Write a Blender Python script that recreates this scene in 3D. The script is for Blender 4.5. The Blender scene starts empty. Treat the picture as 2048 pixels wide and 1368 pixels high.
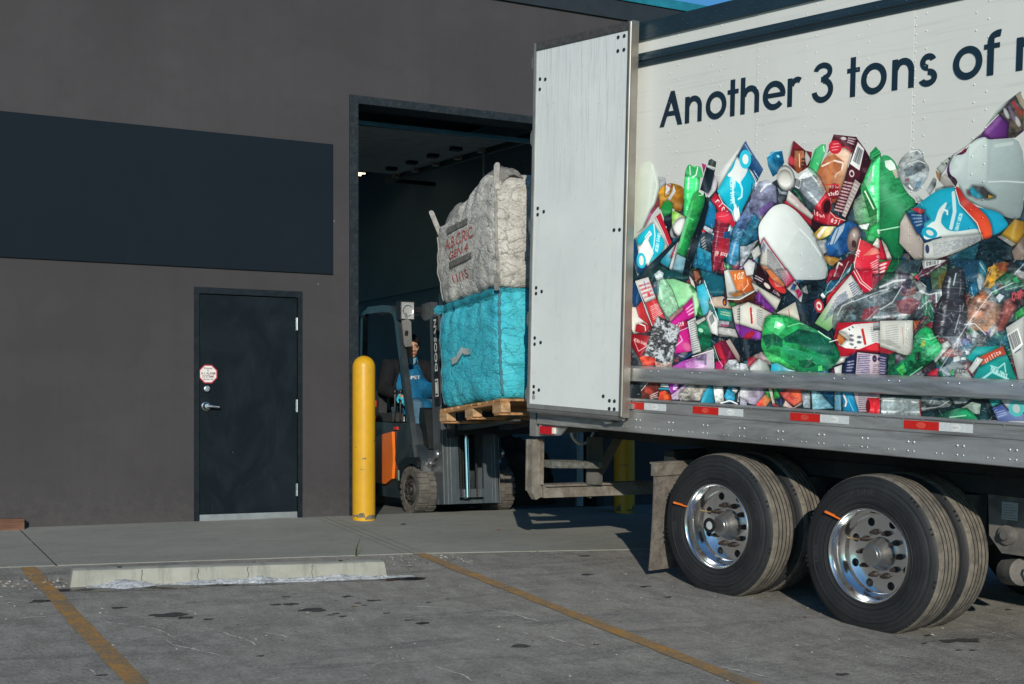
import bpy, bmesh, math, random
import numpy as np
from mathutils import Vector, Matrix, noise
from mathutils.bvhtree import BVHTree

random.seed(7)
R = math.radians
scene = bpy.context.scene
COL = scene.collection

# ------------------------------------------------------------------ camera
cam_d = bpy.data.cameras.new('camera')
cam = bpy.data.objects.new('camera', cam_d)
COL.objects.link(cam)
cam.location = (0.0, -11.9, 0.927)
cam.rotation_euler = (R(90), 0, R(-28.2))
cam_d.sensor_width = 36.0
cam_d.lens = 36.0 * 2715.0 / 2048.0
cam_d.shift_y = 150.0 / 2048.0
cam_d.clip_end = 600
scene.camera = cam

# ------------------------------------------------------------------ sky, sun, exposure
SUN_AZ, SUN_EL = 205.4, 18.5
world = bpy.data.worlds.new('World')
scene.world = world
world.use_nodes = True
wn, wl = world.node_tree.nodes, world.node_tree.links
wn.clear()
sky = wn.new('ShaderNodeTexSky')
sky.sky_type = 'NISHITA'
sky.sun_disc = False
sky.sun_elevation = R(SUN_EL)
sky.sun_rotation = R(SUN_AZ)
sky.air_density = 1.0
sky.dust_density = 0.4
sky.ozone_density = 2.0
bg = wn.new('ShaderNodeBackground')
bg.inputs['Strength'].default_value = 0.085
wo = wn.new('ShaderNodeOutputWorld')
tint = wn.new('ShaderNodeMix'); tint.data_type = 'RGBA'; tint.blend_type = 'MULTIPLY'; tint.inputs[0].default_value = 1
tint.inputs[7].default_value = (0.42, 0.92, 1.27, 1)      # the clear cold teal of this winter sky
wl.new(sky.outputs[0], tint.inputs[6])
wl.new(tint.outputs[2], bg.inputs[0])
wl.new(bg.outputs[0], wo.inputs[0])

sun_d = bpy.data.lights.new('sun', 'SUN')
sun_d.energy = 3.9
sun_d.angle = R(0.5)
sun_d.color = (1.0, 0.92, 0.785)
sun = bpy.data.objects.new('sun', sun_d)
COL.objects.link(sun)
sd = Vector((math.sin(R(SUN_AZ - 180)) * math.cos(R(SUN_EL)), math.cos(R(SUN_AZ - 180)) * math.cos(R(SUN_EL)), -math.sin(R(SUN_EL))))
sun.rotation_euler = sd.to_track_quat('-Z', 'Y').to_euler()
sun.location = (-6, -20, 12)

vs = scene.view_settings
scene.display_settings.display_device = 'sRGB'
vs.view_transform = 'Standard'
vs.look = 'None'
vs.exposure = 0.0
vs.gamma = 1.0
scene.cycles.max_bounces = 6
scene.cycles.use_denoising = True

# ------------------------------------------------------------------ helpers: materials
def lin(h):
    c = [int(h[i:i + 2], 16) / 255 for i in (0, 2, 4)]
    return tuple(x / 12.92 if x <= 0.04045 else ((x + 0.055) / 1.055) ** 2.4 for x in c)

class NT:
    def __init__(s, name):
        s.m = bpy.data.materials.new(name)
        s.m.use_nodes = True
        s.t = s.m.node_tree
        s.t.nodes.clear()
        s.out = s.t.nodes.new('ShaderNodeOutputMaterial')
        s.b = s.t.nodes.new('ShaderNodeBsdfPrincipled')
        s.l(s.b.outputs[0], s.out.inputs[0])
        tc = s.t.nodes.new('ShaderNodeTexCoord')
        s.co = tc.outputs['Object']
        s.uv = tc.outputs['UV']
    def l(s, a, b): s.t.links.new(a, b)
    def n(s, k): return s.t.nodes.new(k)
    def map(s, scale, rot=(0, 0, 0)):
        m = s.n('ShaderNodeMapping'); m.inputs['Scale'].default_value = scale; m.inputs['Rotation'].default_value = rot
        s.l(s.co, m.inputs[0]); return m.outputs[0]
    def noise(s, scale, detail=4, rough=0.6, vec=None, dist=0.0):
        n = s.n('ShaderNodeTexNoise'); n.inputs['Scale'].default_value = scale; n.inputs['Detail'].default_value = detail
        n.inputs['Roughness'].default_value = rough; n.inputs['Distortion'].default_value = dist
        s.l(vec if vec is not None else s.co, n.inputs['Vector']); return n.outputs[0]
    def vor(s, scale, feature='F1', vec=None, rnd=1.0):
        n = s.n('ShaderNodeTexVoronoi'); n.feature = feature; n.inputs['Scale'].default_value = scale; n.inputs['Randomness'].default_value = rnd
        s.l(vec if vec is not None else s.co, n.inputs['Vector']); return n
    def ramp(s, fac, a, b, ca=(0, 0, 0), cb=(1, 1, 1)):
        r = s.n('ShaderNodeValToRGB'); e = r.color_ramp.elements
        if a > b: a, b, ca, cb = b, a, cb, ca
        e[0].position, e[1].position = a, b
        e[0].color, e[1].color = (*ca, 1), (*cb, 1)
        s.l(fac, r.inputs[0]); return r.outputs[0]
    def mix(s, f, a, b, mode='MIX'):
        m = s.n('ShaderNodeMix'); m.data_type = 'RGBA'; m.blend_type = mode
        for sock, v in ((m.inputs[0], f), (m.inputs[6], a), (m.inputs[7], b)):
            if isinstance(v, (int, float)): sock.default_value = v
            elif isinstance(v, tuple): sock.default_value = (*v, 1)
            else: s.l(v, sock)
        return m.outputs[2]
    def math(s, op, a, b=0.5):
        m = s.n('ShaderNodeMath'); m.operation = op
        for sock, v in ((m.inputs[0], a), (m.inputs[1], b)):
            if isinstance(v, (int, float)): sock.default_value = v
            else: s.l(v, sock)
        return m.outputs[0]
    def bump(s, h, strength=0.2, dist=0.01):
        b = s.n('ShaderNodeBump'); b.inputs['Strength'].default_value = strength; b.inputs['Distance'].default_value = dist
        s.l(h, b.inputs['Height']); s.l(b.outputs[0], s.b.inputs['Normal'])
    def col(s, v):
        if isinstance(v, tuple): s.b.inputs['Base Color'].default_value = (*v, 1)
        else: s.l(v, s.b.inputs['Base Color'])
    def set(s, **k):
        for kk, v in k.items():
            i = s.b.inputs[{'rough': 'Roughness', 'metal': 'Metallic', 'spec': 'Specular IOR Level', 'coat': 'Coat Weight'}[kk]]
            if isinstance(v, (int, float)): i.default_value = v
            else: s.l(v, i)

MATS = {}
def mat(name, c, rough=0.6, metal=0.0, var=0.25, vscale=6.0, bump=0.0, bscale=80.0, dirt=None, dscale=3.0, damt=0.5, spec=0.5, stretch=None, coat=0):
    """general surface: base colour broken by two noises, optional dirt, optional bump, uneven gloss"""
    if name in MATS: return MATS[name]
    t = NT(name)
    vec = t.map(stretch) if stretch else None
    n1 = t.noise(vscale, 5, 0.6, vec)
    base = t.mix(t.ramp(n1, 0.3, 0.7), tuple(x * (1 - var) for x in c), tuple(min(1, x * (1 + var)) for x in c))
    if dirt:
        d = t.noise(dscale, 7, 0.68, vec, 0.6)
        base = t.mix(t.math('MULTIPLY', t.ramp(d, 0.46, 0.66), damt), base, dirt)
    t.col(base)
    t.set(metal=metal, spec=spec, coat=coat)
    r = t.n('ShaderNodeMapRange'); r.inputs[3].default_value = max(0.02, rough - 0.1 * (1 if rough > .2 else .3)); r.inputs[4].default_value = min(1, rough + 0.12 * (1 if rough > .2 else .4))
    t.l(t.noise(vscale * 2.3, 4), r.inputs[0]); t.set(rough=r.outputs[0])
    if bump: t.bump(t.noise(bscale, 4, 0.6), bump, 0.006)
    MATS[name] = t.m
    return t.m

# ------------------------------------------------------------------ helpers: meshes
class MB:
    def __init__(s): s.bm = bmesh.new()
    def face(s, vs, mi=0):
        try:
            f = s.bm.faces.new(vs); f.material_index = mi; return f
        except ValueError: return None
    def box(s, x0, x1, y0, y1, z0, z1, mi=0, mx=None):
        P = [(x, y, z) for z in (min(z0, z1), max(z0, z1)) for y in (min(y0, y1), max(y0, y1)) for x in (min(x0, x1), max(x0, x1))]
        v = [s.bm.verts.new(mx @ Vector(p) if mx else p) for p in P]
        for q in ((0, 2, 3, 1), (4, 5, 7, 6), (0, 1, 5, 4), (2, 6, 7, 3), (0, 4, 6, 2), (1, 3, 7, 5)): s.face([v[i] for i in q], mi)
        return s
    def bar(s, p, q, w, h, up=(0, 0, 1), mi=0):
        """rectangular bar from p to q, w across, h along 'up'"""
        p, q = Vector(p), Vector(q); d = (q - p); L = d.length; d.normalize()
        side = d.cross(Vector(up)).normalized(); u = side.cross(d)
        m = Matrix((( *d, 0), (*side, 0), (*u, 0), (0, 0, 0, 1))).transposed(); m.translation = p
        return s.box(0, L, -w / 2, w / 2, -h / 2, h / 2, mi, m)
    def ring(s, c, ax, r, n, ref=None):
        ax = Vector(ax).normalized(); ref = Vector(ref) if ref else (Vector((0, 0, 1)) if abs(ax.z) < .9 else Vector((1, 0, 0)))
        a = ax.cross(ref).normalized(); b = ax.cross(a)
        return [s.bm.verts.new(Vector(c) + a * r * math.cos(2 * math.pi * k / n) + b * r * math.sin(2 * math.pi * k / n)) for k in range(n)]
    def lathe(s, prof, o, ax, n=32, mi=0, mis=None):
        """prof: list of (axial, radius) along axis ax from origin o"""
        o, ax = Vector(o), Vector(ax).normalized(); prev = None
        for i, (a, r) in enumerate(prof):
            cur = [s.bm.verts.new(o + ax * a)] if r < 1e-6 else s.ring(o + ax * a, ax, r, n)
            if prev:
                m_ = mis[i - 1] if mis else mi
                for k in range(n):
                    k2 = (k + 1) % n
                    A = prev[k % len(prev)], prev[k2 % len(prev)]; B_ = cur[k2 % len(cur)], cur[k % len(cur)]
                    vs_ = []
                    for q in (A[0], A[1], B_[0], B_[1]):
                        if q not in vs_: vs_.append(q)
                    if len(vs_) > 2: s.face(vs_, m_)
            prev = cur
        return s
    def cyl(s, p, q, r, r2=None, n=20, mi=0):
        p, q = Vector(p), Vector(q); L = (q - p).length
        return s.lathe([(0, 0), (0, r), (L, r if r2 is None else r2), (L, 0)], p, q - p, n, mi)
    def tube(s, pts, r, n=10, mi=0, sx=1.0):
        pts = [Vector(p) for p in pts]; prev = None
        ref = None
        for i, p in enumerate(pts):
            d = (pts[min(i + 1, len(pts) - 1)] - pts[max(i - 1, 0)]).normalized()
            if ref is None: ref = Vector((0, 0, 1)) if abs(d.z) < .9 else Vector((1, 0, 0))
            a = d.cross(ref).normalized(); b = d.cross(a).normalized(); ref = -b if b.dot(ref) < 0 else b
            rr = r[i] if isinstance(r, (list, tuple)) else r
            cur = [s.bm.verts.new(p + a * rr * sx * math.cos(2 * math.pi * k / n) + b * rr * math.sin(2 * math.pi * k / n)) for k in range(n)]
            if prev:
                for k in range(n): s.face([prev[k], prev[(k + 1) % n], cur[(k + 1) % n], cur[k]], mi)
            else: s.face(cur[::-1], mi)
            prev = cur
        s.face(prev, mi)
        return s
    def prism(s, pts, f, d0, d1, mi=0):
        """closed 2-D outline swept from depth d0 to d1; f(a, b, d) gives the 3-D point"""
        A = [s.bm.verts.new(f(a, b, d0)) for a, b in pts]; B_ = [s.bm.verts.new(f(a, b, d1)) for a, b in pts]
        s.face(A[::-1], mi); s.face(B_, mi); n = len(pts)
        for k in range(n): s.face([A[k], A[(k + 1) % n], B_[(k + 1) % n], B_[k]], mi)
        return s
    def ell(s, c, rx, ry, rz, nu=16, nv=12, mi=0, mx=None):
        c = Vector(c); rows = []
        for j in range(nv + 1):
            th = math.pi * j / nv
            row = []
            for i in range(nu if 0 < j < nv else 1):
                ph = 2 * math.pi * i / nu
                v = Vector((rx * math.sin(th) * math.cos(ph), ry * math.sin(th) * math.sin(ph), rz * math.cos(th)))
                row.append(s.bm.verts.new(c + (mx @ v if mx else v)))
            rows.append(row)
        for j in range(nv):
            a, b = rows[j], rows[j + 1]
            for i in range(nu):
                q = []
                for v in (a[i % len(a)], b[i % len(b)], b[(i + 1) % nu % len(b)], a[(i + 1) % nu % len(a)]):
                    if v not in q: q.append(v)
                s.face(q, mi)
        return s
    def cap(s, p, q, r0, r1=None, n=12, mi=0):
        """capsule with tapering radius"""
        p, q = Vector(p), Vector(q); r1 = r0 if r1 is None else r1; L = (q - p).length
        prof = [(-r0 * math.cos(t), r0 * math.sin(t)) for t in (0, .4, .8, 1.2, 1.57)] + [(L + r1 * math.sin(t), r1 * math.cos(t)) for t in (0, .4, .8, 1.2, 1.57)]
        prof[0] = (prof[0][0], 0); prof[-1] = (prof[-1][0], 0)
        return s.lathe(prof, p, q - p, n, mi)
    def build(s, name, mats, parent=None, bev=0.0, seg=2, angle=38, flat=False, recalc=True):
        if bev:
            ed = [e for e in s.bm.edges if len(e.link_faces) == 2 and e.calc_face_angle(0) > 0.6]
            if ed: bmesh.ops.bevel(s.bm, geom=ed, offset=bev, segments=seg, affect='EDGES', clamp_overlap=True, profile=0.6)
        if recalc: bmesh.ops.recalc_face_normals(s.bm, faces=s.bm.faces)
        me = bpy.data.meshes.new(name)
        s.bm.to_mesh(me); s.bm.free()
        for m in (mats if isinstance(mats, (list, tuple)) else [mats]): me.materials.append(m)
        if not flat:
            me.shade_smooth(); me.set_sharp_from_angle(angle=R(angle))
        o = bpy.data.objects.new(name, me); COL.objects.link(o)
        if parent: o.parent = parent
        return o

def merge(o, mb, m):
    """adds a shape to a mesh that is already there, with a material of its own (print on a plate, a mark on a tyre)"""
    bmesh.ops.recalc_face_normals(mb.bm, faces=mb.bm.faces)
    if m.name not in [x.name for x in o.data.materials]: o.data.materials.append(m)
    i = [x.name for x in o.data.materials].index(m.name)
    for f in mb.bm.faces: f.material_index = i; f.smooth = False
    mb.bm.from_mesh(o.data); mb.bm.to_mesh(o.data); mb.bm.free()
def split(o):
    """each separate piece of a mesh becomes an object of its own under the same parent"""
    bm = bmesh.new(); bm.from_mesh(o.data); bm.verts.ensure_lookup_table(); seen = {}; n = 0
    for v in bm.verts:
        if v in seen: continue
        stack = [v]; seen[v] = n
        while stack:
            a = stack.pop()
            for e in a.link_edges:
                b = e.other_vert(a)
                if b not in seen: seen[b] = n; stack.append(b)
        n += 1
    isl = {v.index: k for v, k in seen.items()}; bm.free()
    res = [o]; src = o.data
    for k in range(n):
        b2 = bmesh.new(); b2.from_mesh(src); b2.verts.ensure_lookup_table()
        bmesh.ops.delete(b2, geom=[v for v in b2.verts if isl[v.index] != k], context='VERTS')
        me = src.copy(); b2.to_mesh(me); b2.free()
        if k == 0: o.data = me
        else:
            c = o.copy(); c.data = me; COL.objects.link(c); res.append(c)
    return res
def tag(o, label, cat, group=None, kind=None):
    if label: o['label'] = label
    if cat: o['category'] = cat
    if group: o['group'] = group
    if kind: o['kind'] = kind
    return o
def thing(name, label, cat, loc=(0, 0, 0), group=None):
    o = bpy.data.objects.new(name, None); o.empty_display_size = 0.2
    COL.objects.link(o); o.location = loc
    return tag(o, label, cat, group)
def copy_tree(o, parent=None):
    c = o.copy(); COL.objects.link(c)
    if parent: c.parent = parent
    for ch in list(o.children): copy_tree(ch, c)
    return c

def text_bm(txt, origin, xd, upd, width, height, bold=0.0, depth=0.002, cut=0.0):
    """lettering as a thin raised mesh: fits width x height in the plane of xd, upd"""
    cu = bpy.data.curves.new('txt', 'FONT'); cu.body = txt; cu.offset = bold
    ob = bpy.data.objects.new('txt', cu); COL.objects.link(ob)
    dg = bpy.context.evaluated_depsgraph_get(); dg.update()
    me = bpy.data.meshes.new_from_object(ob.evaluated_get(dg))
    bpy.data.objects.remove(ob); bpy.data.curves.remove(cu)
    mb = MB(); mb.bm.from_mesh(me); bpy.data.meshes.remove(me)
    xs = [v.co.x for v in mb.bm.verts]; ys = [v.co.y for v in mb.bm.verts]
    x0, x1, y0, y1 = min(xs), max(xs), min(ys), max(ys)
    xd, upd, origin = Vector(xd).normalized(), Vector(upd).normalized(), Vector(origin)
    for v in mb.bm.verts: v.co.z = 0
    bmesh.ops.remove_doubles(mb.bm, verts=mb.bm.verts, dist=1e-4)
    for v in mb.bm.verts: v.co = Vector(((v.co.x - x0) / (x1 - x0) * width, (v.co.y - y0) / (y1 - y0) * height, 0))
    if cut:
        for ax, L in ((0, width), (1, height)):
            k = cut
            while k < L:
                co = Vector((k, 0, 0)) if ax == 0 else Vector((0, k, 0)); no = Vector((1, 0, 0)) if ax == 0 else Vector((0, 1, 0))
                bmesh.ops.bisect_plane(mb.bm, geom=mb.bm.verts[:] + mb.bm.edges[:] + mb.bm.faces[:], plane_co=co, plane_no=no, dist=1e-5); k += cut
    nrm = xd.cross(upd)
    if depth:
        g = bmesh.ops.extrude_face_region(mb.bm, geom=mb.bm.faces[:])
        for e in g['geom']:
            if isinstance(e, bmesh.types.BMVert): e.co.z = depth
    for v in mb.bm.verts: v.co = origin + xd * v.co.x + upd * v.co.y + nrm * v.co.z
    return mb

SL = 0.076                                   # the lot falls away from the building
def gz(y): return SL * y if y < 0 else 0.0

# ------------------------------------------------------------------ materials of the place
def asphalt():
    t = NT('asphalt')
    big = t.noise(0.55, 5, 0.6, t.map((1, 1.6, 1), (0, 0, .3)))
    med = t.noise(5, 6, 0.65, t.map((1.6, .8, 1), (0, 0, -.35)))
    fine = t.noise(46, 6, 0.78)
    c = t.mix(t.ramp(big, .3, .7), (.160, .151, .136), (.252, .235, .207))
    c = t.mix(t.math('MULTIPLY', t.ramp(med, .40, .64), .75), c, (.34, .33, .30))
    c = t.mix(t.math('MULTIPLY', t.ramp(t.noise(2.2, 6, .7, t.map((.35, 1.5, 1), (0, 0, .5)), .8), .50, .68), .75), c, (.085, .086, .088))
    c = t.mix(t.math('MULTIPLY', t.ramp(t.noise(7, 7, .72, t.map((.5, 2.2, 1), (0, 0, .9)), 1.0), .56, .7), .6), c, (.37, .36, .33))
    c = t.mix(1.0, c, t.mix(t.ramp(fine, .36, .64), t.mix(.34, c, (.05, .05, .05)), t.mix(.26, c, (.42, .41, .38))))
    v = t.vor(58)
    c = t.mix(t.math('MULTIPLY', t.ramp(v.outputs['Distance'], .22, .14), t.ramp(t.noise(23, 2), .48, .58)), c, (.46, .44, .40))
    v2 = t.vor(34)
    c = t.mix(t.math('MULTIPLY', t.ramp(v2.outputs['Distance'], .17, .12), t.ramp(t.noise(9, 3), .58, .66)), c, (.035, .035, .036))
    # hairline crazing
    cr = t.n('ShaderNodeTexVoronoi'); cr.feature = 'DISTANCE_TO_EDGE'; cr.inputs['Scale'].default_value = 1.1
    wv = t.n('ShaderNodeVectorMath'); wv.operation = 'ADD'
    nz = t.n('ShaderNodeTexNoise'); nz.inputs['Scale'].default_value = 2.4; nz.inputs['Detail'].default_value = 6
    t.l(t.map((.7, 1.7, 1), (0, 0, .55)), nz.inputs['Vector'])
    t.l(t.map((.7, 1.7, 1), (0, 0, .55)), wv.inputs[0]); t.l(nz.outputs[1], wv.inputs[1]); t.l(wv.outputs[0], cr.inputs['Vector'])
    c = t.mix(t.math('MULTIPLY', t.ramp(cr.outputs['Distance'], .014, .004), t.ramp(t.noise(1.3, 3), .52, .68)), c, (.33, .32, .30))
    t.col(c); t.set(rough=t.ramp(med, .2, .8, (.72,) * 3, (.95,) * 3), spec=.35)
    t.bump(t.math('ADD', fine, t.math('MULTIPLY', v.outputs['Distance'], .8)), .55, .006)
    return t.m
def concrete(name, c0, c1, dark=.5):
    t = NT(name)
    a = t.noise(1.1, 6, .62, t.map((.7, 1.6, 1)))
    b = t.noise(9, 6, .65, t.map((.5, 2.0, 1), (0, 0, .2)))
    c = t.mix(t.ramp(a, .3, .7), c0, c1)
    c = t.mix(t.math('MULTIPLY', t.ramp(b, .5, .75), dark), c, tuple(x * .55 for x in c0))
    c = t.mix(t.math('MULTIPLY', t.ramp(t.noise(62, 5, .75), .38, .64), .42), c, tuple(min(1, x * 1.3) for x in c1))
    v = t.vor(48)
    c = t.mix(t.math('MULTIPLY', t.ramp(v.outputs['Distance'], .13, .08), t.ramp(t.noise(11, 2), .6, .66)), c, (.05, .05, .048))
    t.col(c); t.set(rough=.88, spec=.3); t.bump(t.noise(120, 5, .6), .3, .004)
    return t.m
def stucco(name, c, var=.12, bump=.35, chips=True):
    t = NT(name)
    a = t.noise(.7, 5, .6); b = t.noise(7, 5, .7)
    cc = t.mix(t.ramp(a, .3, .7), tuple(x * (1 - var) for x in c), tuple(x * (1 + var) for x in c))
    cc = t.mix(t.math('MULTIPLY', t.ramp(b, .5, .7), .25), cc, tuple(x * .72 for x in c))
    st = t.noise(3.0, 6, .7, t.map((2.2, 1, .16)))
    cc = t.mix(t.math('MULTIPLY', t.ramp(st, .58, .78), .16), cc, tuple(x * 1.55 for x in c))
    if chips:
        pa = t.noise(1.6, 2, .4, t.map((.8, 1, 1.3))); cc = t.mix(t.math('MULTIPLY', t.ramp(pa, .56, .585), .16), cc, tuple(x * 1.35 for x in c))
        rl = t.noise(2.6, 3, .5, t.map((5, 1, .12))); cc = t.mix(t.math('MULTIPLY', t.ramp(rl, .45, .6), .07), cc, tuple(x * .66 for x in c))
        sz = t.n('ShaderNodeSeparateXYZ'); t.l(t.co, sz.inputs[0])
        low = t.n('ShaderNodeMapRange'); low.inputs[1].default_value = .75; low.inputs[2].default_value = .0; t.l(sz.outputs[2], low.inputs[0])
        sp_ = t.noise(13, 6, .75); cc = t.mix(t.math('MULTIPLY', t.ramp(t.math('ADD', t.math('MULTIPLY', sp_, .8), t.math('MULTIPLY', low.outputs[0], .42)), .66, .90), .3), cc, (.10, .094, .088))
        v = t.vor(5.5)
        cc = t.mix(t.math('MULTIPLY', t.ramp(v.outputs['Distance'], .045, .03), t.ramp(t.noise(2.6, 2), .58, .62)), cc, (.3, .29, .27))
    t.col(cc); t.set(rough=.8, spec=.3)
    t.bump(t.math('ADD', t.noise(170, 3, .6), t.math('MULTIPLY', t.noise(18, 4), .7)), bump, .004)
    return t.m
def paint_line():
    t = NT('worn_line_paint')
    wear = t.math('ADD', t.noise(60, 5, .7), t.math('MULTIPLY', t.noise(6, 4), .5))
    c = t.mix(t.ramp(wear, .62, .86), (.43, .215, .032), (.17, .14, .10))
    t.col(t.mix(t.ramp(t.noise(3, 4), .35, .7), c, t.mix(.35, c, (.13, .12, .1)))); t.set(rough=.85)
    t.bump(t.noise(130, 3), .4, .005)
    return t.m
M_ASPH = asphalt()
M_CONC = concrete('apron_concrete', (.175, .18, .163), (.25, .252, .23), .6)
M_CURB = concrete('precast_concrete', (.36, .36, .31), (.46, .45, .39), .3)
M_FLOOR = concrete('shop_floor', (.10, .105, .10), (.15, .15, .14))
M_WALL = stucco('brown_stucco', (.0455, .0425, .0465), .13)
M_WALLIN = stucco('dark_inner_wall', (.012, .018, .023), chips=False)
M_NAVY = stucco('navy_panel_paint', (.0062, .0125, .0185), .07, .15, False)
for q_ in (M_NAVY,): q_.node_tree.nodes['Principled BSDF'].inputs['Specular IOR Level'].default_value = .12
M_PART = stucco('inner_partition_paint', (.34, .52, .64), chips=False)
M_LINE = paint_line()
M_STEELDK = mat('dark_frame_steel', (.0045, .010, .0155), .5, var=.2, bump=.1, bscale=40, dirt=(.06, .06, .06), dscale=14, damt=.12, spec=.2)
def dusty_door():
    t = NT('navy_door_paint')
    sm = t.noise(2.3, 7, .62, t.map((1.3, 1, .8)), 1.2)
    c = t.mix(t.ramp(sm, .42, .72), (.0034, .0078, .0118), (.0085, .0155, .021))
    st = t.noise(26, 3, .6, t.map((2.5, 1, .10)))
    c = t.mix(t.math('MULTIPLY', t.ramp(st, .68, .8), .3), c, (.05, .07, .08))
    v = t.vor(11)
    c = t.mix(t.math('MULTIPLY', t.ramp(v.outputs['Distance'], .05, .03), t.ramp(t.noise(4, 2), .62, .66)), c, (.3, .32, .33))
    t.col(c); t.set(rough=t.ramp(sm, .3, .7, (.42,) * 3, (.6,) * 3), spec=.14); t.bump(t.noise(30, 3), .05, .004)
    return t.m
M_DOOR = dusty_door()
M_CHROME = mat('satin_chrome', (.62, .63, .64), .28, 1.0, .08)
M_ALU = mat('aluminium_rail', (.55, .56, .56), .45, .75, .12, 5, .08, 30, (.17, .17, .165), 4, .6, stretch=(.35, 1, 3))
M_BLACK = mat('black_plastic', (.012, .014, .016), .5, var=.3, bump=.1)

# traced once on the lot: crack lines, oil spots, scraps (metres)
CRACKS = [[(2.13, -3.36), (2.17, -3.5), (2.21, -3.61), (2.23, -3.77)], [(1.59, -3.62), (1.67, -3.7), (1.8, -3.87), (1.89, -4.01), (1.92, -4.14), (1.95, -4.23)], [(2.13, -4.04), (2.24, -4.19), (2.29, -4.35), (2.32, -4.49), (2.36, -4.71)], [(2.44, -4.23), (2.49, -4.33), (2.54, -4.49)], [(1.88, -4.26), (1.92, -4.46), (2.0, -4.59), (2.09, -4.76)], [(1.18, -3.48), (1.28, -3.48), (1.47, -3.46)], [(1.28, -4.68), (1.35, -4.75), (1.41, -4.88)], [(3.89, -4.03), (4.01, -4.1), (4.08, -4.31), (4.13, -4.52), (4.2, -4.65)], [(3.85, -4.65), (3.95, -4.88), (4.05, -5.13), (4.1, -5.3)], [(3.07, -5.27), (3.09, -5.43), (3.11, -5.52), (3.13, -5.73)], [(4.89, -4.99), (4.96, -5.16), (4.99, -5.39)], [(3.53, -3.85), (3.73, -4.0)], [(4.89, -4.19), (4.98, -4.36)], [(6.71, -5.59), (6.74, -5.67), (6.72, -5.85), (6.74, -6.01)], [(4.93, -5.29), (4.98, -5.48)], [(5.63, -5.88), (5.69, -6.02), (5.77, -6.16)], [(4.53, -5.83), (4.6, -6.07), (4.67, -6.23)]]
STAINS = [(1.41, -3.01, 0.07, 0.039), (1.52, -3.02, 0.061, 0.034), (1.82, -3.35, 0.044, 0.024), (2.04, -3.65, 0.114, 0.063), (2.25, -3.84, 0.031, 0.017), (2.76, -3.56, 0.039, 0.021), (2.86, -3.58, 0.052, 0.029), (2.93, -3.79, 0.079, 0.043), (2.98, -3.96, 0.022, 0.012), (3.03, -3.93, 0.022, 0.012), (3.04, -4.02, 0.031, 0.017), (3.27, -3.68, 0.026, 0.014), (3.4, -3.64, 0.039, 0.021), (3.29, -3.76, 0.017, 0.012), (3.43, -4.35, 0.044, 0.024), (3.33, -4.02, 0.022, 0.012), (2.9, -3.35, 0.026, 0.014), (3.29, -3.46, 0.044, 0.024), (1.41, -4.91, 0.026, 0.014), (2.26, -4.8, 0.022, 0.012), (2.14, -3.75, 0.052, 0.029), (3.43, -4.36, 0.041, 0.023), (3.72, -5.08, 0.062, 0.034), (3.89, -3.74, 0.017, 0.012), (3.72, -3.81, 0.017, 0.012), (3.38, -4.25, 0.028, 0.015), (5.27, -3.26, 0.055, 0.03), (5.69, -2.54, 0.048, 0.026), (5.37, -4.16, 0.031, 0.017), (5.43, -3.79, 0.041, 0.023), (6.41, -5.88, 0.087, 0.048), (6.27, -5.85, 0.06, 0.033), (6.15, -6.05, 0.022, 0.012), (6.23, -6.08, 0.022, 0.012), (6.08, -5.84, 0.025, 0.014), (7.43, -5.28, 0.033, 0.018), (5.07, -6.24, 0.044, 0.024), (6.27, -5.69, 0.033, 0.018)]
SCRAPS = [(3.21, -3.79, 0.05, 0.02, 'small tan paper scrap among oil spots on the asphalt', 't'), (4.45, -3.52, 0.05, 0.03, 'crumpled white scrap touching the orange line before the trailer', 'w'), (4.13, -2.58, 0.03, 0.03, 'small white scrap between the parking stop and the orange line', 'w'), (5.62, -1.17, 0.05, 0.02, 'flat orange scrap on the concrete before the forklift', 'o'), (4.92, -0.64, 0.05, 0.03, 'dark scrap on the concrete by the yellow bollard', 'd'), (4.15, -5.2, 0.05, 0.04, 'crumbly pale chip lying on a pale crack of the asphalt', 'w'), (1.39, -2.56, 0.025, 0.02, 'tiny white chip in the grit beside the parking stop', 'w'), (1.22, -3.04, 0.02, 0.02, 'tiny pale chip between the wall timber and the worn orange line', 'w'), (5.85, -5.03, 0.025, 0.02, 'tiny orange chip on the asphalt between the trailer wheels', 'o'), (5.26, -5.64, 0.02, 0.015, 'tiny white chip on the asphalt before the front trailer wheel', 'w')]

# ================================================================== SETTING
mb = MB()
ys = [-90, -40, -15, -12, -9, -6, -4.5, -3, -1.5, 0, .35, 30, 90]
xs = [-90, -30, -8, -2, 2, 6, 10, 14, 20, 40, 90]
def g0(y): return SL * max(y, -15)  - .0 if y < 0 else -.012
V = [[mb.bm.verts.new((x, y, g0(y) if y < .2 else -.03)) for x in xs] for y in ys]
for j in range(len(ys) - 1):
    for i in range(len(xs) - 1): mb.face([V[j][i], V[j][i + 1], V[j + 1][i + 1], V[j + 1][i]])
ground = tag(mb.build('ground', M_ASPH), None, None, kind='structure')

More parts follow.
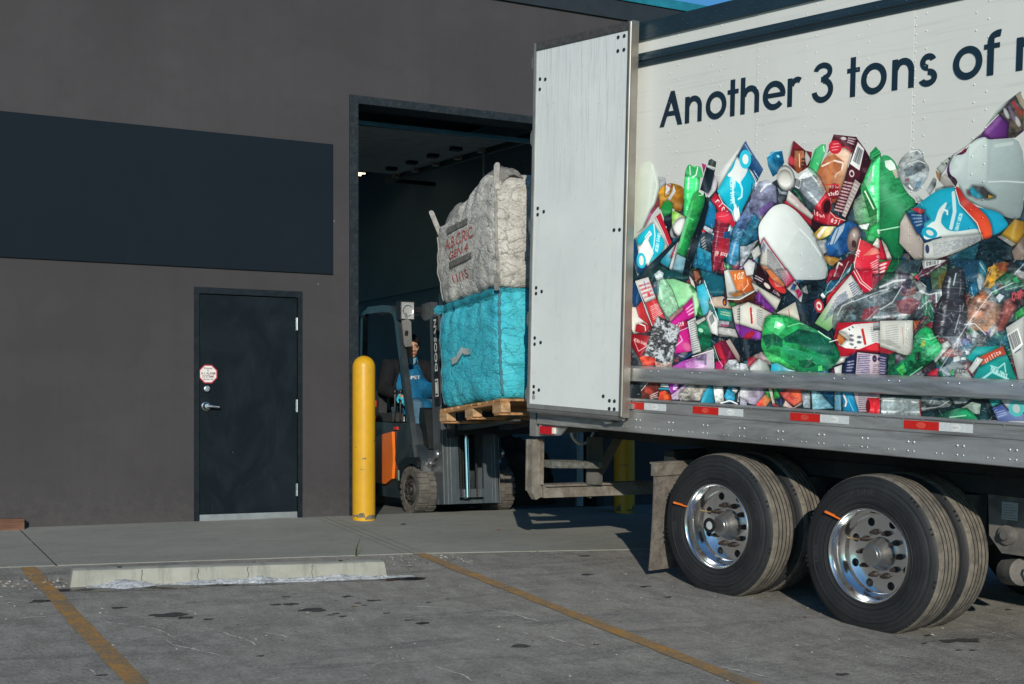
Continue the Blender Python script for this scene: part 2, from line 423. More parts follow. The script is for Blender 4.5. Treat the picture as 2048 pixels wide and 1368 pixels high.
def strip(mb, pts, w, dz, jit=0.0, mi=0, taper=True):
    """ribbon lying on the lot along pts (x, y)"""
    P = []
    for (a, b) in zip(pts[:-1], pts[1:]):
        n = max(2, int(math.dist(a, b) / .035)) if jit else 12
        for k in range(n): P.append((a[0] + (b[0] - a[0]) * k / n, a[1] + (b[1] - a[1]) * k / n))
    P.append(pts[-1]); L = []
    for i, p in enumerate(P):
        q, r = P[max(i - 1, 0)], P[min(i + 1, len(P) - 1)]
        d = Vector((r[0] - q[0], r[1] - q[1], 0)).normalized(); nn = Vector((-d.y, d.x, 0))
        f = min(1, .15 + 3 * min(i, len(P) - 1 - i) / len(P)) if (taper and jit) else 1
        ww = w * f * (1 + (random.uniform(-.75, .75) if jit else 0))
        off = nn * (noise.noise((p[0] * 5, p[1] * 5, 0)) * jit + random.uniform(-.3, .3) * jit)
        c = Vector((p[0], p[1], 0)) + off
        L.append([mb.bm.verts.new((v.x, v.y, g0(v.y) + dz)) for v in (c + nn * ww / 2, c - nn * ww / 2)])
    for a, b in zip(L[:-1], L[1:]):
        if not jit or random.random() > .14: mb.face([a[0], a[1], b[1], b[0]], mi)
for (xa, ya, xb, yb, w) in ((1.515, -1.81, 1.55, -8.5, .105), (4.435, -2.06, 4.47, -9.0, .105)):
    mb = MB(); n = 60; L = []
    for k in range(n + 1):
        y = ya + (yb - ya) * k / n; x = xa + (xb - xa) * k / n
        e1, e2 = .012 * noise.noise((y * 3, xa, 1)), .012 * noise.noise((y * 3, xa, 7))
        L.append([mb.bm.verts.new((x - w / 2 + e1, y, g0(y) + .004)), mb.bm.verts.new((x + w / 2 + e2, y, g0(y) + .004))])
    for a, b in zip(L[:-1], L[1:]): mb.face([a[0], a[1], b[1], b[0]])
    mb.build('painted_line', M_LINE, ground)
M_CRACK = mat('pale_crack_fill', (.44, .43, .40), .95, var=.4, vscale=40, bump=.3)
cr = MB()
for pl in CRACKS: strip(cr, pl, .013, .003, .034)
cr.build('crack', M_CRACK, ground)
M_STAIN = mat('dark_oil', (.045, .044, .043), .7, var=.45, vscale=30)
st = MB()
def blob(mb, x, y, rx, ry, dz=.003, n=18, rot=0.0, k=.35):
    seed = random.random() * 50; c = mb.bm.verts.new((x, y, g0(y) + dz)); ring = []
    for i in range(n):
        a = 2 * math.pi * i / n; rr = 1 + k * noise.noise((math.cos(a) * 1.3 + seed, math.sin(a) * 1.3, seed)) * 2
        dx, dy = rx * rr * math.cos(a), ry * rr * math.sin(a)
        px, py = x + dx * math.cos(rot) - dy * math.sin(rot), y + dx * math.sin(rot) + dy * math.cos(rot)
        ring.append(mb.bm.verts.new((px, py, g0(py) + dz)))
    for i in range(n): mb.face([c, ring[i], ring[(i + 1) % n]])
for (x, y, rx, ry) in STAINS: blob(st, x, y, rx, ry)
st.build('oil_stain', M_STAIN, ground)

# concrete apron: slabs with open joints
def ey(x): return -1.79 - (x - 1.5) * .094 if x < 4.4 else -2.06 - (x - 4.4) * .18
mb = MB()
slabs = [(-20, -1.22), (-1.205, 1.708), (1.722, 4.385), (4.399, 7.6), (7.614, 11), (11.014, 30)]
for a, b in slabs:
    n = max(1, int((b - a) / .5)); 
    for k in range(n):
        x0, x1 = a + (b - a) * k / n, a + (b - a) * (k + 1) / n
        e0, e1 = max(ey(x0), -4), max(ey(x1), -4)
        p = [(x0, e0), (x1, e1), (x1, .0), (x0, .0)]
        top = [mb.bm.verts.new((x, y, SL * y + .006)) for x, y in p]; bot = [mb.bm.verts.new((x, y, SL * y - .05)) for x, y in p]
        mb.face(top)
        for i in range(4): mb.face([top[i], bot[i], bot[(i + 1) % 4], top[(i + 1) % 4]])
bmesh.ops.remove_doubles(mb.bm, verts=mb.bm.verts, dist=1e-4)
pav = tag(mb.build('pavement', M_CONC, flat=True), None, None, kind='structure')
jm = MB()
for x in (1.715, 4.392, 7.607):
    for y0, y1 in ((0, ey(x)),):
        L = []
        for k in range(31):
            y = y0 + (y1 - y0) * k / 30
            L.append([jm.bm.verts.new((x + s * .011 + .004 * noise.noise((y * 9, x, s)), y, SL * y + .003)) for s in (-1, 1)])
        for a, b in zip(L[:-1], L[1:]): jm.face([a[0], a[1], b[1], b[0]])
jm.build('joint', mat('joint_grit', (.035, .034, .032), .95, var=.5, vscale=60), pav)
jm = MB()
for x, o in ((1.715, .085), (1.715, -.085), (4.392, .08), (4.392, -.08)):
    L = []
    for k in range(31):
        y = ey(x) * k / 30
        L.append([jm.bm.verts.new((x + o + s * .004, y - .003, SL * y + .0095)) for s in (-1, 1)])
    for a, b in zip(L[:-1], L[1:]): jm.face([a[0], a[1], b[1], b[0]])
jm.build('tooled_edge', mat('tooled_concrete', (.25, .25, .23), .9, var=.25, vscale=30), pav)

# ================================================================== BUILDING
B = thing('warehouse', 'dark brown stucco warehouse with navy bands, steel door and open dock doorway', 'building', (0, 0, 0))
GX0, GX1, GZ = 4.70, 7.40, 3.89
DX0, DX1, DZ = 3.192, 4.192, 2.078
mb = MB()
XL, XR, YT = -14, 24, .30
mb.box(XL, DX0, 0, YT, -.3, 5.34)
mb.box(DX0, DX1, 0, YT, DZ, 5.34)
mb.box(DX1, GX0 - .045, 0, YT, -.3, 5.34)
mb.box(GX0 - .045, GX1 + .045, 0, YT, GZ + .05, 5.34)
mb.box(GX1 + .045, XR, 0, YT, -.3, 5.34)
mb.box(DX0, DX1, .0, YT, -.3, -.006)
mb.build('wall', M_WALL, B)
mb = MB(); mb.box(XL, 4.486, -.022, -.001, 2.251, 3.456); mb.build('sign_band', M_NAVY, B, bev=.008)
mb = MB(); mb.box(XL, XR, -.03, -.001, 5.052, 5.262); mb.build('fascia_band', mat('fascia_dark', (.007, .014, .02), .6), B)
mb = MB(); mb.box(XL, XR, -.05, .34, 5.264, 5.30); mb.box(XL, XR, -.05, -.036, 5.245, 5.264); mb.box(XL, XR, -.035, -.004, 5.302, 5.345)
for x in (-9, -6, -3, 0, 3, 6, 8.05, 11, 14): mb.box(x, x + .02, -.054, .3, 5.255, 5.304)
mb.build('roof_flashing', mat('teal_flashing', (.015, .17, .23), .35, .2), B)
mb = MB(); mb.box(XL, XR, .30, 18, 5.15, 5.25); mb.build('roof', mat('roof_deck', (.05, .05, .05), .9), B)
# room behind the doorway
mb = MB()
mb.box(8.4, 16, 17.7, 18, -.2, 5.15); mb.box(-2, 8.399, 17.7, 18, 4.6, 5.15); mb.box(-2.3, -2, .3, 18, -.2, 5.15); mb.box(16, 16.3, .3, 18, -.2, 5.15)  # rear wall left open below the lintel, a gap added to let sky light in
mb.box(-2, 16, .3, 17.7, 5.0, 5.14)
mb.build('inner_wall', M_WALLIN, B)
mb = MB()
for x in (8.6,): mb.box(x, x + .2, .9, 14, .0, 4.98)
mb.box(8.54, 8.599, .9, 14, 2.86, 2.90); mb.box(8.56, 8.599, .9, 14, .0, 1.1)
mb.build('inner_partition', M_PART, B)
mb = MB(); mb.box(-2, 16, .0, 17.7, -.028, 0.0); mb.build('shop_floor', M_FLOOR, B)
# door frame and door
mb = MB()
mb.box(DX0, DX0 + .045, -.012, .14, 0.0, DZ); mb.box(DX1 - .042, DX1, -.012, .14, 0.0, DZ); mb.box(DX0 + .045, DX1 - .042, -.012, .14, DZ - .055, DZ)
fr = mb.build('door_frame', M_STEELDK, B, bev=.004)
mb = MB(); mb.box(3.241, 4.146, .012, .056, .028, 2.016)
door = mb.build('door', M_DOOR, B, bev=.003)
mb = MB(); mb.box(3.242, 4.145, -.004, .011, .010, .052); mb.box(3.242, 4.145, .000, .011, .052, .060)
for k in range(7): mb.cyl((3.32 + k * .125, -.004, .036), (3.32 + k * .125, -.007, .036), .006, n=8)
mb.build('door_sweep', mat('door_sweep_alu', (.45, .47, .48), .4, .85, .15), door)
mb = MB(); mb.box(3.238, 4.15, .0, .14, -.004, .010); mb.build('threshold', M_ALU, B)
for z in (1.78, 1.03, .26):
    mb = MB(); mb.cyl((4.147, .002, z - .057), (4.147, .002, z + .057), .0095, n=12); mb.box(4.135, 4.146, .004, .013, z - .057, z + .057); mb.box(4.149, 4.158, .004, .013, z - .057, z + .057)
    for q in (-.019, .019): mb.cyl((4.147, .002, z + q - .001), (4.147, .002, z + q + .001), .0105, n=12)
    mb.build('hinge', M_CHROME, door)
mb = MB(); mb.lathe([(0, 0), (0, .041), (.008, .040), (.014, .030), (.02, .026), (.05, .022), (.054, 0)], (3.302, .012, 1.022), (0, -1, 0), 28)
mb.tube([(3.302, -.036, 1.022), (3.33, -.042, 1.022), (3.37, -.044, 1.019), (3.408, -.042, 1.014)], [.014, .0135, .012, .0105], 12)
mb.build('handle', M_CHROME, door)
mb = MB(); mb.lathe([(0, 0), (0, .032), (.012, .031), (.024, .026), (.026, .018), (.022, .016), (.022, 0)], (3.306, .012, 1.176), (0, -1, 0), 28)
mb.box(3.304, 3.308, -.0115, -.010, 1.168, 1.184)
mb.build('deadbolt', M_CHROME, door)
# alarm sticker
M_WHITE = mat('white_vinyl', (.66, .64, .62), .5, var=.06)
M_REDINK = mat('red_ink', (.42, .02, .04), .5, var=.1)
M_INK = mat('dark_ink', (.10, .012, .03), .5, var=.1)
def octa(mb, r, y0, y1, mi=0): mb.prism([(r * math.cos(R(22.5 + 45 * k)), r * math.sin(R(22.5 + 45 * k))) for k in range(8)], lambda a, b, d: (3.322 + a, d, 1.309 + b), y0, y1, mi)
mb = MB(); octa(mb, .0885, .0118, .0105); octa(mb, .078, .0104, .0095, 1)
stk = mb.build('alarm_sticker', [M_REDINK, M_WHITE], door)
for txt, w, h, x, z in (('Protected', .075, .017, 3.2845, 1.352), ('By', .018, .014, 3.313, 1.333), ('A-1 ALARM', .128, .023, 3.258, 1.304), ('SYSTEMS', .106, .022, 3.269, 1.276), ('403-250-1749', .09, .015, 3.277, 1.254)):
    merge(stk, text_bm(txt, (x, .0094, z), (1, 0, 0), (0, 0, 1), w, h, .012, .0008), M_INK)
# dock doorway frame, raised sectional door and its tracks
mb = MB()
mb.box(GX0 - .045, GX0 + .04, -.016, .30, -.01, GZ + .05); mb.box(GX1 - .04, GX1 + .045, -.016, .30, -.02, GZ + .05); mb.box(GX0 + .04, GX1 - .04, -.016, .30, GZ - .025, GZ + .05)
mb.build('doorway_frame', mat('doorway_steel', (.0085, .015, .021), .55, var=.2, bump=.15, bscale=50, dirt=(.10, .10, .095), dscale=26, damt=.2, spec=.25), B, bev=.004)
M_PANEL = mat('door_panel_liner', (.55, .60, .60), .6, var=.1)
mb = MB()
mb.box(GX0 + .03, GX1 - .04, .44, .50, 3.775, 3.815)
mb.build('door_lift_shaft', mat('teal_steel', (.05, .11, .14), .4, .6), B)
mb = MB()
for k in range(5):
    y0, y1 = 1.26 + k * .61, 1.26 + (k + 1) * .61 - .012; z0, z1 = 3.94 + k * .024, 3.94 + (k + 1) * .024
    n = 12
    for j in range(n):
        a, b = y0 + (y1 - y0) * j / n, y0 + (y1 - y0) * (j + 1) / n; za = z0 + (z1 - z0) * j / n
        d = .012 if j % 2 else 0
        mb.box(4.62, 6.98, a, b, za + d, za + .05)
od = mb.build('overhead_door', M_PANEL, B)
for x in (5.1, 6.6):
    for k in range(1, 5):
        mb = MB(); mb.box(x, x + .12, 1.2 + k * .61, 1.30 + k * .61, 3.90 + k * .024, 3.94 + k * .024); mb.build('hinge', M_STEELDK, od)
mb = MB()
mb.bar((7.02, .5, 3.90), (7.02, 4.7, 4.055), .04, .09); mb.bar((7.06, .5, 3.95), (7.06, 4.7, 4.10), .05, .02)
mb.bar((7.02, 4.65, 4.05), (7.7, 4.65, 4.05), .05, .05);
mb.build('door_track', mat('track_steel', (.06, .075, .08), .45, .7, .25), B)
for k in range(1, 6):
    mb = MB(); mb.cyl((6.96, 1.2 + k * .61, 3.93 + k * .024), (7.06, 1.2 + k * .61, 3.93 + k * .024), .035, n=12); mb.box(6.93, 6.99, 1.17 + k * .61, 1.26 + k * .61, 3.90 + k * .024, 3.99 + k * .024)
    mb.build('track_roller', mat('bright_zinc', (.5, .47, .40), .35, .9), B)
mb = MB(); mb.box(4.74, 4.80, .31, .36, .02, 3.75); mb.build('door_track', MATS['track_steel'], B)
mb = MB(); mb.box(6.812, 6.84, 1.50, 1.503, 3.50, 3.92); mb.build('track_hanger', mat('perforated_angle', (.42, .43, .40), .4, .8, .4, 60), B)
mb = MB(); mb.box(7.17, 7.245, .06, .10, .012, 2.9); mb.box(7.195, 7.22, .052, .06, .012, 2.9)
mb.build('door_guide', mat('guide_aluminium', (.30, .40, .46), .4, .6), B)
# shelves and a high rail hardly seen on the dark rear wall
mb = MB(); mb.box(3, 13, 9.9, 10, 2.55, 2.62); mb.box(3, 13, 9.9, 10, .0, .9); mb.box(2.9, 3.0, 9.9, 10, 0, 3); mb.box(13, 13.1, 9.9, 10, 0, 3)
mb.build('storage_rack', mat('dark_rack', (.012, .017, .021), .7), B)
# ceiling lamp deep in the room
L = thing('ceiling_light', 'lit warm ceiling lamp deep inside the dark warehouse', 'lamp', (7.5, 7.0, 4.55))
em = NT('lamp_glow'); em.b.inputs['Base Color'].default_value = (.9, .8, .6, 1); em.b.inputs['Emission Color'].default_value = (1, .80, .52, 1); em.b.inputs['Emission Strength'].default_value = 2.2
mb = MB(); mb.box(-.82, .12, -.30, .30, .02, .12); mb.box(-.82, .12, -.30, -.27, -.03, .02); mb.box(-.82, .12, .27, .30, -.03, .02); mb.build('housing', M_STEELDK, L)
for y in (-.16, .0, .16):
    mb = MB(); mb.cyl((-.78, y, -.01), (.08, y, -.01), .022, n=10); mb.build('tube', em.m, L)
mb = MB()
for x in (-.7, .0): mb.cyl((x, 0, .12), (x, 0, .45), .008, n=6)
split(mb.build('hanger', M_STEELDK, L))

# ================================================================== SMALL THINGS OUTSIDE
def yellow(): 
    return mat('yellow_safety_paint', (.58, .31, .012), .4, var=.06, vscale=3, bump=.06, bscale=9, dirt=(.34, .20, .03), dscale=16, damt=.22, spec=.4)
M_YEL = yellow()
M_SCUFF = mat('bare_scuff', (.14, .12, .08), .8, var=.4, vscale=30)
def bollard(x, y, top, label):
    r, h = .1045, top - gz(y)
    prof = [(-.05, 0), (-.05, r), (.0, r), (h * .25, r * 1.003), (h * .5, r), (h - .105, r)] + [(h - .105 + .105 * math.sin(a), r * math.cos(a)) for a in (.25, .5, .75, 1.0, 1.25, 1.45)] + [(h, 0)]
    mb = MB(); mb.lathe(prof, (0, 0, 0), (0, 0, 1), 40); post = tag(mb.build('bollard', M_YEL), label, 'bollard', 'yellow bollards guarding the doorway'); post.location = (x, y, gz(y))
    mb = MB(); rng = random.Random(int(x * 10))
    for k in range(13):
        a0 = rng.uniform(2.9, 6.1); z = rng.choice([rng.uniform(.0, .05), rng.uniform(.0, .05), rng.uniform(.3, h - .12)]); w = rng.uniform(.015, .10); hh = rng.uniform(.004, .012) if z > .1 else rng.uniform(.015, .045)
        A, Bm = [], []
        for j in range(7):
            a = a0 + w / r * j / 6; q = 1 if 0 < j < 6 else .2
            A.append(mb.bm.verts.new((math.cos(a) * r * 1.006, math.sin(a) * r * 1.006, z + hh * q * rng.uniform(.6, 1.3)))); Bm.append(mb.bm.verts.new((math.cos(a) * r * 1.006, math.sin(a) * r * 1.006, z)))
        for j in range(6): mb.face([A[j], A[j + 1], Bm[j + 1], Bm[j]])
    merge(post, mb, M_SCUFF)
    return post
bollard(4.692, -.27, 1.49, 'sunlit yellow bollard between the grey steel door and the forklift')
bollard(7.43, -.43, 1.35, 'shaded yellow bollard seen under the rear of the trailer')

# parking stop
a, b = Vector((1.665, -2.62)), Vector((3.81, -2.90))
ang = math.atan2(b.y - a.y, b.x - a.x); Ls = (b - a).length
ps = thing('parking_stop', 'pale concrete parking stop with snow along its foot', 'parking stop', (a.x, a.y, gz(a.y)))
ps.rotation_euler = (math.asin(SL) * 1, (gz(a.y) - gz(b.y)) / Ls, ang)
mb = MB(); rng = random.Random(3); n = 60; rings = []
for k in range(n + 1):
    x = Ls * k / n; e = 0
    pr = [(0, 0), (.012, .060), (.024, .092), (.036, .104), (.060, .108), (.135, .108), (.160, .101), (.172, .088), (.19, 0)]
    rings.append([mb.bm.verts.new((x + (0 if 0 < k < n else (.02 if k == 0 else -.02) * (q[1] / .124)), q[0] + .004 * noise.noise((x * 6, q[0] * 30, q[1] * 30)), q[1] + .004 * noise.noise((x * 9, q[0] * 40, 5)))) for q in pr])
for r0, r1 in zip(rings[:-1], rings[1:]):
    for i in range(len(r0) - 1): mb.face([r0[i], r0[i + 1], r1[i + 1], r1[i]])
mb.face(rings[0]); mb.face(rings[-1][::-1])
def curbmat():
    t = NT('cast_curb')
    n1 = t.noise(4, 6, .65, t.map((.6, 1, 1))); c = t.mix(t.ramp(n1, .3, .7), (.235, .24, .21), (.345, .345, .305))
    s2 = t.noise(9, 5, .7, t.map((1.6, .5, .25))); c = t.mix(t.math('MULTIPLY', t.ramp(s2, .50, .70), .6), c, (.16, .16, .14))
    v = t.vor(60); c = t.mix(t.math('MULTIPLY', t.ramp(v.outputs['Distance'], .16, .1), t.ramp(t.noise(20), .52, .6)), c, (.15, .15, .13))
    t.col(c); t.set(rough=.9); t.bump(t.math('ADD', t.noise(90, 4), v.outputs['Distance']), .3, .005); return t.m
stop_body = mb.build('curb_body', curbmat(), ps, angle=30)
mb = MB()
for k, x in enumerate((.46, .83, 1.17, 1.62)):
    for j in range(10):
        z0, z1 = .098 * j / 10 + .004, .098 * (j + 1) / 10 + .004; q = .0025
        xx = lambda z: x + .012 * noise.noise((z * 30, k, 0)); yy = lambda z: .2 * z - .0035
        v = [mb.bm.verts.new(p) for p in ((xx(z0) - q, yy(z0), z0), (xx(z0) + q, yy(z0), z0), (xx(z1) + q, yy(z1), z1), (xx(z1) - q, yy(z1), z1))]; mb.face(v)
merge(stop_body, mb, mat('hairline_crack', (.12, .12, .1), .95))
for x in (.32, Ls - .32):
    mb = MB(); mb.cyl((x, .1, .095), (x, .1, .111), .016, n=12); mb.build('steel_pin', M_STEELDK, ps)
# snow
def snow_mat():
    t = NT('old_snow'); n1 = t.noise(14, 6, .7); c = t.mix(t.ramp(n1, .35, .65), (.30, .33, .37), (.58, .60, .62))
    c = t.mix(t.math('MULTIPLY', t.ramp(t.noise(50, 5), .50, .64), .8), c, (.12, .12, .12)); c = t.mix(t.math('MULTIPLY', t.ramp(t.noise(11, 6, .7), .52, .66), .7), c, (.16, .16, .165)); t.col(c); t.set(rough=.5)
    t.bump(t.noise(70, 5), .5, .008); return t.m
M_SNOW = snow_mat()
mb = MB(); rows = []
nx, ny = 150, 9
u = Vector((math.cos(ang), math.sin(ang))); nrm = Vector((u.y, -u.x))
for i in range(nx + 1):
    t_ = i / nx; x = .10 + t_ * 2.26
    env = max(0.0, .38 + .9 * noise.noise((x * 2.6, 3.3, 0)) + .35 * noise.noise((x * 8, 1, 0)))
    env *= min(1, t_ * 9) * min(1, (1 - t_) * 7); env *= (1.15 if t_ < .3 else .9 if t_ < .52 else .55)
    wid = .05 + .10 * env; hh = .006 + .062 * env
    row = []
    for j in range(ny + 1):
        s = j / ny
        y = -.006 if j == 0 else wid * s
        z = hh * (1 - s) ** .8 * (1 + .5 * noise.noise((x * 14, s * 4, 7))) * (1 if j < ny else 0)
        p = a + u * x + nrm * (y - (.02 if x < Ls and j == 0 else 0))
        row.append(mb.bm.verts.new((p.x, p.y, gz(p.y) + (z if j < ny else -.004))))
    rows.append(row)
for r0, r1 in zip(rows[:-1], rows[1:]):
    for j in range(ny): mb.face([r0[j], r0[j + 1], r1[j + 1], r1[j]])
tag(mb.build('snow_strip', M_SNOW), 'dirty melting snow strip along the foot of the concrete parking stop', 'snow')
wt = MB()
for x, w_, d in ((.02, .16, .05), (.35, .3, .1), (.75, .3, .07), (1.2, .3, .05), (1.9, .25, .035), (2.22, .16, .06), (2.34, .09, .045)):
    p = a + u * x + nrm * .10; blob(wt, p.x, p.y, w_, d, .0028, 26, ang, .3)
wt.build('wet_patch', mat('wet_asphalt', (.02, .021, .023), .25, var=.3, vscale=25), ground)
# timber block at the foot of the wall
mb = MB(); mb.box(-.75, .648, -.045, .05, 0, .105); o = tag(mb.build('timber_block', mat('weathered_wood', (.135, .062, .036), .8, var=.45, vscale=14, stretch=(.18, 1.5, 2.2), bump=.3, bscale=30, dirt=(.05, .025, .02), dscale=18, damt=.5), None, bev=.006), 'weathered reddish timber block lying at the foot of the wall', 'timber'); o.location = (1.10, -.075, gz(-.075) - .012)
# gravel, pebbles and paper bits
def pebble(mb, x, y, r, mi=0):
    n = 6; rr = lambda: r * random.uniform(.6, 1.3)
    top = mb.bm.verts.new((x, y, g0(y) + r * random.uniform(.5, .9)))
    A = [mb.bm.verts.new((x + rr() * math.cos(6.28 * k / n), y + rr() * math.sin(6.28 * k / n), g0(y) + r * random.uniform(.15, .5))) for k in range(n)]
    Bt = [mb.bm.verts.new((x + rr() * math.cos(6.28 * k / n), y + rr() * math.sin(6.28 * k / n), g0(y) - .002)) for k in range(n)]
    for k in range(n): mb.face([top, A[k], A[(k + 1) % n]], mi); mb.face([A[k], Bt[k], Bt[(k + 1) % n], A[(k + 1) % n]], mi)
mb = MB(); rng = random.Random(11)
for k in range(330):
    x = rng.uniform(.3, 1.9); y = -2.30 - .10 * (x - .5) + rng.gauss(0, .10)
    pebble(mb, x, y, abs(rng.gauss(.006, .003)) + .003, rng.randrange(3))
for k in range(1500):
    x, y = rng.uniform(-.5, 9), rng.uniform(-8.8, -.15)
    pebble(mb, x, y + .0, abs(rng.gauss(.003, .002)) + .002, rng.randrange(3))
for k in range(110):
    x = rng.uniform(4.0, 4.7); y = -2.35 + rng.gauss(0, .13); pebble(mb, x, y, abs(rng.gauss(.005, .002)) + .002, rng.randrange(3))
for k in range(420):
    x = rng.uniform(-.5, 4.6); pebble(mb, x, -.012 - abs(rng.gauss(0, .02)), abs(rng.gauss(.004, .002)) + .002, rng.randrange(3))
tag(mb.build('gravel', [mat('grit_pale', (.34, .32, .29), .9), mat('grit_mid', (.2, .18, .16), .9), mat('grit_dark', (.07, .07, .07), .9)], flat=True), 'loose grit and tiny stones scattered over the lot', 'gravel', kind='stuff')
M_PAPER = mat('paper_scrap', (.62, .60, .55), .8, var=.1)
def scrap(x, y, w, d, label, c, cat='litter', h=.012, rot=.3):
    mb = MB(); n = 5; V = [[mb.bm.verts.new((w * (i / n - .5) * (1 + .2 * noise.noise((i, j, x))), d * (j / n - .5), .003 + h * abs(noise.noise((i * .9, j * .9 + y, x * 3))))) for i in range(n + 1)] for j in range(n + 1)]
    for j in range(n):
        for i in range(n): mb.face([V[j][i], V[j][i + 1], V[j + 1][i + 1], V[j + 1][i]])
    bmesh.ops.solidify(mb.bm, geom=mb.bm.faces[:], thickness=.003)
    o = tag(mb.build('litter_scrap', c), label, cat); o.location = (x, y, g0(y) + .005); o.rotation_euler = (0, 0, rot); return o
for (x, y, w, d, lab, c) in SCRAPS: scrap(x, y, w, d, lab, {'w': M_PAPER, 'o': mat('orange_scrap', (.55, .2, .06), .7), 'd': mat('dark_scrap', (.02, .022, .025), .6), 't': mat('tan_scrap', (.5, .36, .24), .8)}[c])
# weed in the joint
mb = MB()
for k, (lean, ht) in enumerate(((.05, .155), (-.035, .12), (.085, .10), (-.01, .085))):
    L = []
    for j in range(9):
        s = j / 8; w = .0045 * (1 - s * .85)
        L.append([mb.bm.verts.new((lean * s * s + q * w + .006 * k - .01, .01 * k * s, ht * s)) for q in (-1, 1)])
    for p, q in zip(L[:-1], L[1:]): mb.face([p[0], p[1], q[1], q[0]])
bmesh.ops.solidify(mb.bm, geom=mb.bm.faces[:], thickness=.0015)
wd = tag(mb.build('weed', mat('weed_green', (.16, .22, .08), .7, var=.3)), 'thin green weed growing from the apron edge behind the concrete parking stop', 'weed'); wd.location = (3.93, -2.02, gz(-2.02))

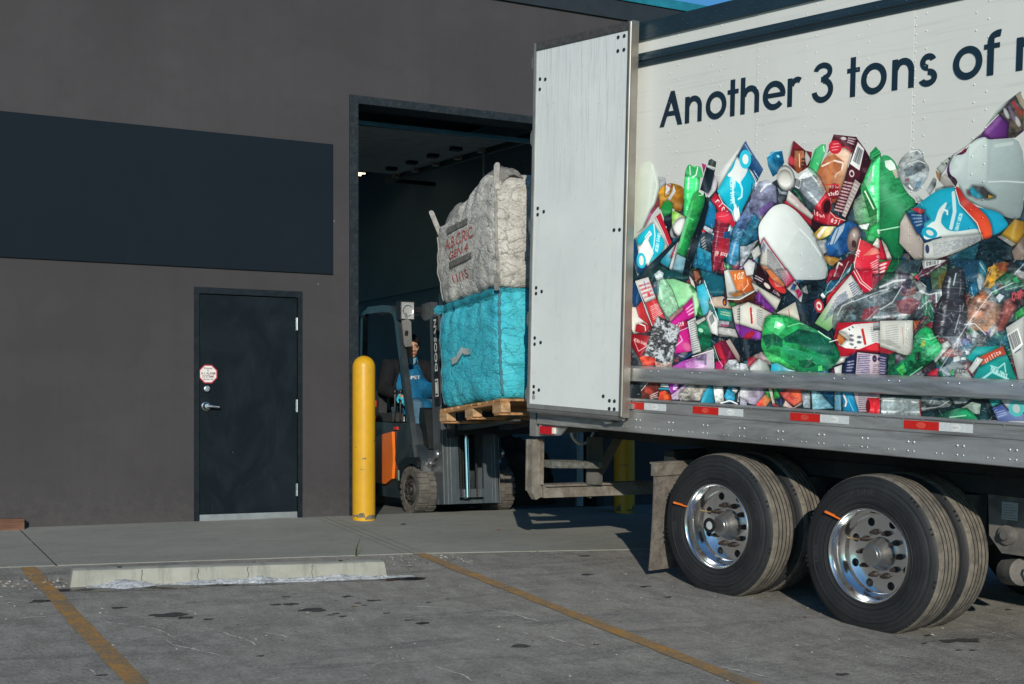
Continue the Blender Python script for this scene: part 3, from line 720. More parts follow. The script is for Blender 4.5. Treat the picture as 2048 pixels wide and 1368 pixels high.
# artwork of the printed wrap, in print millimetres: polygons, bottles, ellipses, strokes, texts
ART = [
["P","cfd4c8",[[-1059,3087],[-915,3118],[-874,3086],[-809,2993],[-795,2881],[-848,2774],[-913,2650],[-982,2605],[-1057,2577]],"aeb8ae",[[-1026,2947],[-806,2882]],0.03,1,0.12],
["S","e2e6de",11.5,[[-885,3079],[-830,2932],[-871,2791]],0.6],
["P","b9b9bd",[[-809,2989],[-747,2980],[-728,2908],[-795,2897]],None,None,0.2,1,0.35],
["P","d8982a",[[-806,2898],[-751,2925],[-679,2935],[-552,2894],[-560,2801],[-579,2709],[-702,2764],[-802,2739],[-827,2820]],"8e5a1c",[[-762,2910],[-602,2757]],0.22,1,0.35],
["P","f0e8e0",[[-740,2924],[-684,2928],[-704,2859],[-743,2846]],None,None,0.2,1,0.35],
["P","c9ccd0",[[-662,2918],[-638,2870],[-692,2811],[-725,2813],[-672,2872]],None,None,0.1,1,0.1],
["S","c22030",8.2,[[-723,2923],[-684,2904]],1],
["S","30202a",4.9,[[-705,2874],[-738,2853]],1],
["P","7a3540",[[-854,2782],[-811,2851],[-803,2779],[-858,2735],[-959,2636],[-893,2745]],"b03a80",[[-860,2775],[-904,2729]],0.2,1,0.35],
["B","green","38b062",[[-470,3034],[-502,2681]],[[0,49],[0.1,76],[0.4,78],[0.7,66],[1,58]],1],
["P","2fa457",[[-554,2987],[-529,3047],[-492,3050],[-458,3006],[-427,3034],[-395,3020],[-369,2941],[-425,2953],[-468,2980],[-522,2969]],"48c477",[[-554,2987],[-373,3003]],0.06,1,0.3],
["S","e8f5ea",7.4,[[-504,3037],[-498,2975]],1],
["S","e8f5ea",9.1,[[-427,3023],[-441,2970],[-478,2954]],1],
["P","1e8a3e",[[-791,2754],[-759,2799],[-714,2812],[-669,2778],[-667,2715],[-755,2688]],None,None,0.1,1,0.35],
["P","10202a",[[-755,2688],[-673,2715],[-675,2589],[-754,2641]],None,None,0.06,1,0.35],
["P","c8407c",[[-391,3050],[-373,2987],[-372,2972],[-343,3031]],None,None,0.2,1,0.35],
["P","d5cfd2",[[-362,2986],[-268,2963],[-225,2899],[-254,2841],[-315,2800],[-358,2849]],None,None,0.12,1,0.35],
["P","6fb03c",[[-673,2723],[-646,2733],[-546,2684],[-545,2652],[-600,2679],[-670,2620]],"c8d890",[[-668,2730],[-567,2677]],0.2,1,0.35],
["E","c9c9c9",[[-604,2609],[-535,2675],[-654,2643]],1,0.4,None],
["E","e6e4e0",[[-600,2609],[-551,2665],[-637,2630]],1,0.1,None],
["P","303040",[[-675,2621],[-652,2557],[-618,2531],[-585,2530],[-641,2572]],None,None,0.1,1,0.35],
["P","e6e6e2",[[-217,2974],[14,3161],[51,3076],[-238,2832],[-225,2907]],None,None,0.03,1,0.35],
["P","12b4cc",[[-58,3064],[-238,2840],[-59,2609],[116,2872],[54,2965],[-37,3055]],"10a6c8",[[-153,2878],[50,2788]],0.03,1,0.35],
["P","e6e8e6",[[-58,3064],[14,3161],[54,2965],[-51,2855],[-37,2720],[-15,2644],[-59,2609],[-86,2693],[-48,2766],[-66,2842],[-88,2918],[-154,2939],[-95,2978]],None,None,0.03,1,0.05],
["P","12b4cc",[[-68,2901],[-1,2851],[1,2792],[-47,2706],[-68,2767]],None,None,0.06,1,0],
["S","d8eef0",13.2,[[-43,2914],[-6,2837],[-9,2785],[-39,2772]],0.9],
["S","d8eef0",16.5,[[-93,2926],[-89,2783],[-45,2661]],0.9],
["P","17406e",[[14,3163],[181,2954],[125,2871],[74,2949],[-58,3064]],None,None,0.05,1,0.35],
["S","d8dde0",4.9,[[10,3139],[71,3060]],0.7],
["S","d8dde0",4.9,[[34,3137],[90,3061]],0.5],
["E","2cb8d0",[[15,3037],[68,3032],[13,3101]],1,0,None],
["E","e2e2de",[[17,3037],[44,3034],[16,3071]],1,0,None],
["E","9db6c6",[[110,3041],[140,3009],[90,3065]],1,0.2,None],
["S","d0d8dc",4.1,[[74,2949],[125,2886]],1],
["S","d0d8dc",4.1,[[94,2955],[139,2899]],1],
["P","c81f38",[[-254,2833],[-294,2783],[-208,2686],[-83,2581],[-59,2609],[-148,2727],[-211,2792]],None,None,0.04,1,0.35],
["S","f0e8e4",4.9,[[-222,2816],[-179,2752],[-96,2694],[-69,2625]],1],
["T","rice","f2ece8",[[-252,2768],[-141,2659],[-221,2789]]],
["T","FRAIS FRESH","d0eef2",[[-108,2747],[-118,2921],[-73,2752]]],
["P","1874a0",[[-309,2784],[-251,2734],[-216,2611],[-277,2584],[-351,2611],[-333,2694]],None,None,0.15,1,0.35],
["P","b8c4cc",[[-351,2611],[-267,2575],[-286,2538],[-361,2588]],None,None,0.25,1,0.35],
["P","6a6e9c",[[89,2785],[152,2876],[162,2560],[111,2415],[-95,2318],[-137,2350],[-112,2530],[-53,2601]],"2a5a84",[[109,2769],[-78,2423]],0.45,1,0.35],
["P","1a7aa0",[[66,2595],[112,2673],[160,2634],[162,2560],[61,2447],[-36,2361]],None,None,0.4,0.8,0.35],
["B","clear","8a94a8",[[153,2869],[134,2591]],[[0,74],[0.5,82],[1,49]],0.8],
["B","clear","54b8d4",[[18,2553],[-75,2325]],[[0,99],[0.4,91],[0.8,74],[1,49]],0.6],
["B","solid","6a1c2c",[[-181,2639],[-237,2284]],[[0,70],[0.15,67],[0.3,61],[0.5,67],[0.75,58],[1,37]],1],
["P","a82030",[[-187,2511],[-111,2507],[-118,2402],[-168,2373],[-251,2399]],None,None,0.1,0.85,0],
["P","1a4a70",[[-163,2555],[-107,2559],[-111,2511],[-167,2510]],None,None,0.06,1,0],
["E","e0384e",[[-166,2657],[-83,2644],[-168,2700]],1,0.3,None],
["S","f08090",4.9,[[-218,2664],[-156,2664],[-126,2673]],1],
["T","esse 60","e8d8d4",[[-128,2402],[-242,2429],[-137,2372]]],
["P","2a3844",[[-413,2545],[-287,2554],[-283,2416],[-356,2419]],None,None,0.4,1,0.35],
["M","a8a8a8",[[-380,2520],[-349,2541],[-325,2441],[-356,2427]],5,0.8],
["P","2aa2c4",[[-421,2468],[-283,2416],[-268,2285],[-164,2260],[-163,2223],[-340,2227],[-407,2344]],"0f4668",[[-388,2436],[-236,2246]],0.4,1,0.35],
["P","e2e4e0",[[-1062,2557],[-790,2726],[-667,2502],[-1019,2271],[-1070,2399]],None,None,0.03,1,0.35],
["P","12b4cc",[[-1044,2556],[-868,2659],[-850,2638],[-710,2480],[-911,2344],[-850,2443],[-909,2473],[-911,2570],[-990,2501],[-1025,2502]],"18bcd4",[[-1015,2559],[-783,2452]],0.03,1,0.35],
["P","e6e8e6",[[-956,2532],[-883,2600],[-910,2529],[-850,2439],[-916,2341],[-1018,2429]],None,None,0.06,1,0],
["S","e6e8e6",9.9,[[-945,2555],[-900,2597],[-879,2576],[-894,2565]],1],
["S","dff0f2",11.5,[[-856,2647],[-842,2566],[-852,2487],[-868,2447]],0.9],
["T","FRAIS FRESH","d0eef2",[[-814,2581],[-839,2450],[-786,2571]]],
["P","c81f38",[[-837,2701],[-790,2726],[-667,2502],[-710,2480],[-741,2561]],None,None,0.04,1,0.35],
["S","f0e8e4",4.9,[[-832,2693],[-752,2577],[-703,2488]],1],
["P","17406e",[[-1068,2545],[-1050,2556],[-1012,2453],[-1034,2397],[-1009,2331],[-917,2361],[-916,2329],[-1013,2275],[-1070,2399]],None,None,0.05,1,0.35],
["E","2cb8d0",[[-981,2387],[-931,2381],[-983,2444]],1,0,None],
["E","e2e2de",[[-980,2387],[-955,2385],[-981,2424]],1,0,None],
["P","16303e",[[-1007,2271],[-650,2501],[-585,2530],[-626,2445],[-779,2340],[-892,2296],[-1007,2244]],None,None,0.15,1,0.35],
["P","2a94ac",[[-769,2388],[-628,2493],[-636,2399],[-700,2322],[-780,2364]],"d8dce0",[[-736,2386],[-638,2462]],0.1,1,0.35],
["P","c81f38",[[-680,2400],[-628,2493],[-642,2422],[-658,2395]],None,None,0.06,1,0.35],
["P","d0d4d4",[[-617,2500],[-584,2514],[-604,2421],[-666,2297],[-689,2321]],None,None,0.06,1,0.35],
["P","143a38",[[-791,2349],[-644,2289],[-621,2256],[-665,2235],[-891,2241],[-881,2303]],None,None,0.3,1,0.35],
["P","0e1a24",[[-358,2849],[-313,2738],[-392,2544],[-506,2232],[-554,2233],[-556,2270],[-435,2592]],None,None,0.05,1,0.35],
["P","2c9a48",[[-464,2833],[-411,2852],[-347,2817],[-356,2756],[-415,2622],[-456,2547],[-537,2379],[-655,2281],[-595,2507],[-504,2728]],"0f5a34",[[-461,2748],[-364,2696]],0.3,1,0.35],
["P","59c278",[[-463,2795],[-482,2703],[-542,2551],[-583,2459],[-615,2445],[-565,2583],[-504,2728]],None,None,0.2,0.7,0],
["P","0c141e",[[-343,3023],[-258,2993],[-296,2859],[-321,2830],[-401,2863]],"1c2a36",[[-371,2926],[-287,2904]],0.06,1,0.2],
["P","3a4a48",[[-323,3063],[-297,3070],[-250,3045],[-254,3004],[-332,3030]],None,None,0.3,1,0.35],
["S","a8b4b4",6.6,[[-337,3019],[-269,2990]],1],
["S","e6f4ea",4.1,[[-406,2852],[-368,2826],[-410,2822]],1],
["S","86d8a0",4.9,[[-502,2673],[-459,2655]],1],
["P","8fb4bc",[[-615,2421],[-526,2387],[-555,2262],[-666,2281]],"5a90a8",[[-614,2413],[-588,2271]],0.1,1,0.35],
["P","16303a",[[-1127,2322],[171,2283],[192,1617],[-1108,1599]],None,None,0.6,0.35,0],
["P","123a3e",[[-904,2315],[-644,2307],[-490,2256],[-532,2210],[-776,2232],[-903,2267]],None,None,0.3,1,0.35],
["P","7ec890",[[-777,2240],[-643,2244],[-456,2193],[-390,2122],[-377,2044],[-417,1967],[-679,1960],[-806,2072]],"a8e0a8",[[-740,2151],[-421,2099]],0.12,1,0.35],
["P","22a04c",[[-397,2021],[-372,2056],[-313,2032],[-343,1967],[-386,1990]],None,None,0.15,1,0.35],
["P","2c9a4a",[[-477,2185],[-456,2193],[-423,2153],[-444,2146]],None,None,0.1,1,0.35],
["B","clear","9ab4a8",[[-800,2280],[-634,1928]],[[0,37],[0.12,41],[0.2,58],[0.4,86],[0.7,95],[1,91]],0.75],
["P","c8ccd0",[[-846,2281],[-790,2312],[-744,2286],[-754,2255],[-816,2237]],None,None,0.5,0.8,0.35],
["P","4a3026",[[-470,2302],[-395,2300],[-377,2237],[-423,2177],[-446,2224]],None,None,0.4,1,0.35],
["P","9a5038",[[-448,2294],[-395,2296],[-383,2245],[-424,2215]],None,None,0.3,1,0.35],
["P","d0cec6",[[-490,2264],[-446,2224],[-423,2169],[-467,2201]],None,None,0.2,1,0.35],
["P","2ab0cc",[[-413,2184],[-339,2206],[-290,2128],[-291,2005],[-343,1974],[-400,2114]],"60c4d8",[[-401,2145],[-295,2113]],0.12,1,0.35],
["P","16586a",[[-384,2299],[-164,2247],[-151,2156],[-159,2095],[-274,2120],[-340,2213]],None,None,0.15,1,0.35],
["P","b8a090",[[-263,2104],[-160,2111],[-87,2064],[-76,2026],[-209,2027],[-293,2066]],"d8c0ac",[[-273,2097],[-127,2042]],0.1,1,0.35],
["E","30204a",[[-143,2069],[-123,2064],[-144,2095]],1,0.2,None],
["E","c87030",[[-144,2067],[-136,2066],[-145,2084]],1,0.2,None],
["P","1a8e88",[[-209,2031],[-76,2011],[-73,1936],[-196,1943]],None,None,0.08,1,0.35],
["M","d8cc90",[[-177,2012],[-85,2000],[-94,1966],[-177,1981]],2,0.8],
["P","e0e0dc",[[-260,1997],[-191,1943],[-198,1836],[-271,1859],[-316,1951],[-281,2020]],None,None,0.05,1,0.35],
["K",[[-296,1970],[-255,2005],[-227,1936],[-262,1897]]],
["S","1a8e88",6.6,[[-261,2028],[-191,1943]],1],
["S","d0e8ec",8.2,[[-340,2221],[-262,2066],[-196,1943]],1],
["P","b8b4bc",[[-196,1943],[-94,1936],[-103,1898],[-195,1897]],None,None,0.2,1,0.35],
["P","a03058",[[-175,1920],[-93,1913],[-92,1898],[-174,1898]],None,None,0.06,0.7,0.35],
["P","c8c8c4",[[-195,1897],[-41,1883],[-9,1823],[-193,1852]],None,None,0.2,1,0.35],
["P","dcdcd8",[[-155,2285],[-125,2292],[85,2285],[158,2150],[-7,2082],[-119,2095]],"b8b0a8",[[-133,2216],[119,2136]],0.06,1,0.35],
["P","e07a34",[[-104,2283],[46,2286],[117,2195],[133,2154],[31,2126],[-29,2139]],"d05a28",[[-73,2245],[118,2166]],0.12,1,0.35],
["T","10Z","f4e0c8",[[-62,2222],[28,2235],[-58,2259]]],
["S","f0d8c0",5.8,[[20,2145],[69,2189],[58,2219]],1],
["P","b87030",[[-99,2128],[11,2138],[31,2123],[-48,2105]],None,None,0.1,1,0.35],
["P","5a2c1c",[[-139,2095],[-7,2082],[129,2136],[136,2076],[33,2055],[-88,2072]],None,None,0.2,1,0.35],
["S","e8e8e4",7.4,[[-119,2091],[-8,2086],[158,2154]],1],
["P","1d7a3e",[[-98,2072],[-27,2056],[-66,2034],[-97,2049]],None,None,0.2,1,0.35],
["P","7a2a84",[[131,2069],[177,2105],[179,2031]],None,None,0.2,1,0.35],
["P","17406e",[[-1071,2230],[-1036,2230],[-944,2074],[-1048,2042],[-1073,2084]],None,None,0.05,1,0.35],
["P","c82c34",[[-1030,2034],[-968,2090],[-858,1888],[-903,1847],[-1020,1879]],"a01a28",[[-1001,2042],[-903,1863]],0.05,1,0.35],
["P","dedcd6",[[-1072,2043],[-1031,2042],[-999,1969],[-905,1920],[-880,1864],[-1043,1846],[-1068,1879]],None,None,0.04,1,0.05],
["P","a81e2a",[[-1032,1863],[-1021,1912],[-940,1928],[-870,1896],[-892,1863],[-961,1847]],None,None,0.05,1,0.35],
["S","e8e4e0",8.2,[[-986,1920],[-928,1904],[-921,1871]],1],
["P","a01c2a",[[-1072,1838],[-1043,1846],[-879,1831],[-900,1750],[-979,1659],[-1064,1748]],None,None,0.06,1,0.35],
["T","FRAIS-FRESH","ecdcd4",[[-907,1778],[-1042,1814],[-912,1758]]],
["S","ecdcd4",4.1,[[-1042,1797],[-992,1716],[-900,1758]],1],
["P","dcdcd8",[[-1042,2238],[-903,2263],[-818,2105],[-932,2074]],None,None,0.04,1,0.35],
["M","b83040",[[-1006,2213],[-890,2234],[-841,2121],[-933,2098]],4,0.5],
["S","2050a0",6.6,[[-948,2232],[-929,2179]],1],
["E","d84050",[[-893,2134],[-876,2129],[-894,2150]],1,0.2,None],
["P","d03038",[[-926,2074],[-818,2105],[-712,1944],[-853,1904]],None,None,0.04,1,0.35],
["M","f0d8d4",[[-885,2049],[-806,2072],[-747,1992],[-837,1944]],8,0.8],
["S","f0e8e4",5.8,[[-1036,2230],[-853,1904]],1],
["P","d8289a",[[-678,1936],[-454,2111],[-428,1975],[-502,1936],[-455,1803],[-442,1725],[-616,1707],[-576,1833]],"c01c78",[[-634,1944],[-456,1834]],0.06,1,0.35],
["P","a87878",[[-685,1960],[-549,2046],[-537,2022],[-667,1936]],None,None,0.1,1,0.35],
["P","b02048",[[-600,1912],[-497,1944],[-491,1905],[-577,1865]],None,None,0.06,1,0.35],
["T","rice","f4e4e8",[[-599,1889],[-524,1916],[-606,1920]]],
["M","f0b8d0",[[-516,2030],[-447,2076],[-434,1990],[-482,1975]],3,0.8],
["S","e8b0cc",5.8,[[-577,1865],[-480,1897]],1],
["S","f0d8e4",9.9,[[-618,1754],[-542,1802],[-565,1834]],0.7],
["P","d8d8d2",[[-497,1936],[-417,1967],[-357,1727],[-442,1702],[-467,1834]],None,None,0.04,1,0.35],
["M","505868",[[-475,1936],[-422,1955],[-378,1734],[-442,1717]],14,0.6],
["P","1a4888",[[-614,1627],[-442,1721],[-442,1706],[-603,1620]],None,None,0.06,1,0.35],
["E","d87098",[[-497,1756],[-454,1748],[-498,1787]],0.7,0.2,None],
["P","12704a",[[-405,1920],[-311,1943],[-260,1844],[-263,1759],[-346,1719],[-392,1835]],"0a4a34",[[-394,1897],[-263,1759]],0.4,1,0.35],
["E","c8f0d4",[[-364,1874],[-340,1870],[-365,1889]],0.8,0,None],
["P","c8ccc4",[[-422,1936],[-332,1967],[-316,1951],[-394,1913]],None,None,0.2,1,0.35],
["P","b24cae",[[-647,1603],[-538,1653],[-430,1679],[-242,1740],[-227,1606]],"d8d0d8",[[-471,1615],[-261,1682]],0.12,1,0.35],
["S","e4dce0",6.6,[[-441,1686],[-242,1738],[-228,1614]],1],
["P","6a5a80",[[-409,1687],[-304,1712],[-301,1627],[-386,1641]],None,None,0.5,0.8,0.35],
["B","clear","c8b0c8",[[-504,1614],[-322,1634]],[[0,33],[0.5,49],[1,33]],0.6],
["F",[[-803,1980],[-718,1952],[-566,1889],[-607,1770],[-637,1651],[-691,1610],[-828,1622],[-944,1652],[-890,1799],[-847,1896]],"b0b4b8"],
["P","d85038",[[-979,1668],[-933,1685],[-818,1671],[-793,1615],[-954,1607]],"a82820",[[-967,1660],[-816,1614]],0.4,1,0.1],
["P","d8a898",[[-817,1647],[-703,1625],[-637,1651],[-647,1607],[-804,1603]],None,None,0.3,0.7,0],
["P","3a4048",[[-1076,1764],[-991,1667],[-954,1607],[-1072,1604]],None,None,0.6,1,0.35],
["P","d8d4c8",[[-76,2034],[72,2070],[179,2039],[184,1869],[-43,1920]],None,None,0.04,1,0.35],
["S","c83028",16.5,[[98,2028],[111,1935]],1],
["M","404858",[[-26,2026],[24,2040],[27,1943],[-23,1943]],5,0.6],
["M","606468",[[132,2032],[179,2024],[184,1884],[141,1906]],8,0.5],
["P","86309a",[[-48,1920],[184,1872],[186,1810],[1,1823]],None,None,0.08,1,0.35],
["E","a82038",[[89,1846],[129,1839],[88,1872]],1,0.2,None],
["P","0f1e2a",[[-245,1836],[186,1810],[188,1735],[35,1665],[-120,1806]],None,None,0.3,1,0.35],
["P","a8203c",[[-237,1767],[-171,1806],[-96,1685],[-135,1608],[-156,1654]],"d02a40",[[-222,1759],[-115,1654]],0.1,1,0.35],
["P","c01c68",[[-218,1652],[-147,1669],[-145,1604],[-217,1606]],None,None,0.06,1,0.35],
["P","701838",[[-171,1798],[-110,1807],[15,1665],[-54,1648],[-116,1670]],None,None,0.1,1,0.35],
["P","a89088",[[-125,1799],[-90,1818],[30,1673],[-4,1657]],None,None,0.1,1,0.35],
["S","e8c8b8",4.1,[[-237,1767],[-188,1668],[-145,1623]],1],
["P","b8bec4",[[-135,1624],[-96,1670],[-25,1675],[6,1642],[76,1636],[87,1603],[-134,1604]],None,None,0.6,1,0.35],
["P","c8a8a8",[[75,1666],[188,1735],[190,1669],[96,1614]],None,None,0.4,1,0.35],
["P","2a90b0",[[45,1658],[85,1674],[96,1629]],None,None,0.2,1,0.35],
["B","metal","c8ccc8",[[190,1684],[106,1607]],[[0,49],[0.5,58],[1,58]],1],
["P","283038",[[-1081,1493],[195,1506],[200,1365],[-1077,1353]],None,None,0.6,1,0],
["P","20262c",[[-1081,1493],[-986,1496],[-960,1366],[-1078,1369]],None,None,0.4,1,0.35],
["P","5a2420",[[-961,1423],[-870,1496],[-767,1487],[-764,1375],[-948,1367]],None,None,0.25,1,0.35],
["E","b03a30",[[-880,1427],[-834,1420],[-880,1451]],0.8,0.2,None],
["S","e0d8d0",4.9,[[-955,1424],[-876,1496]],1],
["M","d8c8c0",[[-867,1395],[-777,1431],[-775,1374],[-855,1363]],3,0.8],
["P","a838b0",[[-699,1494],[-566,1498],[-576,1438],[-641,1404]],None,None,0.08,1,0.35],
["T","WIM","e8d0ec",[[-625,1440],[-621,1488],[-587,1446]]],
["P","c8b0cc",[[-641,1404],[-490,1497],[-425,1491],[-552,1376],[-640,1372]],None,None,0.3,1,0.35],
["P","c8c4bc",[[-564,1415],[-468,1482],[-276,1489],[-357,1377],[-552,1368]],"a8a098",[[-552,1400],[-318,1472]],0.45,1,0.35],
["P","c03a22",[[-759,1423],[-709,1433],[-652,1411],[-640,1364],[-775,1366]],None,None,0.4,1,0.35],
["E","e06030",[[-696,1390],[-668,1387],[-697,1410]],1,0.2,None],
["S","30b0c8",9.9,[[-766,1447],[-664,1447]],1],
["P","c8d0cc",[[-750,1484],[-677,1482],[-670,1459],[-755,1460]],None,None,0.3,1,0.35],
["P","28a0bc",[[-351,1361],[-327,1433],[-276,1481],[-234,1475],[-215,1368]],"1c88ac",[[-337,1409],[-222,1414]],0.15,1,0.35],
["P","c8ccc8",[[-234,1483],[-141,1486],[-127,1368],[-210,1368]],None,None,0.4,1,0.35],
["P","2890b4",[[-129,1418],[-90,1488],[-19,1483],[-36,1384],[-97,1373]],None,None,0.4,1,0.35],
["P","d8dcdc",[[-49,1482],[1,1468],[-18,1445],[-59,1459]],None,None,0.06,1,0.35],
["S","e8e8e8",9.9,[[-158,1367],[-77,1389],[-6,1370]],1],
["P","c8ccd0",[[2,1446],[50,1497],[196,1494],[197,1446],[134,1361],[-6,1385]],"a890b0",[[32,1462],[181,1408]],0.2,1,0.35],
["P","503040",[[3,1408],[64,1396],[114,1368],[24,1379]],None,None,0.3,1,0.35],
["P","1c3a50",[[122,2842],[435,2789],[640,2605],[1226,2690],[1255,2189],[93,2218],[-17,2570]],None,None,0.6,0.2,0],
["P","1f84b0",[[207,3032],[249,3065],[338,3067],[360,2982],[301,2915],[264,2896],[219,2973]],"0c4a70",[[240,3044],[318,2964]],0.25,1,0.35],
["E","8ed0e4",[[305,3030],[318,3026],[304,3039]],1,0,None],
["S","0c3c5c",4.9,[[259,3042],[290,2967]],1],
["S","a8d8e8",4.1,[[212,3035],[277,3065],[338,3064]],1],
["P","c8c8c0",[[363,3010],[429,3122],[435,3075],[402,2971],[364,2974]],None,None,0.04,1,0.35],
["P","7a2028",[[433,3121],[536,3044],[590,3031],[575,2941],[504,2912],[477,2900],[393,2965]],None,None,0.12,1,0.35],
["P","c88058",[[445,3053],[518,3045],[538,2994],[504,2912],[468,2904],[439,2953]],"984828",[[454,3037],[521,2946]],0.2,1,0.35],
["P","b8b4b0",[[536,3044],[583,2983],[548,2944],[529,2995]],None,None,0.06,1,0.35],
["M","302428",[[510,3004],[533,3002],[522,2932],[503,2933]],3,0.8],
["E","d04050",[[419,2991],[447,2981],[418,3019]],0.8,0.2,None],
["S","f0dcc8",5.8,[[482,3028],[490,2942]],1],
["P","3ab468",[[558,2922],[608,3044],[660,3073],[699,3069],[701,3028],[672,2967],[631,2866]],"5cc888",[[592,2961],[679,3009]],0.1,1,0.35],
["S","d8f4e0",6.6,[[678,3058],[688,3022]],1],
["S","b8e8c8",4.1,[[628,2957],[646,2942]],1],
["S","1a7a44",4.1,[[575,2934],[617,3029]],1],
["P","e0c0a8",[[664,2947],[715,3005],[800,3045],[886,3023],[903,3001],[850,2813],[778,2666],[687,2770],[622,2867]],"9c5028",[[853,2992],[668,2828]],0.12,1,0.35],
["P","9c5430",[[689,2980],[767,3000],[846,2945],[831,2884],[745,2863],[708,2929],[649,2872],[630,2887]],None,None,0.15,0.8,0],
["S","e8d4c8",11.5,[[673,2932],[768,2959],[838,2938],[830,2898]],1],
["S","c87a48",32.9,[[750,2981],[730,2809]],0.6],
["S","e0b898",8.2,[[780,2854],[788,2874],[831,2891]],1],
["P","4a1a24",[[758,3126],[942,3089],[908,2994],[851,3033],[740,3038],[706,2999]],None,None,0.06,1,0.35],
["E","c82838",[[772,3043],[824,3036],[771,3086]],1,0.1,None],
["S","f0c8c8",3.3,[[756,3064],[799,3063]],1],
["S","f0c8c8",3.3,[[744,3044],[804,3045]],1],
["S","f0c8c8",3.3,[[749,3026],[792,3026]],1],
["E","c8b8b8",[[837,3091],[860,3087],[836,3102]],1,0.2,None],
["M","d8c8c8",[[875,3096],[934,3083],[928,3033],[868,3059]],3,0.8],
["S","c82838",6.6,[[804,3042],[869,3032],[905,2990]],1],
["P","4a1a24",[[938,3086],[1003,3011],[1068,2917],[867,2578],[778,2666],[850,2813]],None,None,0.06,1,0.35],
["P","2e0f1a",[[1003,3011],[1068,2917],[867,2574],[898,2658],[984,2857]],None,None,0.1,1,0.35],
["P","e0e0dc",[[948,3058],[999,3008],[966,2879],[892,2927]],None,None,0.06,1,0.05],
["K",[[952,3044],[994,3006],[964,2893],[902,2929]]],
["E","d8c8c8",[[908,2865],[928,2862],[907,2888]],1,0.1,None],
["E","4a1a24",[[908,2864],[920,2861],[908,2877]],1,0,None],
["M","d8b8b8",[[859,2826],[935,2807],[848,2620],[779,2639]],10,0.8],
["P","c8c0b8",[[935,2827],[978,2796],[867,2592],[840,2607]],None,None,0.1,1,0.35],
["M","907878",[[939,2820],[973,2797],[866,2598],[845,2610]],10,0.5],
["E","7c1820",[[775,2764],[818,2774],[764,2813]],1,0.2,None],
["T","Choco","f4ece8",[[810,2740],[723,2740],[805,2765]]],
["T","with","f4dcd8",[[809,2782],[731,2788],[808,2799]]],
["S","d03038",5.8,[[686,2812],[808,2803],[818,2747]],1],
["P","a01828",[[594,2636],[665,2660],[753,2633],[867,2571],[800,2540],[694,2560],[605,2586]],"c82434",[[622,2620],[799,2568]],0.06,1,0.35],
["T","Real","e8c0bc",[[702,2601],[608,2628],[696,2633]]],
["T","ice","f4e8e4",[[821,2546],[742,2578],[833,2573]]],
["S","f0dcc8",4.1,[[744,2637],[789,2596],[867,2574]],1],
["B","green","3cae66",[[1082,2983],[1193,2478]],[[0,33],[0.08,38],[0.12,48],[0.2,82],[0.35,144],[0.6,156],[1,164]],1],
["P","1a7a42",[[1042,2981],[1085,3017],[1128,2969],[1064,2918],[1039,2947]],None,None,0.3,1,0.35],
["S","4cc078",4.1,[[1050,2966],[1111,2991]],1],
["S","4cc078",4.1,[[1055,2952],[1123,2976]],1],
["P","e4f2e6",[[1158,2923],[1202,2919],[1230,2883],[1231,2849],[1180,2860]],None,None,0.02,1,0],
["S","98e0b0",2.5,[[939,2697],[1231,2856]],0.6],
["S","98e0b0",2.5,[[1032,2650],[1237,2703]],0.5],
["P","a8c0b4",[[1019,2800],[1065,2891],[1060,2810],[1028,2765]],None,None,0.05,0.8,0.35],
["P","7a9a78",[[939,2697],[1004,2747],[1108,2604],[1111,2509],[1013,2494],[943,2573],[924,2657]],"4a8a58",[[949,2655],[1101,2577]],0.5,0.8,0.35],
["P","1f6a34",[[978,2790],[1002,2808],[1107,2631],[1108,2597],[1051,2580]],None,None,0.4,0.8,0.35],
["S","e0f0d8",9.0,[[1013,2746],[1082,2633]],1],
["P","e4ece4",[[970,2537],[1053,2546],[1037,2506],[987,2516]],None,None,0.3,1,0.35],
["P","2f9a54",[[1054,2512],[1166,2574],[1244,2502],[1249,2348],[1188,2398],[1040,2445]],None,None,0.35,1,0.35],
["E","88c89c",[[1167,2526],[1208,2504],[1149,2588]],0.5,0.2,None],
["E","2c8a4c",[[1167,2526],[1192,2512],[1154,2568]],0.8,0.2,None],
["P","dce8dc",[[1111,2503],[1243,2509],[1244,2492],[1121,2475]],None,None,0.06,1,0],
["S","183028",11.5,[[1145,2474],[1217,2484]],0.8],
["P","8a8ca0",[[75,2787],[140,2877],[226,2885],[294,2829],[307,2712],[214,2675],[138,2635],[79,2668]],"54547a",[[151,2855],[157,2649]],0.4,0.85,0.35],
["S","e8ecec",14.8,[[162,2810],[208,2850],[246,2854]],0.8],
["P","5a3a78",[[146,2694],[269,2744],[308,2705],[177,2633]],None,None,0.6,0.7,0.35],
["P","4a5058",[[305,2799],[398,2792],[363,2723],[317,2711]],None,None,0.3,1,0.35],
["P","2c86a8",[[5,2509],[108,2659],[158,2612],[133,2488],[19,2382],[-10,2361],[-15,2495]],"103c58",[[23,2568],[143,2488]],0.5,1,0.35],
["P","a0a8b0",[[-13,2450],[46,2448],[152,2487],[87,2402],[11,2315],[-9,2316]],None,None,0.5,1,0.35],
["E","a4a8ac",[[377,2876],[456,2863],[369,2967]],1,0.5,None],
["E","d4d2cc",[[372,2880],[444,2869],[367,2956]],1,0.3,None],
["E","b0aca4",[[369,2881],[428,2872],[366,2938]],1,0.4,"e4e2dc"],
["P","8c98a0",[[304,2828],[342,2796],[408,2784],[435,2804],[399,2763],[324,2783]],None,None,0.2,1,0.35],
["P","d4d0c8",[[403,2799],[454,2759],[613,2621],[600,2593],[382,2729]],None,None,0.05,1,0.35],
["M","b8a0a0",[[408,2777],[473,2744],[567,2645],[512,2670]],3,0.5],
["P","c02838",[[363,2723],[382,2732],[605,2586],[597,2551]],None,None,0.08,1,0.35],
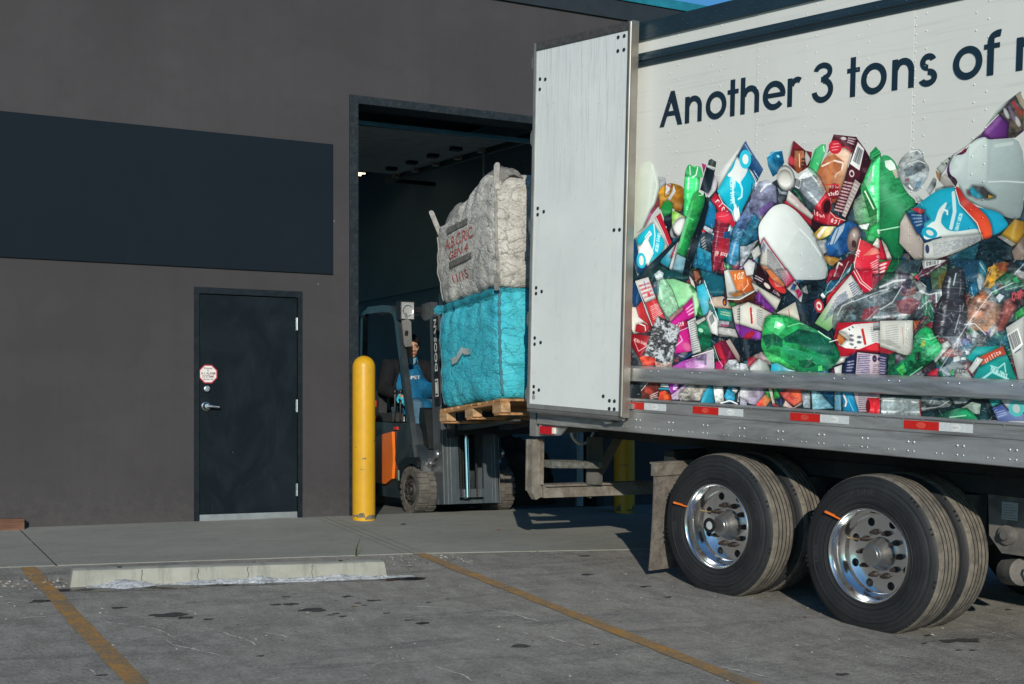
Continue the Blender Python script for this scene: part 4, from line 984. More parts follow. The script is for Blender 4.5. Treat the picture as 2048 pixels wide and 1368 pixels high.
["P","1f6a40",[[435,2804],[472,2787],[548,2689],[510,2720]],None,None,0.2,1,0.35],
["P","281018",[[605,2593],[712,2552],[643,2513],[606,2536]],None,None,0.2,1,0.35],
["B","clear","c0c4c8",[[514,2897],[672,2716]],[[0,58],[0.1,78],[0.5,90],[0.8,78],[1,62]],0.92],
["K",[[469,2879],[506,2855],[490,2799],[453,2817]]],
["M","8a9096",[[542,2852],[616,2790],[564,2737],[490,2785]],5,0.4],
["S","f0f2f2",9.9,[[577,2892],[632,2838]],0.6],
["B","solid","b02832",[[663,2716],[726,2656]],[[0,70],[0.3,67],[0.5,61],[0.6,66],[1,59]],1],
["E","8c1c26",[[717,2670],[760,2674],[719,2618]],1,0.2,None],
["E","2a1014",[[720,2669],[750,2672],[718,2627]],1,0,None],
["P","d2d6d2",[[151,2517],[149,2591],[261,2701],[363,2719],[476,2658],[598,2537],[681,2427],[744,2270],[737,2202],[454,2209],[444,2229],[191,2493],[173,2442]],"bcc4c4",[[275,2554],[700,2391]],0.03,1,0.16],
["P","e0e4e2",[[236,2586],[308,2683],[364,2694],[498,2542],[392,2404]],None,None,0.02,0.25,0],
["P","b0bab8",[[498,2528],[591,2466],[721,2278],[687,2251],[595,2353]],None,None,0.02,0.4,0],
["S","eef2f2",9.9,[[503,2539],[591,2466],[684,2357]],0.5],
["P","d8a83a",[[617,2501],[677,2547],[800,2540],[758,2493],[663,2456]],"f0e0a0",[[635,2493],[730,2530]],0.2,1,0.35],
["P","e8e4d8",[[644,2492],[704,2545],[721,2537],[662,2470]],None,None,0.06,1,0],
["P","a0a4a4",[[645,2457],[724,2460],[735,2383],[701,2370]],None,None,0.2,1,0.35],
["P","2868a8",[[716,2432],[791,2533],[893,2569],[953,2545],[979,2516],[916,2375],[806,2345],[736,2362]],"10386c",[[766,2514],[874,2370]],0.25,1,0.35],
["P","c0ccd4",[[800,2526],[868,2557],[852,2509],[786,2429],[734,2425]],None,None,0.1,0.85,0.1],
["S","143c70",5.8,[[783,2527],[743,2417]],1],
["S","143c70",5.8,[[817,2525],[777,2430]],1],
["E","8c7878",[[937,2450],[990,2448],[945,2532]],1,0.5,None],
["E","b4a49c",[[938,2449],[977,2447],[942,2515]],1,0.3,"6a5450"],
["E","3a2a2a",[[940,2422],[959,2418],[939,2446]],1,0,None],
["E","d0c0b8",[[940,2477],[950,2473],[939,2495]],0.8,0.2,None],
["P","9a7030",[[701,2356],[789,2346],[841,2330],[773,2290],[738,2305]],None,None,0.3,1,0.35],
["P","6a1a28",[[740,2249],[909,2355],[942,2360],[944,2312],[878,2259],[811,2200],[733,2202]],None,None,0.1,1,0.35],
["S","e0c8c0",13.2,[[793,2227],[825,2309],[851,2295]],0.9],
["S","e0c8c0",4.1,[[837,2199],[902,2314]],1],
["P","cc1f38",[[944,2312],[981,2455],[1082,2409],[1131,2414],[1231,2309],[1186,2230],[1155,2191],[965,2196]],"d83a44",[[1080,2240],[1008,2406]],0.06,1,0.35],
["P","e07468",[[1010,2344],[1074,2389],[1115,2401],[1141,2353]],None,None,0.1,1,0.1],
["P","e0d4c8",[[1082,2409],[1113,2452],[1171,2412],[1250,2322],[1251,2295],[1199,2317],[1148,2379]],None,None,0.2,1,0.35],
["T","ice","f4e4e0",[[951,2353],[975,2393],[977,2339]]],
["S","f0dcd4",4.9,[[944,2312],[965,2196]],1],
["S","f0dcd4",4.9,[[989,2454],[945,2285],[982,2196]],1],
["T","SPOUT.BEC","f0e4e0",[[1113,2340],[1177,2243],[1129,2346]]],
["M","f0d8d4",[[1069,2301],[1126,2326],[1161,2251],[1097,2225]],6,0.8],
["P","b83848",[[914,2197],[945,2292],[965,2196]],None,None,0.06,0.8,0.35],
["P","c8c4bc",[[182,2479],[200,2492],[250,2432],[454,2222],[463,2208],[323,2212],[158,2318]],None,None,0.05,1,0.35],
["S","9a1848",7.4,[[173,2457],[196,2493],[250,2432],[454,2218]],1],
["P","6070a0",[[192,2471],[221,2440],[204,2390],[183,2427]],None,None,0.1,0.7,0.35],
["M","606470",[[231,2425],[270,2402],[435,2209],[235,2301]],12,0.6],
["P","d07850",[[158,2318],[235,2301],[333,2212],[189,2250]],"e0b090",[[168,2310],[285,2241]],0.06,1,0.35],
["P","2a1418",[[121,2245],[175,2383],[183,2427],[167,2325],[248,2214],[122,2217]],None,None,0.08,1,0.35],
["M","d8c8c8",[[150,2266],[208,2243],[209,2215],[141,2222]],2,0.8],
["P","d8d8d8",[[21,2315],[69,2358],[128,2333],[111,2253],[52,2247]],None,None,0.1,1,0.35],
["P","c8c8c4",[[87,2409],[154,2450],[175,2391],[118,2349]],None,None,0.15,1,0.35],
["P","12222e",[[394,2164],[733,2077],[804,1830],[303,1962],[331,2014]],None,None,0.4,0.95,0.35],
["P","cfcbbe",[[97,2201],[358,2082],[319,2011],[129,2146]],None,None,0.04,1,0.35],
["P","26121a",[[144,2283],[204,2282],[394,2164],[358,2082],[116,2215]],None,None,0.08,1,0.35],
["E","c83030",[[325,2180],[394,2156],[294,2234]],1,0.05,None],
["M","e8c0b8",[[285,2219],[354,2210],[374,2164],[316,2165]],4,0.8],
["M","d8d0d0",[[135,2253],[206,2221],[187,2198],[126,2223]],2,0.8],
["E","d8c8c0",[[237,2175],[267,2159],[237,2191]],1,0.2,None],
["T","2 Litres","d8c8c8",[[288,2132],[347,2101],[297,2147]]],
["P","d87848",[[224,2281],[264,2280],[393,2179],[384,2164],[265,2227]],None,None,0.08,1,0.35],
["P","c8a8a8",[[322,2278],[400,2276],[464,2207],[403,2164]],"c02850",[[372,2247],[431,2185]],0.1,1,0.35],
["M","606470",[[283,2279],[371,2277],[431,2208],[393,2179]],6,0.5],
["P","d0d2d0",[[469,2203],[543,2116],[530,2061],[404,2156]],None,None,0.03,1,0.35],
["P","183c70",[[460,2185],[489,2177],[471,2140],[442,2148]],None,None,0.06,1,0.35],
["P","a81850",[[480,2140],[509,2147],[538,2116],[506,2087]],None,None,0.1,1,0.35],
["S","8c1438",6.8,[[405,2276],[469,2203],[413,2156]],1],
["P","6a2a80",[[130,2093],[159,2146],[311,2015],[283,1985]],None,None,0.25,1,0.35],
["P","d0cbbb",[[322,1992],[483,2065],[525,1939],[410,1961]],None,None,0.06,1,0.35],
["S","b83028",7.6,[[427,2014],[439,1954]],0.7],
["P","14283e",[[596,2064],[642,2074],[720,2070],[681,2004],[628,1917]],None,None,0.08,1,0.35],
["E","b83038",[[678,2035],[716,2033],[669,2081]],1,0.2,None],
["E","d8d0c8",[[678,2035],[700,2034],[674,2064]],1,0,None],
["E","b83038",[[678,2034],[691,2032],[676,2048]],1,0,None],
["P","c42838",[[741,2099],[923,2246],[941,2231],[734,2040]],None,None,0.05,1,0.35],
["P","d4d2cc",[[647,1924],[786,2098],[924,2231],[1023,2115],[955,2074],[828,1924],[758,1873]],"7aae70",[[825,2025],[739,1902]],0.05,1,0.35],
["M","405070",[[908,2175],[943,2188],[1014,2123],[955,2081]],7,0.8],
["M","405070",[[822,2097],[892,2132],[912,2074],[702,1917]],9,0.6],
["P","a82038",[[729,2186],[763,2265],[808,2263],[773,2221],[739,2178]],None,None,0.08,1,0.35],
["P","c81f38",[[923,2246],[949,2259],[1196,2252],[1132,2170],[1074,2122],[1023,2115]],None,None,0.05,1,0.35],
["S","f0dcd4",5.9,[[945,2252],[995,2180],[1074,2129]],1],
["S","f0dcd4",5.1,[[962,2259],[1012,2186],[1087,2135]],1],
["M","f0d8d4",[[1087,2248],[1154,2253],[1188,2238],[1122,2205]],4,0.8],
["P","1a6a44",[[1132,2170],[1204,2251],[1253,2250],[1254,2208],[1149,2162]],None,None,0.4,1,0.35],
["P","6a7478",[[783,1924],[798,2025],[946,2095],[1074,2122],[1199,2175],[1255,2188],[1264,1938],[846,1931],[803,1873]],"3a444c",[[826,1989],[1201,2112]],0.55,0.8,0.35],
["P","8a2c38",[[1027,2009],[1137,2036],[1147,1994],[1063,1952],[1012,1945]],None,None,0.15,0.75,0],
["S","dfe4e4",8.5,[[826,1975],[860,2032],[947,2067]],0.6],
["S","dfe4e4",6.8,[[947,2060],[1159,2127],[1256,2146]],0.7],
["S","eef0f0",11.9,[[1076,2086],[1234,2126]],0.6],
["S","dfe4e4",5.9,[[1055,1945],[1137,2015],[1260,2028]],0.6],
["P","d4d0c4",[[-1,2040],[70,2066],[202,2023],[293,1984],[225,1954],[207,1867],[3,1916]],None,None,0.04,1,0.35],
["S","c02c28",18.7,[[97,2024],[110,1928]],1],
["M","505868",[[152,2023],[203,2015],[207,1886],[156,1916]],8,0.45],
["P","823098",[[3,1912],[203,1859],[199,1809],[6,1823]],None,None,0.08,1,0.35],
["E","a82038",[[87,1839],[138,1859],[87,1866]],1,0.2,None],
["P","0e1c28",[[6,1819],[209,1809],[202,1733],[72,1684],[11,1660]],None,None,0.3,1,0.35],
["P","b89898",[[83,1669],[202,1733],[293,1659],[215,1626],[115,1624]],None,None,0.35,0.8,0.35],
["P","2ea858",[[220,1954],[273,1981],[419,1976],[554,1924],[685,1873],[805,1801],[871,1715],[784,1626],[620,1603],[488,1611],[382,1638],[313,1659],[201,1748],[195,1794]],"0f6a44",[[265,1939],[746,1698]],0.3,1,0.35],
["P","0b4438",[[385,1826],[517,1887],[686,1858],[797,1794],[817,1714],[690,1726],[501,1790],[406,1796]],None,None,0.3,0.85,0.05],
["P","0c3a34",[[198,1840],[307,1856],[386,1819],[378,1766],[289,1780],[251,1749]],None,None,0.3,0.7,0.05],
["P","52d080",[[284,1962],[371,1962],[402,1901],[346,1841],[267,1871],[226,1916]],None,None,0.15,0.7,0.05],
["P","a8f0c0",[[319,1939],[387,1916],[350,1883],[305,1897]],None,None,0.06,0.9,0],
["P","f0fff4",[[333,1935],[383,1913],[349,1898],[330,1901]],None,None,0.06,1,0],
["P","2a9a6a",[[387,1781],[755,1691],[747,1647],[561,1687],[379,1736]],None,None,0.15,0.75,0.1],
["P","44c060",[[212,1733],[311,1720],[390,1683],[507,1611],[391,1638],[273,1666]],None,None,0.3,0.7,0.05],
["S","c8f4d4",6.8,[[676,1873],[741,1837],[778,1822]],1],
["S","b8ecc8",5.1,[[421,1902],[516,1924],[554,1917]],0.7],
["S","70d890",4.2,[[589,1695],[674,1660]],0.7],
["P","0c4a30",[[524,1679],[636,1689],[656,1645],[582,1628],[525,1642]],None,None,0.3,0.8,0.35],
["P","58d878",[[683,1645],[715,1654],[721,1617],[684,1616]],None,None,0.06,0.8,0],
["P","c8ccc8",[[95,1600],[124,1655],[183,1683],[254,1658],[283,1605]],"9aa4a0",[[135,1632],[265,1627]],0.1,1,0.35],
["P","24a0b8",[[285,1605],[293,1651],[342,1660],[430,1624],[507,1608]],"a0d8dc",[[314,1636],[459,1617]],0.2,1,0.35],
["P","a8283c",[[72,1677],[122,1701],[163,1679],[94,1623]],None,None,0.3,1,0.35],
["P","b0b4b8",[[11,1652],[73,1646],[95,1604],[13,1602]],None,None,0.4,1,0.35],
["P","c01c30",[[828,1928],[1264,1938],[1270,1751],[862,1711],[804,1830]],None,None,0.05,1,0.35],
["P","dcdad4",[[839,1874],[952,1917],[1264,1938],[1269,1771],[1128,1805],[1001,1760],[896,1766],[842,1787]],None,None,0.04,1,0.1],
["P","d88a48",[[839,1863],[903,1824],[860,1783],[827,1816]],"b86028",[[839,1852],[868,1794]],0.06,1,0.35],
["P","b8b0a8",[[839,1874],[892,1859],[942,1817],[903,1824],[848,1859]],None,None,0.05,1,0.35],
["S","e4e4e0",5.9,[[769,1804],[832,1819]],1],
["S","c02c28",18.7,[[1023,1882],[1047,1797]],1],
["M","484c58",[[1082,1903],[1149,1914],[1153,1812],[1102,1804]],8,0.4],
["M","484c58",[[1200,1917],[1264,1921],[1268,1806],[1212,1812]],8,0.4],
["S","203050",6.8,[[944,1903],[953,1896]],1],
["S","203050",6.8,[[918,1888],[927,1881]],1],
["S","203050",6.8,[[966,1767],[979,1774]],1],
["M","505868",[[928,1860],[954,1860],[957,1774],[930,1781]],3,0.6],
["M","505868",[[989,1853],[1011,1853],[1013,1789],[991,1789]],2,0.6],
["P","d03038",[[1052,1768],[1128,1801],[1238,1764],[1214,1750],[1087,1755]],None,None,0.05,1,0.1],
["P","182040",[[875,1600],[898,1701],[993,1746],[1214,1736],[1219,1606]],None,None,0.1,1,0.35],
["P","c4b0b8",[[989,1742],[1215,1725],[1206,1606],[980,1606]],None,None,0.04,1,0.35],
["M","30346a",[[998,1732],[1088,1730],[1084,1609],[989,1610]],11,0.9],
["E","3a2a50",[[1121,1704],[1138,1703],[1120,1726]],1,0.2,None],
["E","3a2a50",[[1175,1703],[1207,1704],[1175,1717]],1,0.2,None],
["M","4a3a58",[[1116,1670],[1208,1673],[1202,1609],[1109,1614]],5,0.7],
["M","b0b0c8",[[916,1687],[968,1696],[954,1616],[910,1615]],4,0.6],
["P","d8d8d4",[[811,1641],[873,1661],[870,1603],[821,1602]],None,None,0.05,1,0.35],
["P","0f5a34",[[1223,1722],[1271,1737],[1275,1608],[1219,1606]],None,None,0.6,1,0.35],
["P","1e343c",[[16,1497],[1279,1497],[1284,1364],[20,1360]],None,None,0.5,1,0],
["P","b8b8bc",[[16,1493],[254,1494],[236,1428],[163,1367],[19,1395]],"8c7c98",[[58,1475],[202,1396]],0.25,1,0.35],
["P","a8a8b8",[[19,1411],[81,1390],[82,1363],[20,1364]],None,None,0.2,1,0.35],
["P","d84038",[[163,1371],[260,1459],[301,1415],[253,1367],[183,1364]],"e8a050",[[183,1379],[281,1430]],0.25,1,0.35],
["P","3a9a3c",[[240,1466],[279,1476],[301,1423],[261,1429]],None,None,0.3,1,0.35],
["P","d8d4cc",[[269,1490],[299,1491],[331,1386],[312,1378]],None,None,0.05,1,0.35],
["P","2a8a38",[[318,1485],[367,1486],[369,1426],[321,1416]],None,None,0.2,1,0.35],
["P","28a0b0",[[357,1494],[435,1495],[368,1464]],None,None,0.06,1,0.35],
["P","1c2858",[[350,1425],[408,1413],[371,1373]],None,None,0.2,1,0.35],
["P","c8403c",[[368,1464],[454,1494],[558,1490],[561,1412],[496,1379],[418,1413]],"e06a50",[[397,1457],[531,1455]],0.2,1,0.35],
["P","c8a8a0",[[418,1413],[487,1367],[561,1412],[557,1393],[487,1360],[400,1374]],None,None,0.15,1,0.35],
["E","e86848",[[503,1462],[541,1456],[502,1492]],0.7,0.2,None],
["P","d03848",[[302,1374],[371,1369],[322,1386]],None,None,0.06,1,0.35],
["P","707a80",[[549,1486],[624,1489],[628,1371],[572,1372]],None,None,0.7,1,0.35],
["P","9ac4d0",[[633,1489],[698,1484],[820,1380],[647,1364]],"5a9cb4",[[653,1460],[792,1393]],0.3,1,0.35],
["P","0f4668",[[689,1491],[820,1489],[819,1387],[754,1443]],None,None,0.2,1,0.35],
["P","5c90a8",[[820,1489],[879,1488],[874,1368],[824,1369]],None,None,0.15,1,0.35],
["P","1a84b4",[[879,1488],[967,1488],[1015,1365],[892,1365]],None,None,0.12,1,0.35],
["S","d8ccc8",13.6,[[892,1470],[916,1428],[908,1399]],1],
["S","60b8d0",7.6,[[924,1450],[971,1373]],1],
["P","b8a8a8",[[967,1491],[1181,1493],[1174,1447],[1075,1371],[1014,1368]],None,None,0.06,1,0.35],
["M","34385a",[[1006,1486],[1131,1487],[1092,1379],[1014,1375]],9,0.8],
["B","clear","c0c4c6",[[1167,1418],[1282,1417]],[[0,58],[0.1,61],[1,65]],0.95],
["B","solid","b8222c",[[1074,1407],[1171,1408]],[[0,49],[0.4,53],[0.6,51],[1,56]],1],
["E","5a1018",[[1082,1406],[1099,1406],[1081,1446]],1,0,None],
["P","1e7a98",[[1181,1493],[1279,1493],[1280,1465],[1191,1462]],None,None,0.3,1,0.35],
["P","1e3a3c",[[1117,2964],[1515,2749],[1783,2714],[2104,2509],[2113,2280],[1140,2315]],None,None,0.6,0.2,0],
["P","2f9458",[[1118,2956],[1172,2958],[1238,2907],[1287,2767],[1334,2704],[1397,2655],[1341,2509],[1303,2330],[1286,2310],[1140,2315]],"14683c",[[1139,2870],[1335,2434]],0.2,1,0.35],
["P","dce8dc",[[1154,2922],[1201,2924],[1229,2893],[1239,2862],[1194,2858],[1161,2884]],None,None,0.03,1,0],
["P","b8b09c",[[1208,2861],[1248,2861],[1266,2814],[1237,2808]],None,None,0.06,1,0.1],
["S","70c890",3.7,[[1123,2811],[1283,2888]],0.5],
["S","70c890",3.7,[[1128,2673],[1342,2718]],0.5],
["S","a8e0b8",7.5,[[1134,2497],[1279,2512]],1],
["P","9aa0a0",[[1239,2862],[1264,2920],[1325,2966],[1386,2975],[1430,2948],[1432,2904],[1477,2856],[1470,2797],[1396,2707],[1324,2735],[1259,2800]],"70787c",[[1282,2918],[1462,2798]],0.45,0.85,0.35],
["P","48525a",[[1293,2857],[1415,2891],[1451,2858],[1374,2820],[1313,2810]],None,None,0.4,0.7,0],
["S","e4e8e8",8.4,[[1334,2958],[1386,2964],[1413,2943]],0.7],
["S","dfe4e4",5.6,[[1319,2885],[1397,2900],[1441,2881]],0.7],
["S","e8ecec",9.3,[[1337,2756],[1360,2732]],0.8],
["P","6a3038",[[1304,2800],[1335,2801],[1340,2782],[1309,2781]],None,None,0.06,0.6,0.35],
["P","2a5a7a",[[1385,2767],[1427,2801],[1412,2735],[1377,2731]],None,None,0.3,0.5,0.35],
["P","8c9494",[[1456,2717],[1505,2794],[1527,2778],[1524,2741],[1483,2686]],None,None,0.2,1,0.35],
["P","303438",[[1506,2750],[1523,2756],[1516,2735]],None,None,0.06,1,0.35],
["P","a8b0b0",[[1379,2686],[1405,2691],[1441,2659],[1398,2647]],None,None,0.3,1,0.35],
["P","a8b2ae",[[1520,2727],[1617,2741],[1659,2724],[1584,2715],[1517,2698]],None,None,0.1,1,0.35],
["P","a8b2ac",[[1831,3044],[1926,3160],[2055,3227],[2063,3219],[1927,3118]],None,None,0.03,1,0.35],
["P","5a2c6a",[[1923,3115],[1987,3180],[2032,3209],[2079,3176],[2085,3002],[2034,2970],[1980,2972]],None,None,0.1,1,0.35],
["P","703a82",[[1827,3030],[1924,3111],[1976,3056],[1987,2971],[1869,2976],[1805,2997]],"58246a",[[1835,3030],[1969,3036]],0.08,1,0.35],
["P","4a4234",[[1927,3118],[2032,3209],[2073,3149],[2085,3023],[2034,2970],[1987,2978],[1992,3061]],None,None,0.5,1,0.35],
["E","a8aab0",[[1971,3113],[1990,3096],[1965,3141]],0.9,0.2,None],
["E","b0aca8",[[2043,3059],[2062,3046],[2037,3087]],0.9,0.2,None],
["S","8c3038",16.8,[[2011,3170],[2060,3095]],1],
["S","6a5a80",18.6,[[1989,3145],[2022,3072]],0.7],
["E","7a3a28",[[2059,3109],[2082,3099],[2058,3130]],0.8,0.2,None],
["P","98907c",[[2025,3210],[2055,3220],[2079,3169],[2081,3120],[2050,3159]],None,None,0.1,1,0.35],
["P","b4bab2",[[1520,2844],[1578,2890],[1717,2956],[1827,3030],[1805,2997],[1644,2913],[1580,2825],[1556,2797]],None,None,0.04,1,0.35],
["S","222a30",11.2,[[1607,2895],[1611,2891]],1],
["S","222a30",9.3,[[1587,2868],[1591,2864]],1],
["M","303838",[[1553,2885],[1587,2860],[1571,2851],[1545,2872]],3,0.8],
["P","683078",[[1580,2825],[1644,2910],[1718,2935],[1828,3023],[1869,2976],[1773,2986],[1718,2928],[1681,2809],[1667,2737],[1651,2724]],None,None,0.08,1,0.35],
["P","8c2038",[[1685,2924],[1717,2949],[1714,2910],[1685,2913]],None,None,0.06,1,0.35],
["P","48303c",[[1615,2800],[1667,2752],[1659,2724],[1598,2794]],None,None,0.2,1,0.35],
["P","a07a54",[[1516,2837],[1560,2797],[1549,2758],[1526,2793]],None,None,0.1,1,0.35],
["P","989490",[[1556,2797],[1589,2809],[1651,2724],[1592,2722],[1549,2761]],None,None,0.08,1,0.35],
["P","a4b0ae",[[1644,2910],[1710,2907],[1773,2986],[1837,2998],[1869,2973],[2087,2968],[2105,2495],[1949,2539],[1787,2614],[1704,2648],[1666,2767],[1615,2800],[1608,2858]],"8a9898",[[1728,2876],[2094,2607]],0.04,1,0.2],
["P","b8c2be",[[1741,2961],[1837,2990],[1862,2949],[1863,2736],[1732,2761]],None,None,0.04,0.6,0],
["S","c0cac6",8.4,[[1871,2736],[1973,2731],[2097,2714]],0.8],
["S","c8d0cc",20.5,[[1910,2937],[2012,2941]],0.4],
["P","8e9c9c",[[1854,2971],[1886,2968],[1878,2749],[1858,2751]],None,None,0.06,0.5,0],
["P","b0a49c",[[1278,2414],[1282,2535],[1320,2596],[1454,2406],[1454,2304],[1392,2306]],None,None,0.05,1,0.35],
["P","1da0b8",[[1346,2606],[1533,2719],[1659,2724],[1686,2685],[1754,2609],[1948,2560],[1998,2501],[2014,2472],[1922,2427],[1843,2410],[1459,2406],[1320,2593]],"1890b0",[[1484,2649],[1904,2478]],0.05,1,0.35],
["P","c8d0cc",[[1523,2528],[1546,2600],[1595,2641],[1604,2633],[1557,2526],[1610,2472],[1677,2461],[1824,2475],[1834,2425],[1459,2410],[1439,2481],[1506,2529]],None,None,0.03,1,0.05],
["P","168ea8",[[1573,2569],[1621,2639],[1640,2580],[1609,2494],[1566,2519]],None,None,0.06,1,0],
["S","c8d4d2",12.1,[[1572,2599],[1606,2586],[1607,2567]],1],
["S","c8d4d2",24.2,[[1644,2689],[1656,2579],[1635,2486]],0.9],
["T","FRAIS FRESH","c0dcdc",[[1660,2473],[1690,2569],[1681,2468]]],
["P","c02c2c",[[1651,2724],[1680,2722],[1728,2646],[1795,2606],[1887,2522],[1914,2421],[1855,2399],[1807,2498],[1697,2612]],"d04a28",[[1668,2708],[1872,2480]],0.06,1,0.35],
["S","e0c8c0",5.6,[[1656,2709],[1688,2620],[1807,2505],[1851,2402]],1],
["P","17406e",[[1325,2592],[1443,2589],[1484,2545],[1446,2525],[1447,2481],[1404,2461]],None,None,0.06,1,0.35],
["P","b83038",[[1355,2613],[1399,2621],[1452,2599],[1426,2579]],None,None,0.05,1,0.35],
["M","b0c0c8",[[1356,2590],[1426,2579],[1438,2511],[1394,2499]],4,0.5],
["E","1a98b4",[[1489,2465],[1543,2454],[1488,2497]],1,0,None],
["E","c8ccc6",[[1491,2464],[1517,2456],[1491,2480]],1,0,None],
["S","17406e",9.3,[[1348,2561],[1458,2417],[1569,2434]],1],
["P","b4b6b2",[[1454,2403],[1569,2430],[1834,2439],[1839,2403],[1698,2344],[1523,2301],[1454,2304]],None,None,0.05,1,0.35],
["M","40465a",[[1511,2404],[1826,2425],[1819,2397],[1522,2322]],14,0.55],
["E","303a58",[[1477,2368],[1491,2364],[1476,2394]],1,0.2,None],
["P","0f222a",[[1843,2403],[1922,2420],[2034,2373],[2112,2307],[2113,2280],[1815,2291]],None,None,0.5,1,0.35],
["P","1a4a58",[[1633,2318],[1827,2389],[1799,2291],[1616,2298]],None,None,0.4,1,0.35],
["P","b8922c",[[1961,2425],[2044,2512],[2105,2495],[2108,2411],[2050,2358]],"8a6420",[[1985,2431],[2091,2482]],0.08,1,0.35],
["P","8c8c88",[[1938,2420],[1969,2425],[2057,2372],[2034,2359]],None,None,0.1,1,0.35],
["P","7a6a60",[[2035,2331],[2108,2418],[2113,2280],[2053,2282]],None,None,0.1,1,0.35],
["P","2688a0",[[1739,2681],[1766,2719],[1850,2645],[1802,2648]],None,None,0.06,1,0.35],
["P","3c3c3c",[[1779,2718],[1839,2710],[1914,2647],[1858,2644]],None,None,0.1,1,0.35],
["P","b08c30",[[1873,2664],[1914,2647],[1874,2640]],None,None,0.06,1,0.35],
["P","a82830",[[1735,2696],[1751,2688],[1752,2670]],None,None,0.06,1,0.35],
["P","cc1f38",[[1136,2444],[1165,2381],[1195,2313],[1140,2315]],None,None,0.1,1,0.35],
["P","c8b8b0",[[1145,2443],[1183,2403],[1232,2312],[1195,2313]],None,None,0.2,1,0.35],
["P","0f2228",[[1142,2269],[1499,2258],[2113,2280],[2139,1609],[1165,1600]],None,None,0.6,0.2,0],
["P","23864a",[[1140,2315],[1313,2309],[1278,2265],[1199,2214],[1144,2192]],"12603a",[[1141,2300],[1269,2265]],0.3,1,0.35],
["P","b4b6b2",[[1436,2304],[1616,2298],[1583,2283],[1456,2248]],None,None,0.05,1,0.35],
["K",[[1463,2296],[1574,2299],[1566,2278],[1468,2259]]],
["P","2a3c44",[[1313,2309],[1445,2304],[1413,2230],[1360,2224],[1252,2243]],None,None,0.4,1,0.35],
["P","cc1f38",[[1141,2300],[1223,2312],[1171,2215],[1145,2185]],None,None,0.1,1,0.35],
["M","f0d8d4",[[1141,2292],[1195,2305],[1170,2237],[1143,2223]],3,0.8],
["P","38503a",[[1500,2228],[1617,2276],[1621,2166],[1521,2116]],None,None,0.4,1,0.35],
["P","5a4a1c",[[1561,2204],[1610,2239],[1606,2129],[1555,2123]],None,None,0.4,0.8,0.35],
["P","163a50",[[1616,2298],[1831,2290],[1819,2190],[1747,2134],[1702,2237]],None,None,0.4,1,0.35],
["P","6a3420",[[1743,2033],[1862,2117],[1904,2074],[1860,1945],[1763,1931]],"b05a30",[[1761,1989],[1871,2074]],0.7,1,0.35],
["P","8a5c20",[[1889,2245],[1991,2277],[2054,2240],[1993,2207],[1940,2173],[1910,2124],[1861,2132]],"c89030",[[1900,2159],[1914,2216]],0.6,1,0.35],
["P","c0902c",[[1910,2223],[1924,2273],[1943,2194],[1933,2144],[1894,2124]],None,None,0.2,1,0],
["S","b0b0b0",6.5,[[1861,2132],[1913,2244]],0.6],
["P","8c4a30",[[1936,2272],[2022,2269],[2016,2220],[1961,2222]],None,None,0.4,1,0.35],
["P","282c30",[[2022,2276],[2069,2254],[2056,2205],[2008,2220]],None,None,0.3,1,0.35],
["B","clear","5a6468",[[1599,2085],[1094,2055]],[[0,48],[0.12,48],[0.2,37],[0.3,93],[0.45,154],[0.7,177],[1,177]],0.8],
["P","6a3038",[[1268,2060],[1383,2081],[1445,2051],[1387,1976],[1297,1984]],None,None,0.3,0.7,0],
["S","e8ecec",13.0,[[1146,2146],[1254,2182],[1326,2188]],0.75],
["S","e8ecec",8.4,[[1151,2008],[1241,2053],[1309,2150]],0.6],
["P","b0b8b8",[[1538,2109],[1606,2118],[1613,2049],[1541,2042]],None,None,0.4,0.8,0.35],
["S","e0e8e8",5.6,[[1547,2108],[1553,2049]],1],
["S","e0e8e8",5.6,[[1581,2112],[1588,2049]],1],
["B","dark","2a2c34",[[1677,2252],[1642,1843]],[[0,51],[0.15,70],[0.3,84],[0.4,75],[0.6,112],[1,121]],0.9],
["S","c8d4dc",8.4,[[1664,2150],[1678,2216]],0.8],
["S","dfe6ea",6.5,[[1682,1872],[1712,1975]],0.7],
["S","a0a8b0",3.7,[[1574,1842],[1709,1843]],1],
["S","8a94a0",4.7,[[1560,1990],[1612,1968],[1645,1975]],0.6],
["B","clear","6a5a54",[[1888,2060],[1846,1888]],[[0,112],[0.5,121],[1,103]],0.6],
["P","7a4030",[[1786,1989],[1896,2052],[1984,2030],[1956,1945],[1887,1873],[1798,1887]],"b06838",[[1841,2017],[1893,1916]],0.6,0.7,0.05],
["P","dfe8ec",[[1943,2073],[1966,2094],[1998,2079],[1968,2044]],None,None,0.06,0.9,0],
["B","clear","7a8488",[[2094,2218],[1657,1652]],[[0,42],[0.06,45],[0.12,51],[0.25,130],[0.5,158],[0.75,168],[1,177]],0.45],
["S","dfe6e8",5.6,[[1685,1799],[1764,1916],[1918,2102],[2057,2156]],0.7],
["S","dfe6e8",5.6,[[1747,1916],[1812,1924],[1888,1859]],0.8],
["S","c8d0d4",4.7,[[1589,1650],[1717,1829]],0.7],
["P","e4eaec",[[1761,1760],[1786,1761],[1787,1739],[1762,1742]],None,None,0.06,0.9,0],
["P","e4eaec",[[1730,1723],[1763,1727],[1763,1709],[1730,1712]],None,None,0.06,0.9,0],
["P","3aa868",[[2041,2177],[2072,2190],[2088,2155],[2057,2156]],None,None,0.2,1,0.35],
["P","b0b8b4",[[1593,1798],[1634,1821],[1660,1792],[1603,1739],[1554,1686],[1544,1708]],None,None,0.5,1,0.35],
["P","38282a",[[2037,2093],[2120,2119],[2123,2022],[2054,2036]],None,None,0.4,1,0.35],
["T","CANA","b04a50",[[2050,2050],[2121,2070],[2044,2093]]],
["P","2a7a40",[[2072,1987],[2123,2022],[2126,1952],[2066,1945]],None,None,0.4,1,0.35],
